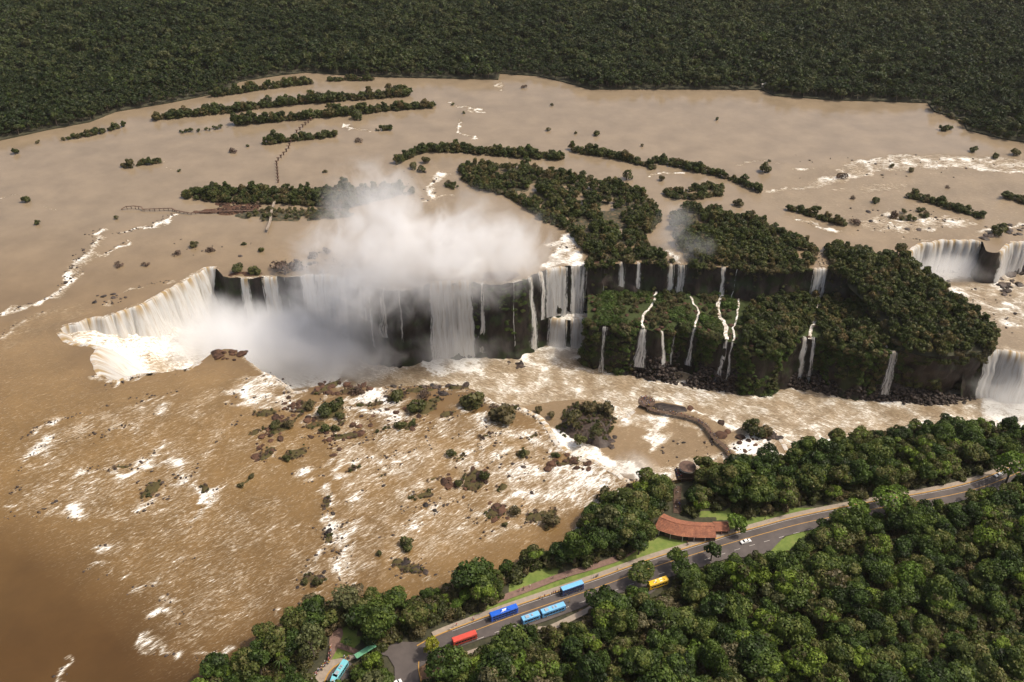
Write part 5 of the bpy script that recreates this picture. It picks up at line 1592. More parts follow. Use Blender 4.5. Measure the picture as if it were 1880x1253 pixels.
def scatter(name, pts, key, label, cat):
    """pts: rows x, y, z, size"""
    if key not in SG: SG[key] = scatter_group(key)
    pts = np.asarray(pts, float)
    me = bpy.data.meshes.new(name)
    me.vertices.add(len(pts)); me.vertices.foreach_set("co", pts[:, :3].astype(np.float32).ravel())
    attr(me, "turn", RNG.uniform(0, 6.28, len(pts)))
    a = me.attributes.new("pick", 'INT', 'POINT'); a.data.foreach_set("value", RNG.integers(0, len(TREE[key]), len(pts)).astype(np.int32))
    sz = pts[:, 3:4] * RNG.uniform(.88, 1.12, (len(pts), 3))
    a = me.attributes.new("size", 'FLOAT_VECTOR', 'POINT'); a.data.foreach_set("vector", sz.astype(np.float32).ravel())
    o = link(name, me)
    md = o.modifiers.new("scatter", 'NODES'); md.node_group = SG[key]
    return tag(o, label, cat, kind="stuff")


def jitter_grid(poly, sp, jit=.45, seed=0):
    rng = np.random.default_rng(seed)
    xs = [p[0] for p in poly]; ys = [p[1] for p in poly]
    X, Y = np.meshgrid(np.arange(min(xs), max(xs) + sp, sp), np.arange(min(ys), max(ys) + sp, sp * .87))
    X[1::2] += sp / 2
    X = X.ravel() + rng.uniform(-jit, jit, X.size) * sp; Y = Y.ravel() + rng.uniform(-jit, jit, Y.size) * sp
    m = inpoly(X, Y, poly)
    return X[m], Y[m]


# far forest
far_poly = WL([(-330, 330), (-80, 276)] + SHORE[2:31] + [(1960, 284), (2220, 330)]) + [W(2150, -60), W(-270, -60)]
X, Y = jitter_grid(far_poly, 5.7, .5, 1)
X2, Y2 = X, Y + 1.5
keep = in_view(X, Y, 5, 60)
X, Y = X[keep], Y[keep]
sz = .50 + .66 * fbm(X * .02, Y * .02, seed=41, oct=3) + RNG.normal(size=len(X)) * .15 + .45 * (RNG.random(len(X)) < .05)
dsh, _, _ = nearest(X, Y, WL(SHORE))
sz = np.where(dsh < 9, sz * .75, sz)
pale = (fbm(X * .008, Y * .008, seed=46, oct=3) + RNG.normal(size=len(X)) * .16) > .64
FP = np.stack([X, Y, np.full(len(X), 1.0), np.clip(sz, .45, 1.5)], 1)
scatter("far_forest", FP[~pale], 'far', "dense dark green forest covering the whole far bank", "forest")
scatter("far_forest", FP[pale], 'far_pale', "paler olive trees scattered through the far forest", "forest")

# woods on the islands
for k, (poly, label, th, dens) in enumerate(ISLAND_POLYS):
    X, Y = jitter_grid(poly, 4.6 if th > 7 else 3.6, .5, 100 + k)
    if len(X) == 0: continue
    g = fbm(X * .035, Y * .035, seed=43, oct=3) + RNG.normal(size=len(X)) * .08
    m = g > (np.quantile(g, 1 - dens) if dens < 1 else -9)
    if k == 13:   # open water between the woods of the large island
        hole = np.zeros(len(X), bool)
        for hp in ([(930, 345), (985, 352), (1005, 368), (975, 372), (945, 360)], [(1055, 412), (1075, 400), (1090, 420), (1078, 440), (1060, 432)], [(1105, 385), (1135, 398), (1150, 420), (1130, 425), (1110, 405)]):
            hole |= inpoly(X, Y, WL(hp))
        m &= ~hole
    de, _, _ = nearest(X, Y, poly, True)
    if label.split()[0] in ('large', 'broad', 'dense', 'low', 'scrubby'):
        m &= (de > 1.2) | (RNG.random(len(X)) < .5)
        m &= (fbm(X * .11, Y * .11, seed=47, oct=2) > .30)
    X, Y = X[m], Y[m]
    s_ = th / (11 if th > 4.5 else 4.6) * (.40 + .85 * fbm(X * .08, Y * .08, seed=44, oct=2)) + RNG.normal(size=len(X)) * .14
    scatter("island_woodland", np.stack([X, Y, np.full(len(X), .5), np.clip(s_, .25, 1.3)], 1), 'island' if th > 4.5 else 'shrub', label, "woodland")

EDGE = []
for k, (poly, label, th, dens) in enumerate(ISLAND_POLYS):
    if th > 4.5:
        Xe, Ye = jitter_grid(poly, 3.0, .5, 300 + k)
        de, _, _ = nearest(Xe, Ye, poly, True)
        me_ = (de < 5) & (RNG.random(len(Xe)) < .8)
        EDGE += [(a, b, .1, RNG.uniform(.5, 1.25)) for a, b in zip(Xe[me_], Ye[me_])]
scatter("island_scrub", EDGE, 'shrub', "low olive scrub along the edges of the river islands", "scrub")

# woods on the headland and the green shelf
X, Y = jitter_grid(BLOCK_POLY, 5.0, .5, 7)
d_, _, _ = nearest(X, Y, BLOCK_POLY, True)
Z = block_z(X, Y, d_)
scatter("headland_woodland", np.stack([X, Y, Z - .5, np.clip(.75 + .5 * fbm(X * .05, Y * .05, seed=3, oct=2), .5, 1.3)], 1), 'island', "dense dark wood covering the headland right of the small falls", "woodland")
hang = smooth_line(BLOCK_POLY[3:15], 3.4, 1); hn = side_normals(hang, 1)
hz = np.interp(np.linspace(0, 1, len(hang)), np.linspace(0, 1, 12), [-6, -14, -20, -23, -23, -23, -23, -23, -23, -21, -14, -6])
hp = []
for (p, n_, z) in zip(hang, hn, hz):
    for k in range(2):
        e = random.uniform(-.5, 2.5)
        hp.append((p[0] + n_[0] * e, p[1] + n_[1] * e, z - 3 - random.uniform(0, 7), random.uniform(.4, .75)))
scatter("hanging_woodland", hp, 'island', "bushes hanging over the rim of the headland", "woodland")
SHELF_WOODS = [[(1362, 640), (1370, 580), (1390, 552), (1430, 545), (1480, 545), (1497, 560), (1480, 605), (1465, 622), (1440, 632), (1400, 642)],
               [(1512, 625), (1500, 590), (1508, 555), (1540, 550), (1580, 560), (1610, 590), (1630, 640), (1590, 650), (1545, 636)]]
for k, pw in enumerate(SHELF_WOODS):
    poly = WL(pw, Z_MID)
    X, Y = jitter_grid(poly, 4.6, .5, 30 + k)
    scatter("shelf_woodland", np.stack([X, Y, ledge_z(X, Y, np.full(len(X), 9.0)) - .3, RNG.uniform(.65, 1.05, len(X))], 1), 'island', ["dense rounded wood on the shelf left of the twin fall", "dense rounded wood on the shelf right of the twin fall"][k], "woodland")
pw = WL([(1092, 596), (1095, 550), (1120, 530), (1170, 522), (1240, 535), (1300, 545), (1350, 550), (1362, 580), (1352, 625), (1320, 618), (1290, 600), (1240, 598), (1200, 606), (1150, 600)], Z_MID)
X, Y = jitter_grid(pw, 3.0, .5, 55)
g = fbm(X * .06, Y * .06, seed=83, oct=3)
st_ = np.full(len(X), 99.0)
for pts in ([(1205, 525), (1202, 545), (1195, 565), (1180, 580), (1178, 592), (1181, 604)], [(1240, 527), (1270, 550), (1283, 575), (1276, 602)], [(1328, 535), (1318, 560), (1322, 580), (1333, 600), (1334, 626)], [(1352, 535), (1355, 570), (1345, 600), (1345, 628)]):
    d_, _, _ = nearest(X, Y, WL(pts, Z_MID)); st_ = np.minimum(st_, d_)
m = (g > .47) & (st_ > 3.2)
scatter("shelf_scrub", np.stack([X[m], Y[m], ledge_z(X[m], Y[m], np.full(m.sum(), 9.0)), RNG.uniform(.55, 1.25, m.sum())], 1), 'low', "bright green scrub and grass on the shelf between the small falls", "scrub")
m2 = (g <= .44) & (st_ > 3.0) & (RNG.random(len(X)) < .45)
scatter("shelf_scrub", np.stack([X[m2], Y[m2], ledge_z(X[m2], Y[m2], np.full(m2.sum(), 9.0)), RNG.uniform(.6, 1.1, m2.sum())], 1), 'shrub', "olive bushes dotted over the rocky shelf between the small falls", "scrub")
# growth along the rims of the rock walls
def rim_growth(px, z, label, key='low', s=(.4, .9), sp=2.2, skip=(), down=(0, 3)):
    L_ = smooth_line(WL(px, z), sp, 0); n_ = side_normals(L_, 1); P_ = []
    for p, nn in zip(L_, n_):
        u, v = PX(p[0], p[1], z)
        if any(a <= u <= b for a, b in skip) or random.random() < .25: continue
        e = random.uniform(-1.2, 1.8)
        P_.append((p[0] + nn[0] * e, p[1] + nn[1] * e, z - random.uniform(*down), random.uniform(*s)))
    scatter("rim_growth", P_, key, label, "scrub")


rim_growth(RIM_UPPER, 0, "bushes along the rim of the low upper wall", 'shrub', (.6, 1.2), 2.2, ((1130, 1150), (1165, 1180), (1222, 1264), (1320, 1338), (1350, 1358), (1488, 1524)), (-.5, 1.5))
rim_growth(RIM_UPPER, 0, "small trees overhanging the rim of the low upper wall", 'island', (.45, .9), 2.6, ((1126, 1154), (1160, 1184), (1218, 1268), (1316, 1342), (1347, 1361), (1484, 1528)), (.5, 3.5))
rim_growth(FRONT_LEDGE[:20], Z_MID, "bushes overhanging the rim of the lower wall", 'shrub', (.8, 1.7), 2.4, ((1096, 1126), (1166, 1224), (1230, 1244), (1266, 1285), (1323, 1354), (1466, 1506), (1626, 1656)), (.5, 5))
rim_growth(FRONT_LEDGE[:20], Z_MID, "green tufts hanging over the rim of the lower wall", 'low', (.5, 1.1), 1.7, ((1100, 1122), (1170, 1220), (1232, 1242), (1270, 1281), (1327, 1350), (1470, 1502), (1630, 1652)), (0, 4))
rim_growth([(885, 520), (905, 523), (935, 520), (958, 514)], 0, "mossy tufts on the rock wall right of the great curtain", 'low', (.5, .9), 1.5, (), (3, 22))

# plants clinging to the rock walls
def wall_growth(line, zt, zb, flare, n, label, key='low', s=(.35, .9), bias=1.4, skip=(), zp=0):
    L_ = smooth_line(line, 1.5, 0); n_ = side_normals(L_, 1); P_ = []
    zt = np.interp(np.linspace(0, 1, len(L_)), np.linspace(0, 1, len(zt)), zt) if not np.isscalar(zt) else np.full(len(L_), zt)
    for k in range(n):
        i = random.randint(0, len(L_) - 1); t = random.random() ** bias
        u, v = PX(L_[i][0], L_[i][1], zp)
        if any(a <= u <= b for a, b in skip) or float(fbm(np.array([L_[i][0] * .07]), np.array([L_[i][1] * .07 + t * 2]), seed=88, oct=2)[0]) < .47: continue
        e = flare * t ** 2.2 + random.uniform(.2, 1.6)
        P_.append((L_[i][0] + n_[i][0] * e, L_[i][1] + n_[i][1] * e, zt[i] * (1 - t) + zb * t - .8, random.uniform(*s)))
    scatter("wall_growth", P_, key, label, "scrub")


SK = ((1100, 1122), (1166, 1222), (1232, 1242), (1268, 1283), (1325, 1352), (1468, 1504), (1628, 1654))
wall_growth(WL(FRONT_R, Z_MID), Z_MID, Z_LOW, 4, 1500, "green plants clinging to the lower rock wall", 'low', (.4, 1.1), 1.6, SK, Z_MID)
wall_growth(WL(FRONT_R, Z_MID), Z_MID, Z_LOW, 4, 500, "olive bushes clinging to the lower rock wall", 'shrub', (.4, 1.1), 1.8, SK, Z_MID)
wall_growth(BLOCK_POLY[3:15], [-6, -14, -20, -23, -23, -23, -23, -23, -23, -21, -14, -6], Z_LOW, 7, 420, "dark bushes clinging to the headland wall", 'shrub', (.7, 1.5), 1.9)
wall_growth(WL(RIM_UPPER), 0, Z_MID, 2.5, 160, "sparse plants on the low upper wall", 'shrub', (.3, .7), 1.5, ((1130, 1150), (1165, 1180), (1222, 1264), (1320, 1338), (1350, 1358), (1488, 1524)))
wall_growth(WL([(868, 518), (880, 521), (900, 524), (940, 520), (962, 514)]), 0, -45, 3, 130, "mossy plants on the rock wall right of the great curtain", 'low', (.35, .7), 1.3, ((880, 891),))
P_s = []
for pl in SHOAL_POLY:
    Xs, Ys = jitter_grid(pl, 1.5, .5, len(P_s))
    for a_, b_ in zip(Xs, Ys):
        if random.random() < .42: P_s.append((a_, b_, .1, random.uniform(.14, .42)))
Xs, Ys = jitter_grid(MOUND, 1.9, .5, 3)
dm, _, _ = nearest(Xs, Ys, MOUND, True)
mz = Z_MID - .5 + np.clip(dm * .45, 0, 3.4) - .3
mm = RNG.random(len(Xs)) < .6
k_ = fbm(Xs * .15, Ys * .15, seed=7, oct=2) > .42
Xs, Ys, mz, mm = Xs[k_], Ys[k_], mz[k_], mm[k_]
scatter("mound_scrub", np.stack([Xs[mm], Ys[mm], mz[mm], RNG.uniform(.22, .62, mm.sum())], 1), 'shrub', "low olive scrub covering the rocky mound on the terrace", "scrub")
scatter("mound_scrub", np.stack([Xs[~mm], Ys[~mm], mz[~mm], RNG.uniform(.2, .55, (~mm).sum())], 1), 'dry', "dry brown scrub on the rocky mound of the terrace", "scrub")
half = len(P_s) * 2 // 3
random.shuffle(P_s)
scatter("shoal_scrub", P_s[:half], 'dry', "dry brown grass tufts on the rock shoals of the near rapids", "scrub")
scatter("shoal_scrub", P_s[half:], 'shrub', "olive grass tufts on the rock shoals of the near rapids", "scrub")

# single shrubs in the water: u, v (foot), width px, kind, what sets it apart
SHRUBS = [
    (747, 1004, 36, 'shrub', "round dark bush alone in the near rapids"), (695, 1019, 18, 'shrub', "small bush left of the round dark bush"), (828, 838, 19, 'shrub', "bright small bush in mid rapids above the rock heap"),
    (887, 882, 26, 'shrub', "bush on the right of the red rock heap"), (842, 893, 20, 'shrub', "bush on the left of the red rock heap"), (945, 946, 24, 'shrub', "upright bush by the white rapids near the bank"), (927, 966, 15, 'shrub', "small bush nearest the bank trees"),
    (1010, 962, 30, 'shrub', "spreading bush beside the bank trees"), (1112, 915, 34, 'shrub', "bush where the white water meets the bank"), (558, 1072, 20, 'shrub', "left bush of the pair by the lower bank"), (583, 1073, 22, 'shrub', "right bush of the pair by the lower bank"),
    (464, 877, 13, 'shrub', "upper of two small bushes in the left rapids"), (443, 893, 15, 'shrub', "lower of two small bushes in the left rapids"), (508, 785, 24, 'shrub', "olive bush in the slanting rock band, lower left"), (530, 782, 26, 'shrub', "green bush in the slanting rock band, middle"),
    (570, 748, 24, 'shrub', "bush at the top of the slanting rock band"), (600, 762, 34, 'shrub', "large olive bush among the low shrubs, left"), (622, 750, 32, 'shrub', "large olive bush among the low shrubs, top"), (626, 766, 24, 'shrub', "green bush among the low shrubs, right"),
    (598, 790, 22, 'shrub', "small bush below the low shrubs, left"), (617, 790, 20, 'shrub', "small bush below the low shrubs, right"), (655, 722, 30, 'dry', "dry brown bush on the near lip"), (730, 735, 34, 'shrub', "bush above the white chute on the near lip"), (770, 755, 36, 'shrub', "wide bush in the rocks right of the white chute"),
    (735, 785, 24, 'shrub', "small bush at the foot of the white chute"), (758, 778, 18, 'shrub', "green bush at the foot of the white chute"), (780, 728, 26, 'dry', "brown bush on the near lip at centre"), (868, 745, 46, 'shrub', "tall brown green bush on the near lip right of centre"), (922, 772, 52, 'shrub', "largest green bush on the near lip"),
    (908, 748, 20, 'dry', "brown bush behind the largest green bush"), (526, 845, 16, 'shrub', "bush at the lower end of the slanting rock band"), (960, 838, 22, 'shrub', "low bush in the rapids above the terrace step"), (1020, 838, 18, 'shrub', "bush beside the red rock above the terrace step"),
    (440, 499, 26, 'shrub', "left green bush on the bare red rim rock"), (468, 503, 26, 'shrub', "right green bush on the bare red rim rock"), (50, 370, 20, 'shrub', "bush in the calm water near the left edge"), (69, 412, 13, 'shrub', "small bush below it near the left edge"),
    (213, 402, 10, 'shrub', "tiny bush left of the ruined footbridge's pier"), (325, 468, 18, 'dry', "brown clump above the horseshoe"), (356, 453, 18, 'shrub', "green clump above the horseshoe"), (386, 462, 20, 'dry', "right brown clump above the horseshoe"), (220, 488, 18, 'dry', "left dark clump above the amber lip"),
    (268, 487, 14, 'dry', "right dark clump above the amber lip"), (520, 497, 40, 'dry', "wide leafless thicket on the rim right of the red rock"), (545, 494, 40, 'dry', "right half of the leafless thicket on the rim"), (575, 473, 24, 'dry', "grey thicket behind the leafless one"), (600, 464, 20, 'dry', "small thicket close to the plume"),
    (448, 450, 10, 'shrub', "tuft below the old footbridge, left"), (480, 462, 14, 'shrub', "tuft below the old footbridge, right"), (28, 283, 15, 'shrub', "dark bush close to the left shore"), (71, 263, 10, 'shrub', "small bush beside the left shore"), (428, 280, 18, 'dry', "low drift of scrub in the upper river"),
    (454, 270, 9, 'shrub', "dot-like bush left of the crossed island"), (658, 219, 26, 'shrub', "low bush under the third strip island"), (658, 261, 14, 'dry', "brown drift near the round islet"), (330, 315, 8, 'shrub', "dot-like bush right of the small bushy island"), (597, 317, 9, 'shrub', "dot-like bush above the broad island"),
    (1006, 240, 10, 'shrub', "small bush in the open upper river, left"), (1095, 249, 15, 'shrub', "larger bush in the open upper river, centre"), (1057, 246, 7, 'shrub', "dot-like bush between the two river bushes"), (1178, 269, 8, 'shrub', "dot-like bush above the right strip islands"), (962, 162, 12, 'dry', "dry clump beside the far bank's notch"),
    (1013, 195, 9, 'shrub', "bush in the small riffle of the upper river"), (832, 193, 7, 'shrub', "tiny bush on the upper white riffle"), (852, 209, 9, 'shrub', "tiny bush above the lower white riffle"), (1317, 221, 8, 'shrub', "dot-like bush far out on the right"), (1404, 316, 24, 'shrub', "bush at the left end of the right rapids"), (1413, 297, 8, 'shrub', "tiny bush upstream of the right rapids"),
    (1636, 307, 13, 'shrub', "bush in the middle of the right rapids"), (1671, 316, 13, 'shrub', "square bush below the right rapids"), (1788, 279, 18, 'shrub', "bush at the top of the right rapids"), (1826, 291, 16, 'shrub', "bush by the right edge of the rapids"), (1861, 285, 20, 'shrub', "round bush at the far right edge"),
    (1607, 373, 20, 'shrub', "lone bush above the curved falls"), (1733, 241, 16, 'shrub', "bush just off the far right shore"), (1545, 328, 22, 'dry', "brown clump in the right rapids"), (1565, 366, 12, 'dry', "small brown clump below the right rapids"), (1640, 400, 26, 'dry', "brown thicket left of the scrub islet"),
    (1570, 412, 22, 'dry', "brown thicket on the left of the side rapids"), (1740, 345, 10, 'dry', "small clump above the wooded right island"), (1835, 430, 36, 'shrub', "bush on the rock between the two side falls"), (1215, 332, 16, 'shrub', "bush in the white riffle above the right wood"), (1150, 330, 26, 'shrub', "tall bush between the large island and the strip island"),
    (1288, 352, 26, 'shrub', "left of three bushes above the right wood"), (1310, 348, 22, 'shrub', "middle of three bushes above the right wood"), (1355, 378, 22, 'shrub', "right bush above the right wood"), (760, 310, 22, 'shrub', "bush west of the long middle island"), (782, 300, 18, 'shrub', "bush at the west tip of the long middle island"),
    (775, 315, 16, 'shrub', "lower bush west of the long middle island"), (705, 345, 20, 'shrub', "bush right of the broad wooded island"),
]
for u, v, wpx, kd, lab in SHRUBS:
    z = 0.0
    s = wpx / S(u, v, z) / 5.8
    x, y = W(u, v, z)
    place_tree(kd, x, y, -.1, s, lab, None, "shrub", "shrub", parts=("foliage", "stem"))
for u, v, wpx, z, kd, lab in [(1050, 775, 42, -21, 'shrub', "large bush on the left of the rocky mound"), (1080, 752, 28, -21, 'shrub', "bush at the top left of the rocky mound"), (1112, 756, 34, -21, 'shrub', "yellow green bush at the top right of the rocky mound"), (1065, 812, 30, -22, 'shrub', "bright low bush at the foot of the rocky mound"),
                              (1092, 800, 30, -20, 'shrub', "dark bush in the middle of the rocky mound"), (1012, 765, 18, -24, 'shrub', "bush left of the rocky mound by the chute"), (1382, 798, 44, -25, 'shrub', "large dark bush at the terrace edge right of the walkway, left half"), (1404, 800, 36, -25, 'shrub', "large dark bush at the terrace edge right of the walkway, right half"), (990, 757, 20, -24, 'shrub', "bush at the upper end of the white chute")]:
    x, y = W(u, v, z); s = wpx / S(u, v, z) / 5.8
    place_tree(kd, x, y, z, s, lab, None, "shrub", "shrub", parts=("foliage", "stem"))

# ------------------------------------------------------------------ near forest
CLEAR = [[(800, 1170), (870, 1132), (905, 1112), (930, 1092), (928, 1080), (1000, 1050), (1030, 1046), (1100, 1030), (1150, 1020), (1158, 1040), (1152, 1085), (1112, 1082), (1085, 1104), (1075, 1116), (1000, 1143), (950, 1152), (895, 1164), (845, 1192), (825, 1200), (800, 1196)],
         [(1205, 992), (1262, 988), (1330, 962), (1400, 944), (1470, 934), (1515, 933), (1530, 948), (1480, 968), (1435, 1000), (1405, 1018), (1385, 1022), (1372, 1000), (1330, 996), (1290, 1000), (1240, 1015), (1200, 1028), (1168, 1038)],
         [(1204, 940), (1260, 945), (1335, 952), (1335, 985), (1270, 990), (1204, 978)], [(1236, 905), (1240, 872), (1274, 864), (1274, 895), (1254, 905), (1250, 940), (1232, 940)],
         [(1720, 902), (1800, 882), (1812, 892), (1740, 916)], [(1400, 1020), (1440, 985), (1490, 968), (1490, 975), (1425, 1028)], [(1560, 925), (1600, 918), (1600, 930), (1560, 938)],
         [(575, 1258), (590, 1225), (602, 1200), (606, 1165), (625, 1148), (652, 1150), (660, 1180), (668, 1196), (640, 1212), (642, 1225), (625, 1258)], [(668, 1196), (700, 1196), (735, 1180), (772, 1186), (790, 1200), (775, 1214), (770, 1235), (776, 1258), (728, 1258), (726, 1225), (712, 1208)],
         [(1184, 1066), (1228, 1048), (1232, 1078), (1214, 1092), (1190, 1090)], [(800, 1185), (850, 1200), (905, 1178), (912, 1168), (850, 1185)], [(1000, 1150), (1065, 1122), (1065, 1128), (1010, 1158)], [(1320, 930), (1345, 930), (1340, 955), (1320, 955)]]


def crown_hits(x, y, z, H, R):
    us, vs2 = [], []
    for fz, fr in ((0, .35), (.45, .85), (.7, .85), (.97, .45)):
        for sd_ in (-1, 0, 1):
            u, v = PX(x + R * fr * sd_, y, z + H * fz); us.append(u); vs2.append(v)
    U, V = np.stack(us), np.stack(vs2)
    hit = np.zeros(x.shape, bool)
    for p in CLEAR:
        hit |= inpoly(U, V, p).any(0)
    return hit


X, Y = jitter_grid(BANK, 7.1, .5, 77)
d_, _, _ = nearest(X, Y, BANK, True)
keep = (d_ > 1.6) & in_view(X, Y, 8, 45)
X, Y, d_ = X[keep], Y[keep], d_[keep]
drd, _, _ = nearest(X, Y, [tuple(p) for p in ROAD_LINE])
nr_i = drd
sz = .50 + .66 * fbm(X * .03, Y * .03, seed=49, oct=2) + RNG.normal(size=len(X)) * .19
sz = np.clip(np.where(d_ < 8, sz * .72, sz), .42, 1.3)
# not on the road or its edges
onroad = np.zeros(len(X), bool)
for i in range(len(ROAD_LINE) - 1):
    a = ROAD_LINE[i]; n_ = sidn[i]; t = ROAD_LINE[i + 1] - a; l = np.linalg.norm(t); t = t / l
    rx, ry = X - a[0], Y - a[1]
    al_, ac_ = rx * t[0] + ry * t[1], rx * n_[0] + ry * n_[1]
    onroad |= (al_ > -.5) & (al_ < l + .5) & (ac_ > -4.5) & (ac_ < 11.5)
for p in ([(790, 1172), (1150, 1046), (1150, 1090), (1065, 1120), (945, 1165), (800, 1205)], [(1150, 1046), (1490, 950), (1440, 990), (1385, 1026), (1230, 1063), (1190, 1098), (1150, 1086)], [(700, 1190), (775, 1180), (800, 1196), (778, 1300), (690, 1300), (724, 1225)],
          [(590, 1262), (620, 1220), (650, 1222), (610, 1300), (560, 1300)], [(1204, 945), (1262, 948), (1335, 955), (1330, 992), (1204, 990)], [(1228, 945), (1236, 905), (1262, 900), (1264, 945)]):
    onroad |= inpoly(X, Y, WL(p, 3.3))
hit = crown_hits(X, Y, 3.2, 16.5 * sz, 6.8 * sz)
small = hit & ~crown_hits(X, Y, 3.2, 11 * sz * .85, 4.9 * sz * .85)
ok = ~onroad & (~hit)
ok2 = ~onroad & small & (sz > .5)
kinds = np.random.default_rng(5).choice(['forest', 'tall', 'sparse', 'round', 'bright_small', 'palm'], len(X), p=[.56, .12, .12, .12, .05, .03])
cand = [(X[i], Y[i], sz[i], str(kinds[i])) for i in np.where(ok)[0]] + [(X[i], Y[i], sz[i] * .85, 'round') for i in np.where(ok2)[0]]
CAMP = (0, 0)
cand.sort(key=lambda c: math.hypot(c[0], c[1]) - 40 * c[2])


def bank_h(x, y):
    d, _, _ = nearest(np.array([x]), np.array([y]), BANK, True)
    return float(bank_z(np.array([x]), np.array([y]), d)[0])


SPECIAL = [  # u, v of the foot, kind, scale, label
    (790, 1204, 'yellow', 1.0, "yellow green sparse tree beside the bus yard"), (1662, 1080, 'bright', 1.0, "broad bright green umbrella tree in the right forest"), (1630, 948, 'bright', 1.15, "wide bright green crown hanging over the road bend"),
    (1845, 890, 'bright', 1.2, "wide pale green crown at the road's right end"), (822, 1232, 'bright_small', .9, "small bright green tree below the red bus"), (1350, 976, 'bright_small', 1.1, "bright green tree right of the red roofed building"),
    (1395, 1040, 'bright_small', .55, "small light green tree on the traffic island"), (1178, 1068, 'round', 1.1, "large round tree over the road left of the yellow bus"), (1240, 1042, 'round', .9, "round tree between the road and the yellow bus"), (1305, 1030, 'round', 1.0, "round tree left of the white car"),
    (1100, 1122, 'round', 1.05, "round dark tree at the end of the stone apron"), (1572, 948, 'bright_small', 1.15, "thin light green tree at the roadside before the bend"), (1285, 940, 'round', .8, "bushy tree behind the red roofed building"), (1178, 912, 'round', .95, "tree at the foot of the stairs by the white step"),
    (1590, 985, 'round', 1.1, "round tree under the road bend"), (690, 1240, 'round', .95, "dark tree on the round island of the bus loop, upper"), (668, 1252, 'round', .85, "tree on the round island of the bus loop, left"), (705, 1262, 'round', .9, "tree on the round island of the bus loop, lower"),
]
sp_xy = []
for u, v, kd, sc, lab in SPECIAL:
    x, y = W(u, v, 3.2); sp_xy.append((x, y))
    place_tree(kd, x, y, 3.0, sc, lab)
for u, v, lab in [(640, 1194, "palm on the fork between the small lawns"), (716, 1258, "palm at the edge of the bus yard"), (1664, 800, "bare tall palm standing above the gorge brow")]:
    x, y = W(u, v, 3.2); place_tree('palm', x, y, 3.0, .75, lab, None, "palm_tree", "palm tree", parts=("fronds", "trunk"))
cand = [c for c in cand if min(math.hypot(c[0] - a, c[1] - b) for a, b in sp_xy) > 4.2]
NEAR_N = 280


KLAB = {'forest': "broad green tree", 'tall': "tall narrow dark green tree", 'sparse': "pale sparse-leaved tree", 'round': "round compact green tree", 'bright_small': "small bright green tree", 'palm': "palm"}


def where(x, y):
    u, v = PX(x, y, 8)
    if v < np.interp(u, [380, 800, 1160, 1210], [1300, 1160, 1030, 1000]) and u < 1210:
        return "beside the rapids" if u > 800 else "on the lower left bank"
    if v > np.interp(u, [700, 800, 1000, 1150, 1400, 1500, 1900], [1220, 1200, 1140, 1085, 1020, 960, 860]):
        if u < 1080: return "in the forest below the parked buses"
        if u < 1330: return "in the forest below the yellow bus"
        if u < 1600: return "in the forest below the road bend" if v < 1140 else "at the bottom edge right of centre"
        return "in the right forest below the road" if v < 1120 else "in the lower right corner"
    return "between the road and the gorge"


rest = []; chosen = {}
for k, (x, y, s, kd) in enumerate(cand):
    u, v = PX(x, y, 10)
    inside = -30 < u < 1910 and v < 1290
    if inside and NEAR_N > 0:
        NEAR_N -= 1
        chosen.setdefault((kd, where(x, y)), []).append((u, x, y, s))
    else:
        rest.append((x, y, bank_h(x, y) - .3, s))
for (kd, wh), L_ in chosen.items():
    L_.sort()
    for k, (u, x, y, s) in enumerate(L_):
        place_tree(kd, x, y, bank_h(x, y) - .3, s, KLAB[kd] + " " + wh + ordinal(k, len(L_)), "near bank trees " + wh, *(("palm_tree", "palm tree") if kd == 'palm' else ("tree", "tree")), parts=("fronds" if kd == 'palm' else "crown", "trunk"))
scatter("bank_forest", rest, 'forest', "further trees of the near bank merging into one green mass", "forest")
print("near trees", len(cand), "rest", len(rest))
# undergrowth between the near trees
X, Y = jitter_grid(BANK, 3.6, .5, 99)
keep = in_view(X, Y, 4, 20); X, Y = X[keep], Y[keep]
d_, _, _ = nearest(X, Y, BANK, True)
hit = crown_hits(X, Y, 3.2, np.full(len(X), 3.2), np.full(len(X), 2.6))
gm = mask_px(GRASS_PX + SOIL_PX)(X, Y) > .5
onr = np.zeros(len(X), bool)
for i in range(len(ROAD_LINE) - 1):
    a = ROAD_LINE[i]; n_ = sidn[i]; t = ROAD_LINE[i + 1] - a; l = np.linalg.norm(t); t = t / l
    rx, ry = X - a[0], Y - a[1]
    onr |= (rx * t[0] + ry * t[1] > -.5) & (rx * t[0] + ry * t[1] < l + .5) & (rx * n_[0] + ry * n_[1] > -4.5) & (rx * n_[0] + ry * n_[1] < 11)
for p in ([(790, 1172), (1150, 1046), (1150, 1090), (1065, 1120), (945, 1165), (800, 1205)], [(1150, 1046), (1490, 950), (1440, 990), (1385, 1026), (1230, 1063), (1190, 1098), (1150, 1086)], [(700, 1190), (775, 1180), (800, 1196), (778, 1300), (690, 1300), (724, 1225)], [(590, 1262), (620, 1220), (650, 1222), (610, 1300), (560, 1300)]):
    onr |= inpoly(X, Y, WL(p, 3.3))
m = ~hit & ~gm & ~onr & (d_ > 1)
scatter("undergrowth", np.stack([X[m], Y[m], bank_z(X[m], Y[m], d_[m]) - .2, RNG.uniform(.7, 1.5, m.sum())], 1), 'shrub', "dark undergrowth on the forest floor of the near bank", "undergrowth")

# ------------------------------------------------------------------ vehicles
def paint(name, c, rough=.35):
    return simple_mat(name, c, rough, .08, .6, coat=.3)


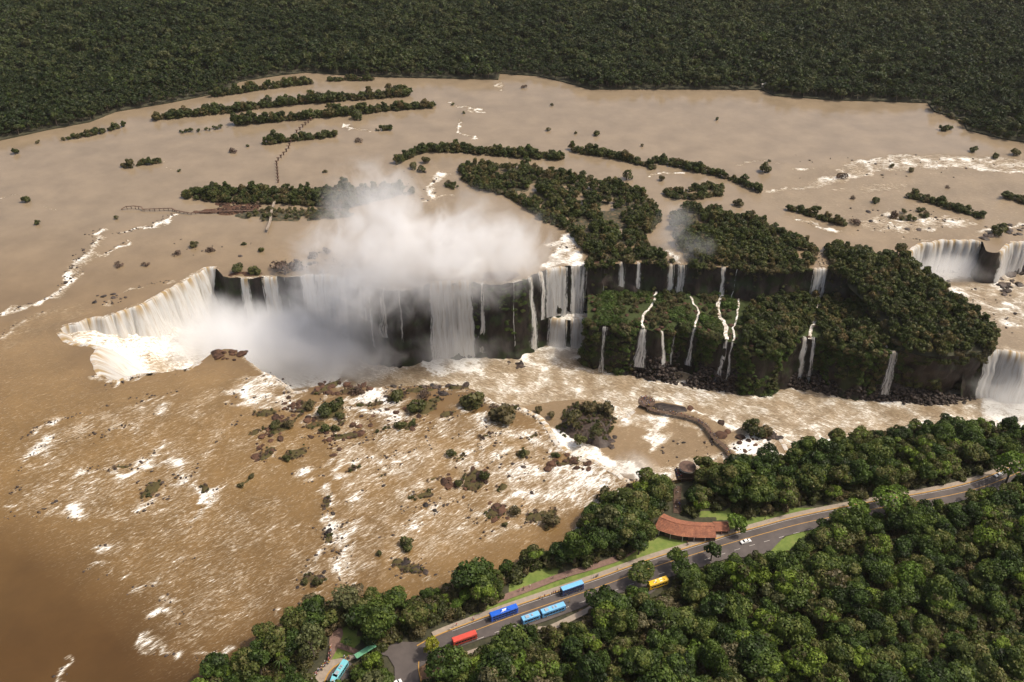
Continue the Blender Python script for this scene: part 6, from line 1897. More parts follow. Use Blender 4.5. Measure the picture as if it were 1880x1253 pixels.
P_ = {'blue': paint("deep_blue_paint", (.012, .10, .52)), 'sky': paint("light_blue_paint", (.10, .32, .58)), 'sky2': paint("pale_blue_roof", (.16, .42, .66)), 'navy': paint("dark_blue_paint", (.012, .045, .16)),
      'red': paint("red_paint", (.52, .065, .040)), 'yellow': paint("yellow_bus_paint", (.72, .44, .02)), 'white': paint("white_car_paint", (.72, .72, .70)), 'turq': paint("turquoise_paint", (.16, .46, .52)), 'green': paint("green_roof", (.13, .33, .19)),
      'grey': paint("grey_unit", (.30, .33, .36)), 'lamp': paint("lamp_glass", (.7, .68, .6), .1), 'redlamp': paint("rear_lamp", (.35, .02, .02), .2)}


def rounded_box(x0, x1, y0, y1, z0, z1, r, name, mat, parent, seg=2):
    bm = bmesh.new(); bmesh.ops.create_cube(bm, size=1)
    for v in bm.verts:
        v.co = Vector((x0 if v.co.x < 0 else x1, y0 if v.co.y < 0 else y1, z0 if v.co.z < 0 else z1))
    bmesh.ops.bevel(bm, geom=list(bm.edges), offset=r, segments=seg, affect='EDGES', profile=.5)
    me = bpy.data.meshes.new(name); bm.to_mesh(me); bm.free()
    return link(name, me, mat, parent)


def bus(u, v, ang, length, height, body, roof, label, marks=None, windows=7, decks=1, units=2, name="bus", z=Z_R):
    x, y = W(u, v, z)
    t = empty(name, (x, y, z), ang)
    hw = 1.27; L2 = length / 2
    b = rounded_box(-L2, L2, -hw, hw, .38, height - .18, .22, "body", P_[body], t)
    rf = rounded_box(-L2 + .12, L2 - .12, -hw + .08, hw - .08, height - .2, height, .09, "roof", P_[roof], t, 1)
    for k in range(units):
        ux = -L2 + length * (k + .8) / (units + .6)
        ac = rounded_box(ux - .9, ux + .9, -.75, .75, height - .02, height + .26, .1, "air_unit" if k == 0 else "roof_hatch", P_['grey'] if body != 'blue' else P_['blue'], rf, 1)
        if k: ac.scale = (.45, .8, 1)
    wz = [(1.45, 2.45)] if decks == 1 else [(1.25, 2.0), (2.55, 3.35)]
    for a, c in wz:
        step = (length - 1.6) / windows
        for k in range(windows):
            for s in (-1, 1):
                mb = MB(); mb.box(-L2 + .8 + k * step + .08, -L2 + .8 + (k + 1) * step - .08, s * hw - .02 * (s > 0) - .03 * (s < 0), s * hw + .03 * (s > 0) + .02 * (s < 0), a, c)
                mb.build("window", M['glass'], t)
    mb = MB(); mb.box(L2 - .02, L2 + .03, -hw + .15, hw - .15, 1.15, height - .55); mb.build("windscreen", M['glass'], t)
    mb = MB(); mb.box(-L2 - .03, -L2 + .02, -hw + .25, hw - .25, 1.6, height - .7); mb.build("rear_window", M['glass'], t)
    for sx in (-L2 + 2.4, L2 - 2.3):
        for s in (-1, 1):
            mb = MB(); mb.tube([(sx, s * (hw - .28), .5), (sx, s * (hw + .02), .5)], .5, 12)
            w = mb.build("wheel", M['tyre'], t)
            mb = MB(); mb.tube([(sx, s * (hw + .02), .5), (sx, s * (hw + .05), .5)], .27, 10); mb.build("rim", M['chrome'], w)
    for s in (-1, 1):
        mb = MB(); mb.box(L2, L2 + .05, s * .85 - .2, s * .85 + .2, .62, .85); mb.build("headlight", P_['lamp'], t)
        mb = MB(); mb.box(-L2 - .05, -L2, s * 1.0 - .12, s * 1.0 + .12, .7, 1.2); mb.build("rear_light", P_['redlamp'], t)
        mb = MB(); mb.tube([(L2 - .1, s * hw, height - .6), (L2 + .35, s * (hw + .2), height - .7), (L2 + .38, s * (hw + .2), height - 1.25)], .06, 5); mb.build("mirror", M['tyre'], t)
    if marks: marks(t, rf, height, L2)
    return tag(t, label, "bus")


def road_ang(u, v):
    x, y = W(u, v, 3.4)
    i = int(np.argmin((ROAD_LINE[:, 0] - x) ** 2 + (ROAD_LINE[:, 1] - y) ** 2)); i = min(max(i, 1), len(ROAD_LINE) - 2)
    d = ROAD_LINE[i + 1] - ROAD_LINE[i - 1]
    return math.atan2(d[1], d[0])


def emblem(t, rf, h, L2):
    mb = MB()     # pale swoosh printed on the roof
    for a, b, c, d in ((-1.5, .9, -.55, .1), (-.4, 1.3, .0, .75), (-1.1, .2, .15, .6)):
        mb.add([(a, c, h + .012), (b, c + .12, h + .012), (b + .4, d, h + .012), (a + .5, d - .08, h + .012)], [(0, 1, 2, 3)])
    mb.build("roof_emblem", P_['white'], rf)


def patches(t, rf, h, L2):
    rr = random.Random(3)
    for k in range(10):
        mb = MB()
        x0 = rr.uniform(-L2 + .4, L2 - 1.4); y0 = rr.uniform(-1.0, .4); w = rr.uniform(.5, 1.2); d = rr.uniform(.35, .7); z_ = h + .012 + k * .003
        mb.add([(x0, y0, z_), (x0 + w, y0 + .1, z_), (x0 + w * .9, y0 + d, z_), (x0 + .1, y0 + d * .9, z_)], [(0, 1, 2, 3)])
        mb.build("roof_print", P_['lamp'] if k % 3 else M['rust'], rf)


AR = road_ang(950, 1120)
bus(925, 1131, AR + math.pi, 12.6, 4.0, 'blue', 'blue', "deep blue double deck bus with pale emblem on its roof", emblem, 8, 2)
bus(1050, 1086, AR + math.pi, 10.6, 4.2, 'navy', 'sky2', "double deck bus with plain light blue roof by the lawn", None, 7, 2, 0)
bus(974, 1139, AR, 8.2, 3.2, 'sky', 'sky2', "short light blue bus waiting behind a longer one", None, 5, 1, 2)
bus(1015, 1125, AR, 11.2, 3.5, 'sky', 'sky2', "long light blue bus with roof hatches on the apron side", None, 7, 1, 3)
bus(853, 1177, AR, 10.6, 3.5, 'red', 'red', "bright red bus at the near side of the road", None, 7, 1, 0)
bus(1207, 1076, AR - .02, 9.6, 3.6, 'yellow', 'yellow', "yellow bus with patterned roof half hidden by trees", patches, 6, 1, 0)
a0 = math.atan2(W(632, 1222, 3.4)[1] - W(615, 1248, 3.4)[1], W(632, 1222, 3.4)[0] - W(615, 1248, 3.4)[0])
bus(626, 1236, a0, 8.6, 3.3, 'turq', 'turq', "front half of the turquoise articulated bus in the loop", None, 5, 1, 3)
bus(612, 1262, a0 + .25, 8.0, 3.3, 'turq', 'turq', "rear half of the turquoise articulated bus at the bottom edge", None, 5, 1, 2)


def car(u, v, ang, body, label, cat="car", L_=4.5, name="car"):
    x, y = W(u, v, Z_R)
    t = empty(name, (x, y, Z_R), ang)
    prof = [(-2.2, .35), (-2.22, .85), (-1.9, 1.0), (-1.35, 1.08), (-.75, 1.5), (.45, 1.52), (1.15, 1.02), (2.05, .85), (2.22, .6), (2.18, .35)]
    k = L_ / 4.4
    V = []; n = len(prof)
    for s, sc in ((-1, 1.0), (1, 1.0)):
        for (px, pz) in prof:
            w = .88 if pz < 1.1 else .70
            V.append((px * k, s * w, pz))
    Fc = [(i, (i + 1) % n, n + (i + 1) % n, n + i) for i in range(n)] + [tuple(range(n))[::-1], tuple(range(n, 2 * n))]
    mb = MB(); mb.add(V, Fc); b = mb.build("body", P_[body], t)
    mb = MB(); mb.add([(-.70 * k, -.66, 1.53), (.42 * k, -.66, 1.55), (.42 * k, .66, 1.55), (-.70 * k, .66, 1.53)], [(0, 1, 2, 3)]); mb.build("roof", P_[body], t)
    for nm, pts in (("windscreen", [(.50, .66, 1.49), (.50, -.66, 1.49), (1.1, -.76, 1.08), (1.1, .76, 1.08)]), ("rear_window", [(-.80, -.66, 1.48), (-.80, .66, 1.48), (-1.3, .76, 1.12), (-1.3, -.76, 1.12)])):
        mb = MB(); mb.add([(p[0] * k, p[1], p[2] + .025) for p in pts], [(0, 1, 2, 3)]); mb.build(nm, M['glass'], t)
    for s in (-1, 1):
        mb = MB(); mb.add([(-1.1 * k, s * .84, 1.12), (.95 * k, s * .84, 1.10), (.42 * k, s * .745, 1.44), (-.70 * k, s * .745, 1.44)], [(0, 1, 2, 3)]); mb.build("side_window", M['glass'], t)
        for sx in (-1.35, 1.35):
            mb = MB(); mb.tube([(sx * k, s * .70, .33), (sx * k, s * .91, .33)], .33, 10); w = mb.build("wheel", M['tyre'], t)
            mb = MB(); mb.tube([(sx * k, s * .91, .33), (sx * k, s * .925, .33)], .18, 8); mb.build("rim", M['chrome'], w)
        mb = MB(); mb.box(2.16 * k, 2.24 * k, s * .62 - .16, s * .62 + .16, .58, .74); mb.build("headlight", P_['lamp'], t)
        mb = MB(); mb.box(-2.26 * k, -2.2 * k, s * .66 - .12, s * .66 + .12, .68, .86); mb.build("rear_light", P_['redlamp'], t)
    return tag(t, label, cat)


car(1369, 996, road_ang(1369, 996), 'white', "white car driving past the red roofed building", L_=5.2)
car(1834, 873, road_ang(1834, 873), 'white', "white van on the far right of the road under the pale crown", "van", 6.0, "van")
car(728, 1256, .5, 'white', "white car at the bottom edge of the bus yard")

# ------------------------------------------------------------------ red roofed building
ZB = 3.3
RC = smooth_line([W(1210, 955, ZB + 4), W(1226, 962, ZB + 4), W(1246, 968, ZB + 4), (W(1270, 971, ZB + 4)), W(1292, 972, ZB + 4), W(1312, 972, ZB + 4)], 1.2, 2)
RN = side_normals(RC, 1)
hall = empty("visitor_hall", (RC[len(RC) // 2][0], RC[len(RC) // 2][1], ZB))


def tile_mat():
    m, nt, out = new_mat("clay_tiles")
    g = N(nt, "ShaderNodeNewGeometry"); pos = g.outputs['Position']
    n = noise(nt, pos, .35, 6, .65); n2 = noise(nt, pos, 2.2, 4, .7)
    c = ramp(nt, math_n(nt, 'ADD', math_n(nt, 'MULTIPLY', n, .5), math_n(nt, 'MULTIPLY', n2, .5)), [(.32, (.105, .045, .028)), (.52, (.24, .090, .048)), (.68, (.42, .18, .085))])
    p = N(nt, "ShaderNodeBsdfPrincipled"); nt.links.new(c, p.inputs['Base Color']); p.inputs['Roughness'].default_value = .85
    b = N(nt, "ShaderNodeBump"); b.inputs['Strength'].default_value = .6; nt.links.new(n2, b.inputs['Height']); nt.links.new(b.outputs[0], p.inputs['Normal'])
    nt.links.new(p.outputs[0], out.inputs[0])
    return m


M['tile'] = tile_mat()
off = hall.location


def loc(p, z): return (p[0] - off.x, p[1] - off.y, z - off.z)


wid = np.interp(np.linspace(0, 1, len(RC)), [0, .25, .6, 1], [5.6, 5.4, 5.0, 4.8])
# roof: rows of overlapping tiles as small steps from eave to ridge, both slopes
rows = 9
for sgn in (-1, 1):
    V = []; Fc = []; n = len(RC)
    for r in range(rows):
        for e in (0, 1):
            t = (r + e) / rows
            o_ = sgn * wid * (1 - t); zz = ZB + 3.3 + 2.7 * t + (.16 if e == 0 else .05)
            for i in range(n):
                V.append(loc(RC[i] + RN[i] * o_[i], zz + .05 * (i % 2)))
    for r in range(2 * rows - 1):
        for i in range(n - 1):
            f = (r * n + i, r * n + i + 1, (r + 1) * n + i + 1, (r + 1) * n + i)
            Fc.append(f if sgn < 0 else f[::-1])
    mb = MB(); mb.add(V, Fc); rf = mb.build("roof_slope", M['tile'], hall)
mb = MB(); mb.tube([loc(p, ZB + 6.12) for p in RC], .22, 6); mb.build("ridge", M['tile'], hall)
for s, lab in ((1, "front_wall"), (-1, "back_wall")):
    mb = MB(); n = len(RC)
    V = [loc(RC[i] + RN[i] * s * (wid[i] - 1.0), ZB - .3) for i in range(n)] + [loc(RC[i] + RN[i] * s * (wid[i] - 1.0), ZB + 3.45) for i in range(n)]
    mb.add(V, [(i, i + 1, n + i + 1, n + i) for i in range(n - 1)]); mb.build(lab, M['wood'], hall)
    for i in range(2, n - 2, 4):
        p = RC[i] + RN[i] * s * (wid[i] - .35)
        mb = MB(); mb.tube([loc(p, ZB - .2), loc(p, ZB + 3.4)], .16, 6); mb.build("column", M['cream'], hall)
        if i % 8 == 2:
            a, b = RC[i] + RN[i] * s * (wid[i] - .97), RC[i + 2] + RN[i + 2] * s * (wid[i + 2] - .97)
            mb = MB(); mb.add([loc(a, ZB + .4), loc(b, ZB + .4), loc(b, ZB + 2.6), loc(a, ZB + 2.6)], [(0, 1, 2, 3)]); mb.build("window", M['glass'], hall)
for k in (0, -1):
    mb = MB(); p, q, w_ = RC[k], RN[k], wid[k]
    mb.add([loc(p + q * (w_ - 1), ZB - .3), loc(p - q * (w_ - 1), ZB - .3), loc(p - q * (w_ - 1), ZB + 3.5), loc(p, ZB + 5.8), loc(p + q * (w_ - 1), ZB + 3.5)], [(0, 1, 2, 3, 4)]); mb.build("gable", M['cream'], hall)
tag(hall, "curved building with rusty red tiled roof beside the road", "building")
# small side wing
wx, wy = W(1318, 966, ZB + 3)
wing = empty("side_wing", (wx, wy, ZB), RC_ang if False else math.atan2(RC[-1][1] - RC[-4][1], RC[-1][0] - RC[-4][0]))
mb = MB(); mb.box(-1.5, 4.5, -2.4, 2.4, -.3, 2.7); mb.build("wall", M['wood'], wing)
mb = MB(); mb.add([(-2.0, -3.1, 2.7), (5.1, -3.1, 2.7), (5.1, 0, 4.3), (-2.0, 0, 4.3)], [(0, 1, 2, 3)]); mb.add([(-2.0, 0, 4.3), (5.1, 0, 4.3), (5.1, 3.1, 2.7), (-2.0, 3.1, 2.7)], [(0, 1, 2, 3)]); mb.build("roof", M['tile'], wing)
mb = MB(); mb.box(1.0, 2.0, -2.45, -2.38, -.2, 2.0); mb.build("door", M['dark'], wing)
tag(wing, "small red roofed wing at the right end of the curved building", "building")
# curved white parapet with slots
PW = smooth_line(WL([(1206, 972), (1218, 978), (1235, 983), (1252, 986), (1270, 988)], ZB), 1.0, 2)
par = empty("parapet", (PW[0][0], PW[0][1], ZB))
PN = side_normals(PW, 1); n = len(PW); o0 = PW[0]
V = []
for (o_, z_) in ((-.2, -.3), (-.2, 2.1), (.2, 2.1), (.2, -.3)):
    V += [(p[0] + q[0] * o_ - o0[0], p[1] + q[1] * o_ - o0[1], z_) for p, q in zip(PW, PN)]
mb = MB(); mb.add(V, [(r * n + i, r * n + i + 1, (r + 1) * n + i + 1, (r + 1) * n + i) for r in range(3) for i in range(n - 1)] + [(0, n, 2 * n, 3 * n), (n - 1, 4 * n - 1, 3 * n - 1, 2 * n - 1)]); mb.build("wall", M['cream'], par)
for i in range(2, n - 2, 1):
    p, q = PW[i] + PN[i] * .21 - o0, PN[i]; a = math.atan2(q[0], -q[1])
    mb = MB(); mb.box(-.28, .28, -.02, .02, 1.1, 1.55, rot=a, at=(p[0], p[1], 0)); mb.build("slot", M['dark'], par)
tag(par, "curved cream parapet with a row of dark slots below the red roof", "wall")
sx, sy = W(1269, 990, ZB)
sg = empty("notice_board", (sx, sy, ZB))
mb = MB(); mb.box(-.8, .8, -.06, .06, 1.0, 4.0); mb.build("panel", M['cream'], sg)
for s in (-.6, .6):
    mb = MB(); mb.tube([(s, .1, -.2), (s, .1, 3.6)], .07, 6); mb.build("post", M['steel'], sg)
tag(sg, "upright cream notice board beside the road and parapet", "sign")

# ------------------------------------------------------------------ lift tower and stairs
tx, ty = W(1258, 884, -2)
tw = empty("lift_tower", (tx, ty, Z_MID))
zt = 3.0 - Z_MID
mb = MB(); mb.box(-2.6, 2.6, -2.6, 2.6, -2, zt + 3); mb.build("shaft", M['wood'], tw)
mb = MB(); mb.box(-5.6, 6.0, -3.6, 4.2, zt - .4, zt); mb.build("deck", M['wood'], tw)


def disc(r, z0, z1, cone=0.0, n=24):
    mb = MB(); V = [(math.cos(k * 6.2832 / n) * r, math.sin(k * 6.2832 / n) * r, z) for z in (z0, z1) for k in range(n)] + [(0, 0, z1 + cone)]
    mb.add(V, [(k, (k + 1) % n, n + (k + 1) % n, n + k) for k in range(n)] + [(n + k, n + (k + 1) % n, 2 * n) for k in range(n)] + [tuple(range(n))[::-1]])
    return mb


disc(4.3, zt + 5.2, zt + 5.5, 1.3).build("roof", M['rust'], tw)
mb = MB()
n = 28
V = []
for r_, z_ in ((4.3, zt + 4.6), (4.3, zt + 5.15), (3.8, zt + 5.15), (3.8, zt + 4.6)):
    V += [(math.cos(k * 6.2832 / n) * r_, math.sin(k * 6.2832 / n) * r_, z_) for k in range(n)]
mb.add(V, [(a * n + k, a * n + (k + 1) % n, ((a + 1) % 4) * n + (k + 1) % n, ((a + 1) % 4) * n + k) for a in range(4) for k in range(n)]); mb.build("roof_ring", M['cream'], tw)
for k in range(8):
    a = k * 6.2832 / 8 + .2
    mb = MB(); mb.tube([(math.cos(a) * 4.0, math.sin(a) * 4.0, zt), (math.cos(a) * 4.0, math.sin(a) * 4.0, zt + 5.1)], .14, 6); mb.build("column", M['wood'], tw)
mb = MB()
for (x0, y0), (x1, y1) in (((-5.5, -3.5), (-5.5, 4.1)), ((-5.5, 4.1), (5.9, 4.1)), ((5.9, 4.1), (5.9, -3.5))):
    mb.tube([(x0, y0, zt + 1.1), (x1, y1, zt + 1.1)], .06, 5); mb.tube([(x0, y0, zt + .6), (x1, y1, zt + .6)], .04, 5)
mb.build("railing", M['wood'], tw)
tag(tw, "round roofed lift tower with a brown cap at the forest edge", "tower")
sa, sb = W(1243, 942, 3.4), W(1243, 897, 1.5)
st = empty("stairway", (sa[0], sa[1], 3.2))
dx, dy = sb[0] - sa[0], sb[1] - sa[1]; ln = math.hypot(dx, dy); an = math.atan2(dy, dx)
st.rotation_euler = (0, 0, an)
for k in range(26):
    mb = MB(); mb.box(k * ln / 26, (k + .72) * ln / 26, -1.7, 1.7, -.25 + .05 * (k % 2), .12 + .05 * (k % 2)); mb.build("step", M['wood'], st)
for s in (-1.75, 1.75):
    mb = MB(); mb.tube([(0, s, 1.2), (ln, s, 1.2)], .06, 5); mb.tube([(0, s, .2), (ln, s, .2)], .08, 5)
    for k in range(12): mb.tube([(k * ln / 11.1, s, 0), (k * ln / 11.1, s, 1.2)], .05, 4)
    mb.build("railing", M['wood'], st)
tag(st, "long flight of wooden steps from the red roof to the tower", "stairs")

# ------------------------------------------------------------------ walkway on the terrace
ZW = Z_MID + 2.2
WK = smooth_line([W(p[0], p[1], ZW) for p in [(1188, 744), (1192, 751), (1208, 755), (1235, 759), (1262, 764), (1285, 773), (1300, 786), (1308, 800), (1318, 810), (1330, 818), (1338, 830), (1344, 846), (1350, 856)]], 1.5, 2)
wk = empty("walkway", (WK[0][0], WK[0][1], Z_MID))
WN = side_normals(WK, 1); o0 = WK[0]


def wl(p, z): return (p[0] - o0[0], p[1] - o0[1], z - Z_MID)


n = len(WK)
for i in range(n - 1):
    a, b = WK[i], WK[i + 1]; mb = MB()
    e = .06
    q = [a + WN[i] * 1.3, b + WN[i + 1] * 1.3, b - WN[i + 1] * 1.3, a - WN[i] * 1.3]
    q = [q[0] + (q[1] - q[0]) * e, q[1], q[2], q[3] + (q[2] - q[3]) * e]
    mb.add([wl(p, ZW) for p in q] + [wl(p, ZW - .3) for p in q], [(0, 3, 2, 1)[::-1], (4, 5, 6, 7)[::-1], (0, 1, 5, 4), (1, 2, 6, 5), (2, 3, 7, 6), (3, 0, 4, 7)]); mb.build("deck_panel", M['wood'], wk)
for s in (-1, 1):
    mb = MB()
    for h in (.55, 1.1): mb.tube([wl(WK[i] + WN[i] * s * 1.3, ZW + h) for i in range(n)], .055, 4)
    for i in range(0, n, 2): mb.tube([wl(WK[i] + WN[i] * s * 1.3, ZW), wl(WK[i] + WN[i] * s * 1.3, ZW + 1.12)], .05, 4)
    mb.build("railing", M['wood'], wk)
for i in range(2, n, 5):
    for s in (-1, 1):
        mb = MB(); mb.tube([wl(WK[i] + WN[i] * s, Z_MID - .8), wl(WK[i] + WN[i] * s, ZW - .25)], .28, 6); mb.build("pier", M['concrete'], wk)
tag(wk, "narrow curving walkway on piers over the terrace water", "walkway")
dxk, dyk = W(1187, 738, ZW)
dk = empty("observation_deck", (dxk, dyk, Z_MID))
disc(5.2, ZW - Z_MID - .3, ZW - Z_MID, 0, 28).build("platform", M['wood'], dk)
mb = MB()
for h in (.6, 1.1): mb.tube([(math.cos(a * .2244) * 5.1, math.sin(a * .2244) * 5.1, ZW - Z_MID + h) for a in range(29)], .06, 4)
for a in range(28): mb.tube([(math.cos(a * .2244) * 5.1, math.sin(a * .2244) * 5.1, ZW - Z_MID), (math.cos(a * .2244) * 5.1, math.sin(a * .2244) * 5.1, ZW - Z_MID + 1.1)], .045, 4)
mb.build("railing", M['wood'], dk)
for a in range(6):
    mb = MB(); mb.tube([(math.cos(a * 1.047) * 3.4, math.sin(a * 1.047) * 3.4, -2), (math.cos(a * 1.047) * 3.4, math.sin(a * 1.047) * 3.4, ZW - Z_MID - .28)], .35, 6); mb.build("pier", M['concrete'], dk)
tag(dk, "round observation deck crowded with people at the walkway's end", "deck")

# ------------------------------------------------------------------ ruined footbridge, old footbridge, bridge piles
RB = [(222, 384, 1.2), (231, 379, 2.6), (246, 378, 2.8), (259, 379.5, 2.6), (262, 384, 1.8), (290, 383, 2.2), (315, 382, 2.4), (322, 386, 1.6), (349, 391, 1.6), (365, 389, 1.8), (400, 388, 2.0), (440, 387, 2.0), (478, 386, 2.0)]
rb = empty("ruined_footbridge", (*W(222, 384, 0), 0)); o0 = np.array(W(222, 384, 0))
pp = [np.array(W(u, v, z)) for u, v, z in RB]
for i in range(len(RB) - 1):
    a, b = pp[i] - o0, pp[i + 1] - o0; za, zb = RB[i][2], RB[i + 1][2]
    l = np.linalg.norm(b - a); an = math.atan2(*(b - a)[::-1]); nrm = np.array([-math.sin(an), math.cos(an)])
    mb = MB(); q = [a + nrm * .5, b + nrm * .5, b - nrm * .5, a - nrm * .5]; zs = [za, zb, zb, za]
    mb.add([(p[0], p[1], z) for p, z in zip(q, zs)] + [(p[0], p[1], z - .35) for p, z in zip(q, zs)], [(3, 2, 1, 0), (4, 5, 6, 7), (0, 1, 5, 4), (1, 2, 6, 5), (2, 3, 7, 6), (3, 0, 4, 7)]); mb.build("deck_section", M['rust'], rb)
    for k in range(int(l / 4.2) + 1):
        t = (k + .2) / (int(l / 4.2) + 1); p = a + (b - a) * t; z = za + (zb - za) * t
        mb = MB(); mb.tube([(p[0], p[1], -1.2), (p[0] + random.uniform(-.3, .3), p[1], z - .2)], .26, 6); mb.build("post", M['rust'], rb)
tag(rb, "broken rusty footbridge on posts in the left river", "bridge")
OB = smooth_line([W(506, 364, 2), W(502, 378, 2), W(498, 390, 2), (W(497, 406, 2)), W(490, 424, 1.6)], 2.0, 1)
ob = empty("old_footbridge", (OB[0][0], OB[0][1], 0)); ON = side_normals(OB, 1); o0 = OB[0]
n = len(OB)
mb = MB(); V = [(*(OB[i] + ON[i] * s * .9 - o0), z) for z in (2.6, 2.2) for s in (-1, 1) for i in range(n)]
mb.add(V, [(i, i + 1, n + i + 1, n + i) for i in range(n - 1)] + [(2 * n + i, 3 * n + i, 3 * n + i + 1, 2 * n + i + 1) for i in range(n - 1)] + [(i, 2 * n + i, 2 * n + i + 1, i + 1) for i in range(n - 1)] + [(n + i, n + i + 1, 3 * n + i + 1, 3 * n + i) for i in range(n - 1)]); mb.build("deck", M['paving'], ob)
for s in (-1, 1):
    mb = MB(); mb.tube([(*(OB[i] + ON[i] * s * .9 - o0), 3.6) for i in range(n)], .06, 4); mb.build("railing", M['wood'], ob)
for i in range(0, n, 4):
    mb = MB(); mb.tube([(*(OB[i] - o0), -1), (*(OB[i] - o0), 2.3)], .35, 6); mb.build("pier", M['concrete'], ob)
tag(ob, "pale narrow footbridge leading south from the broad wooded island", "bridge")
piles = [(511, 336), (510.5, 330), (510, 324), (509.5, 318), (509, 312), (508.5, 306), (508, 301), (511, 295), (516, 290), (521, 285), (526, 279), (530, 273), (532, 268), (534, 262), (545, 244), (551, 239), (556, 234), (561, 230), (566, 226), (571, 222)]
pm = MB(); pm.tube([(0, 0, -1.5), (0, 0, 2.2)], [.55, .5], 8); pm.box(-.9, .9, -.5, .5, 2.2, 2.7); pmesh = pm.mesh("bridge_pile"); pmesh.materials.append(M['rust'])
for k, (u, v) in enumerate(piles):
    o = bpy.data.objects.new("bridge_pile", pmesh); COL.objects.link(o); o.location = (*W(u, v, 0), 0); o.scale = (1.3, 1.3, 1.1)
    tag(o, "bare bridge pile crossing the river, " + (("%s in the line from the broad wooded island" % ORD[k]) if k < 20 else "last"), "bridge pile", "old bridge piles")
hx, hy = W(1403, 158, 2)
hut = empty("river_hut", (hx, hy, 1.2))
mb = MB(); mb.box(-3, 3, -2.2, 2.2, 0, 3.0); mb.build("wall", M['cream'], hut)
mb = MB(); mb.add([(-3.6, -2.9, 3.0), (3.6, -2.9, 3.0), (3.6, 0, 4.6), (-3.6, 0, 4.6)], [(0, 1, 2, 3)]); mb.add([(-3.6, 0, 4.6), (3.6, 0, 4.6), (3.6, 2.9, 3.0), (-3.6, 2.9, 3.0)], [(0, 1, 2, 3)]); mb.build("roof", M['white_paint'], hut)
mb = MB(); mb.box(-.5, .5, -2.25, -2.19, 0, 2.1); mb.build("door", M['dark'], hut)
tag(hut, "tiny white roofed hut on the far bank's shore", "hut")
# bus shelter with green roof
qx, qy = W(672, 1203, Z_R)
sh_ = empty("bus_shelter", (qx, qy, Z_R), a0 * 0 + road_ang(800, 1170) + .15)
mb = MB(); mb.box(-4.6, 4.6, -1.2, 1.2, 2.9, 3.05); mb.build("roof", P_['green'], sh_)
for xx in (-4.3, -1.5, 1.5, 4.3):
    mb = MB(); mb.tube([(xx, .9, 0), (xx, .9, 2.9)], .09, 6); mb.build("post", M['steel'], sh_)
mb = MB(); mb.box(-4.5, 4.5, .3, .75, .42, .5); mb.box(-4.2, -4.0, .3, .7, 0, .42); mb.box(4.0, 4.2, .3, .7, 0, .42); mb.build("bench", M['wood'], sh_)
tag(sh_, "bus shelter with light green roof half under trees", "bus shelter")

# ------------------------------------------------------------------ people
def body_mesh(shirt, legs, hair, pose):
    bm = bmesh.new()
    sk = [(0, 0, .95), (0, 0, 1.18), (0, 0, 1.42), (0, .01, 1.54), (0, .02, 1.66), (0, .0, 1.76)]
    V = [bm.verts.new(p) for p in sk]
    for a, b in zip(V[:-1], V[1:]): bm.edges.new((a, b))
    rad = [.17, .15, .17, .065, .11, .09]
    st_ = .16 if pose == 1 else .03
    for s in (-1, 1):
        hip = bm.verts.new((s * .10, 0, .90)); kn = bm.verts.new((s * .11, .04 + s * st_ * .6, .48)); an_ = bm.verts.new((s * .11, s * st_, .09)); toe = bm.verts.new((s * .12, s * st_ + .15, .04))
        bm.edges.new((V[0], hip)); bm.edges.new((hip, kn)); bm.edges.new((kn, an_)); bm.edges.new((an_, toe)); rad += [.115, .085, .06, .05]
        shd = bm.verts.new((s * .20, 0, 1.40)); el = bm.verts.new((s * .26, -.03 - s * st_ * .4, 1.12)); wr = bm.verts.new((s * .25, .10 - s * st_ * .6, .90)); hd = bm.verts.new((s * .25, .13, .80))
        bm.edges.new((V[2], shd)); bm.edges.new((shd, el)); bm.edges.new((el, wr)); bm.edges.new((wr, hd)); rad += [.08, .06, .045, .04]
    me = bpy.data.meshes.new("person"); bm.to_mesh(me); bm.free()
    o = bpy.data.objects.new("person_tmp", me); COL.objects.link(o)
    o.modifiers.new("skin", 'SKIN')
    for i, r in enumerate(rad): me.skin_vertices[0].data[i].radius = (r, r)
    me.skin_vertices[0].data[0].use_root = True
    ss = o.modifiers.new("subsurf", 'SUBSURF'); ss.levels = 1; ss.render_levels = 1
    dg = bpy.context.evaluated_depsgraph_get()
    out = bpy.data.meshes.new_from_object(o.evaluated_get(dg))
    bpy.data.objects.remove(o); bpy.data.meshes.remove(me)
    out.materials.clear()
    for m_ in (SKIN, shirt, legs, hair): out.materials.append(m_)
    for p in out.polygons:
        z = p.center.z; ax = abs(p.center.x)
        p.material_index = 3 if z > 1.69 or (z > 1.58 and p.center.y < -.02) else 0 if z > 1.5 or (ax > .18 and z < 1.12) or (z < .06 and False) else 1 if z > .96 else 2
        p.use_smooth = True
    return out


SKIN = simple_mat("skin", (.42, .26, .18), .6, .1, 4.0)
HAIR = simple_mat("dark_hair", (.03, .022, .018), .6, .1, 4.0)
SHIRTS = [("white", (.7, .68, .64)), ("red", (.42, .05, .04)), ("blue", (.06, .14, .40)), ("black", (.03, .03, .03)), ("yellow", (.6, .42, .06)), ("pink", (.55, .22, .25)), ("grey", (.25, .25, .26))]
TROU = [simple_mat("dark_trousers", (.03, .035, .05), .8), simple_mat("khaki_trousers", (.22, .17, .11), .8), simple_mat("denim", (.06, .09, .17), .8)]
PERSON = []
for k, (nm, c) in enumerate(SHIRTS):
    sm = simple_mat(nm + "_shirt", c, .8)
    PERSON.append((nm, body_mesh(sm, TROU[k % 3], HAIR, 0))); PERSON.append((nm, body_mesh(sm, TROU[(k + 1) % 3], HAIR, 1)))
PEOPLE = []


def person(x, y, z, place):
    nm, me = random.choice(PERSON)
    PEOPLE.append((x, y, z, nm, me, place))


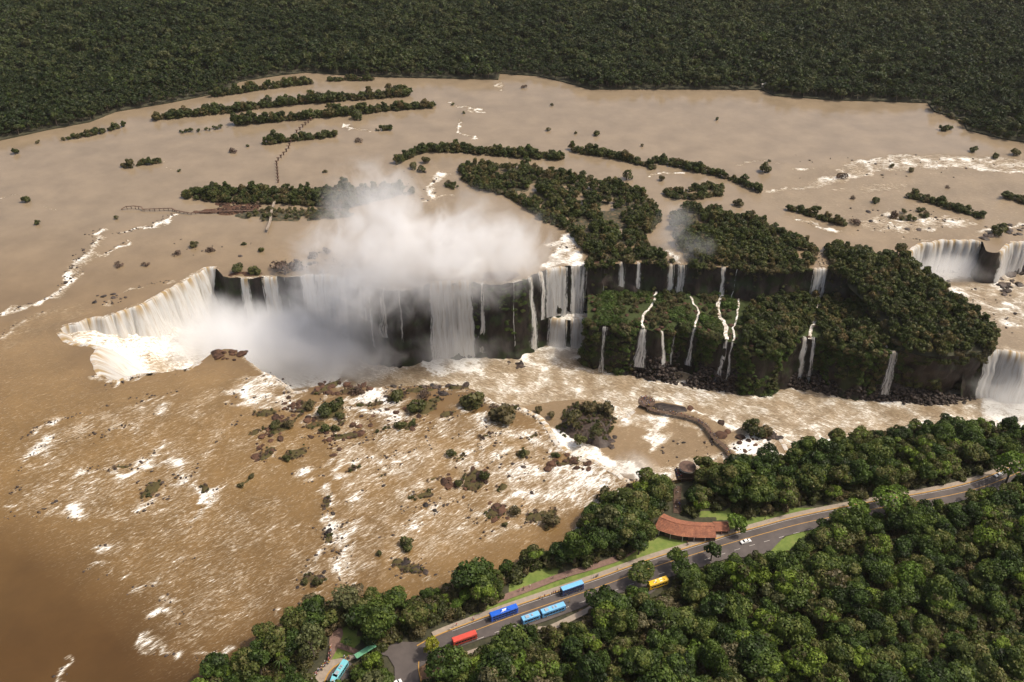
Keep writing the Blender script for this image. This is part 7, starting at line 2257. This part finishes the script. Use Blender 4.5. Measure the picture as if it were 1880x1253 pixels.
for k in range(34):
    a, r = random.uniform(0, 6.28), 4.7 * math.sqrt(random.random()); person(dxk + math.cos(a) * r, dyk + math.sin(a) * r, ZW, "on the round observation deck")
for k in range(46):
    i = random.randint(3, len(WK) - 5); p = WK[i] + WN[i] * random.uniform(-.9, .9) + np.random.uniform(-.5, .5, 2) * .5; person(p[0], p[1], ZW, "on the curving walkway")
for k in range(30):
    person(tx + random.uniform(-5.2, -2.9), ty + random.uniform(-3.2, 3.8), 3.0, "on the tower's crowded deck")
for k in range(10):
    t = random.random(); s = random.uniform(-1.3, 1.3)
    person(sa[0] + dx * t - math.sin(an if False else math.atan2(dy, dx)) * s, sa[1] + dy * t + math.cos(math.atan2(dy, dx)) * s, 3.36, "on the long stairs")
for (u, v) in [(990, 1100), (993, 1099), (996, 1101), (1000, 1096), (1010, 1094), (1013, 1092), (1016, 1090), (1020, 1089), (1025, 1088), (1028, 1087), (870, 1140), (832, 1152), (868, 1138), (1090, 1062), (1094, 1061), (1096, 1060), (1098, 1058), (1134, 1047), (1262, 1002), (1286, 992), (1324, 982), (1231, 1014), (1352, 972), (1404, 955), (826, 1157), (838, 1149)]:
    person(*W(u, v, Z_R + .14), Z_R + .14, "beside the yellow kerb of the road")
for (u, v) in [(953, 1086), (961, 1084), (962, 1081), (973, 1078), (1015, 1063), (1040, 1062)]:
    person(*W(u, v, 3.45), 3.45, "on the reddish lawn footpath")
for (u, v) in [(1045, 1107), (1262, 998), (1264, 1001)]:
    person(*W(u, v, Z_R), Z_R, "standing on the asphalt road")
for k in range(30):
    t = k / 29; u = 608 - 4 * t + random.uniform(-2, 2); v = 1186 + 30 * t; person(*W(u, v, 3.45), 3.45, "in the queue on the fork path")
for k in range(34):
    t = k / 33; u = 603 - 33 * t + random.uniform(-3, 3); v = 1216 + 32 * t + random.uniform(-3, 3); person(*W(u, v, 3.5), 3.5, "in the queue at the bus stop")
for k in range(10):
    u, v = random.uniform(628, 645), random.uniform(1206, 1212); person(*W(u, v, 3.5), 3.5, "waiting by the turquoise bus")
gp = {}
for p in PEOPLE: gp.setdefault((p[5], p[3]), []).append(p)
for (place, nm), L_ in gp.items():
    L_.sort(key=lambda p: PX(p[0], p[1], p[2])[0])
    for k, (x, y, z, _, me, _) in enumerate(L_):
        o = bpy.data.objects.new("person", me); COL.objects.link(o)
        o.location = (x, y, z); o.rotation_euler = (0, 0, random.uniform(0, 6.28))
        tag(o, "person in %s top %s%s" % (nm, place, ordinal(k, len(L_))), "person", "people " + place)

# ------------------------------------------------------------------ thin haze in the air between the helicopter and the far forest
hm, hnt, hout = new_mat("thin_haze")
hv = N(hnt, "ShaderNodeVolumePrincipled")
hv.inputs['Color'].default_value = (1.0, 0.97, 0.92, 1); hv.inputs['Density'].default_value = 0.00002; hv.inputs['Anisotropy'].default_value = 0.3
hnt.links.new(hv.outputs[0], hout.inputs['Volume'])
mb = MB(); mb.box(-2600, 2600, -400, 3200, -67.5, 335)
tag(mb.build("haze", hm), "thin pale haze in the air over the whole valley", "haze", kind="stuff")
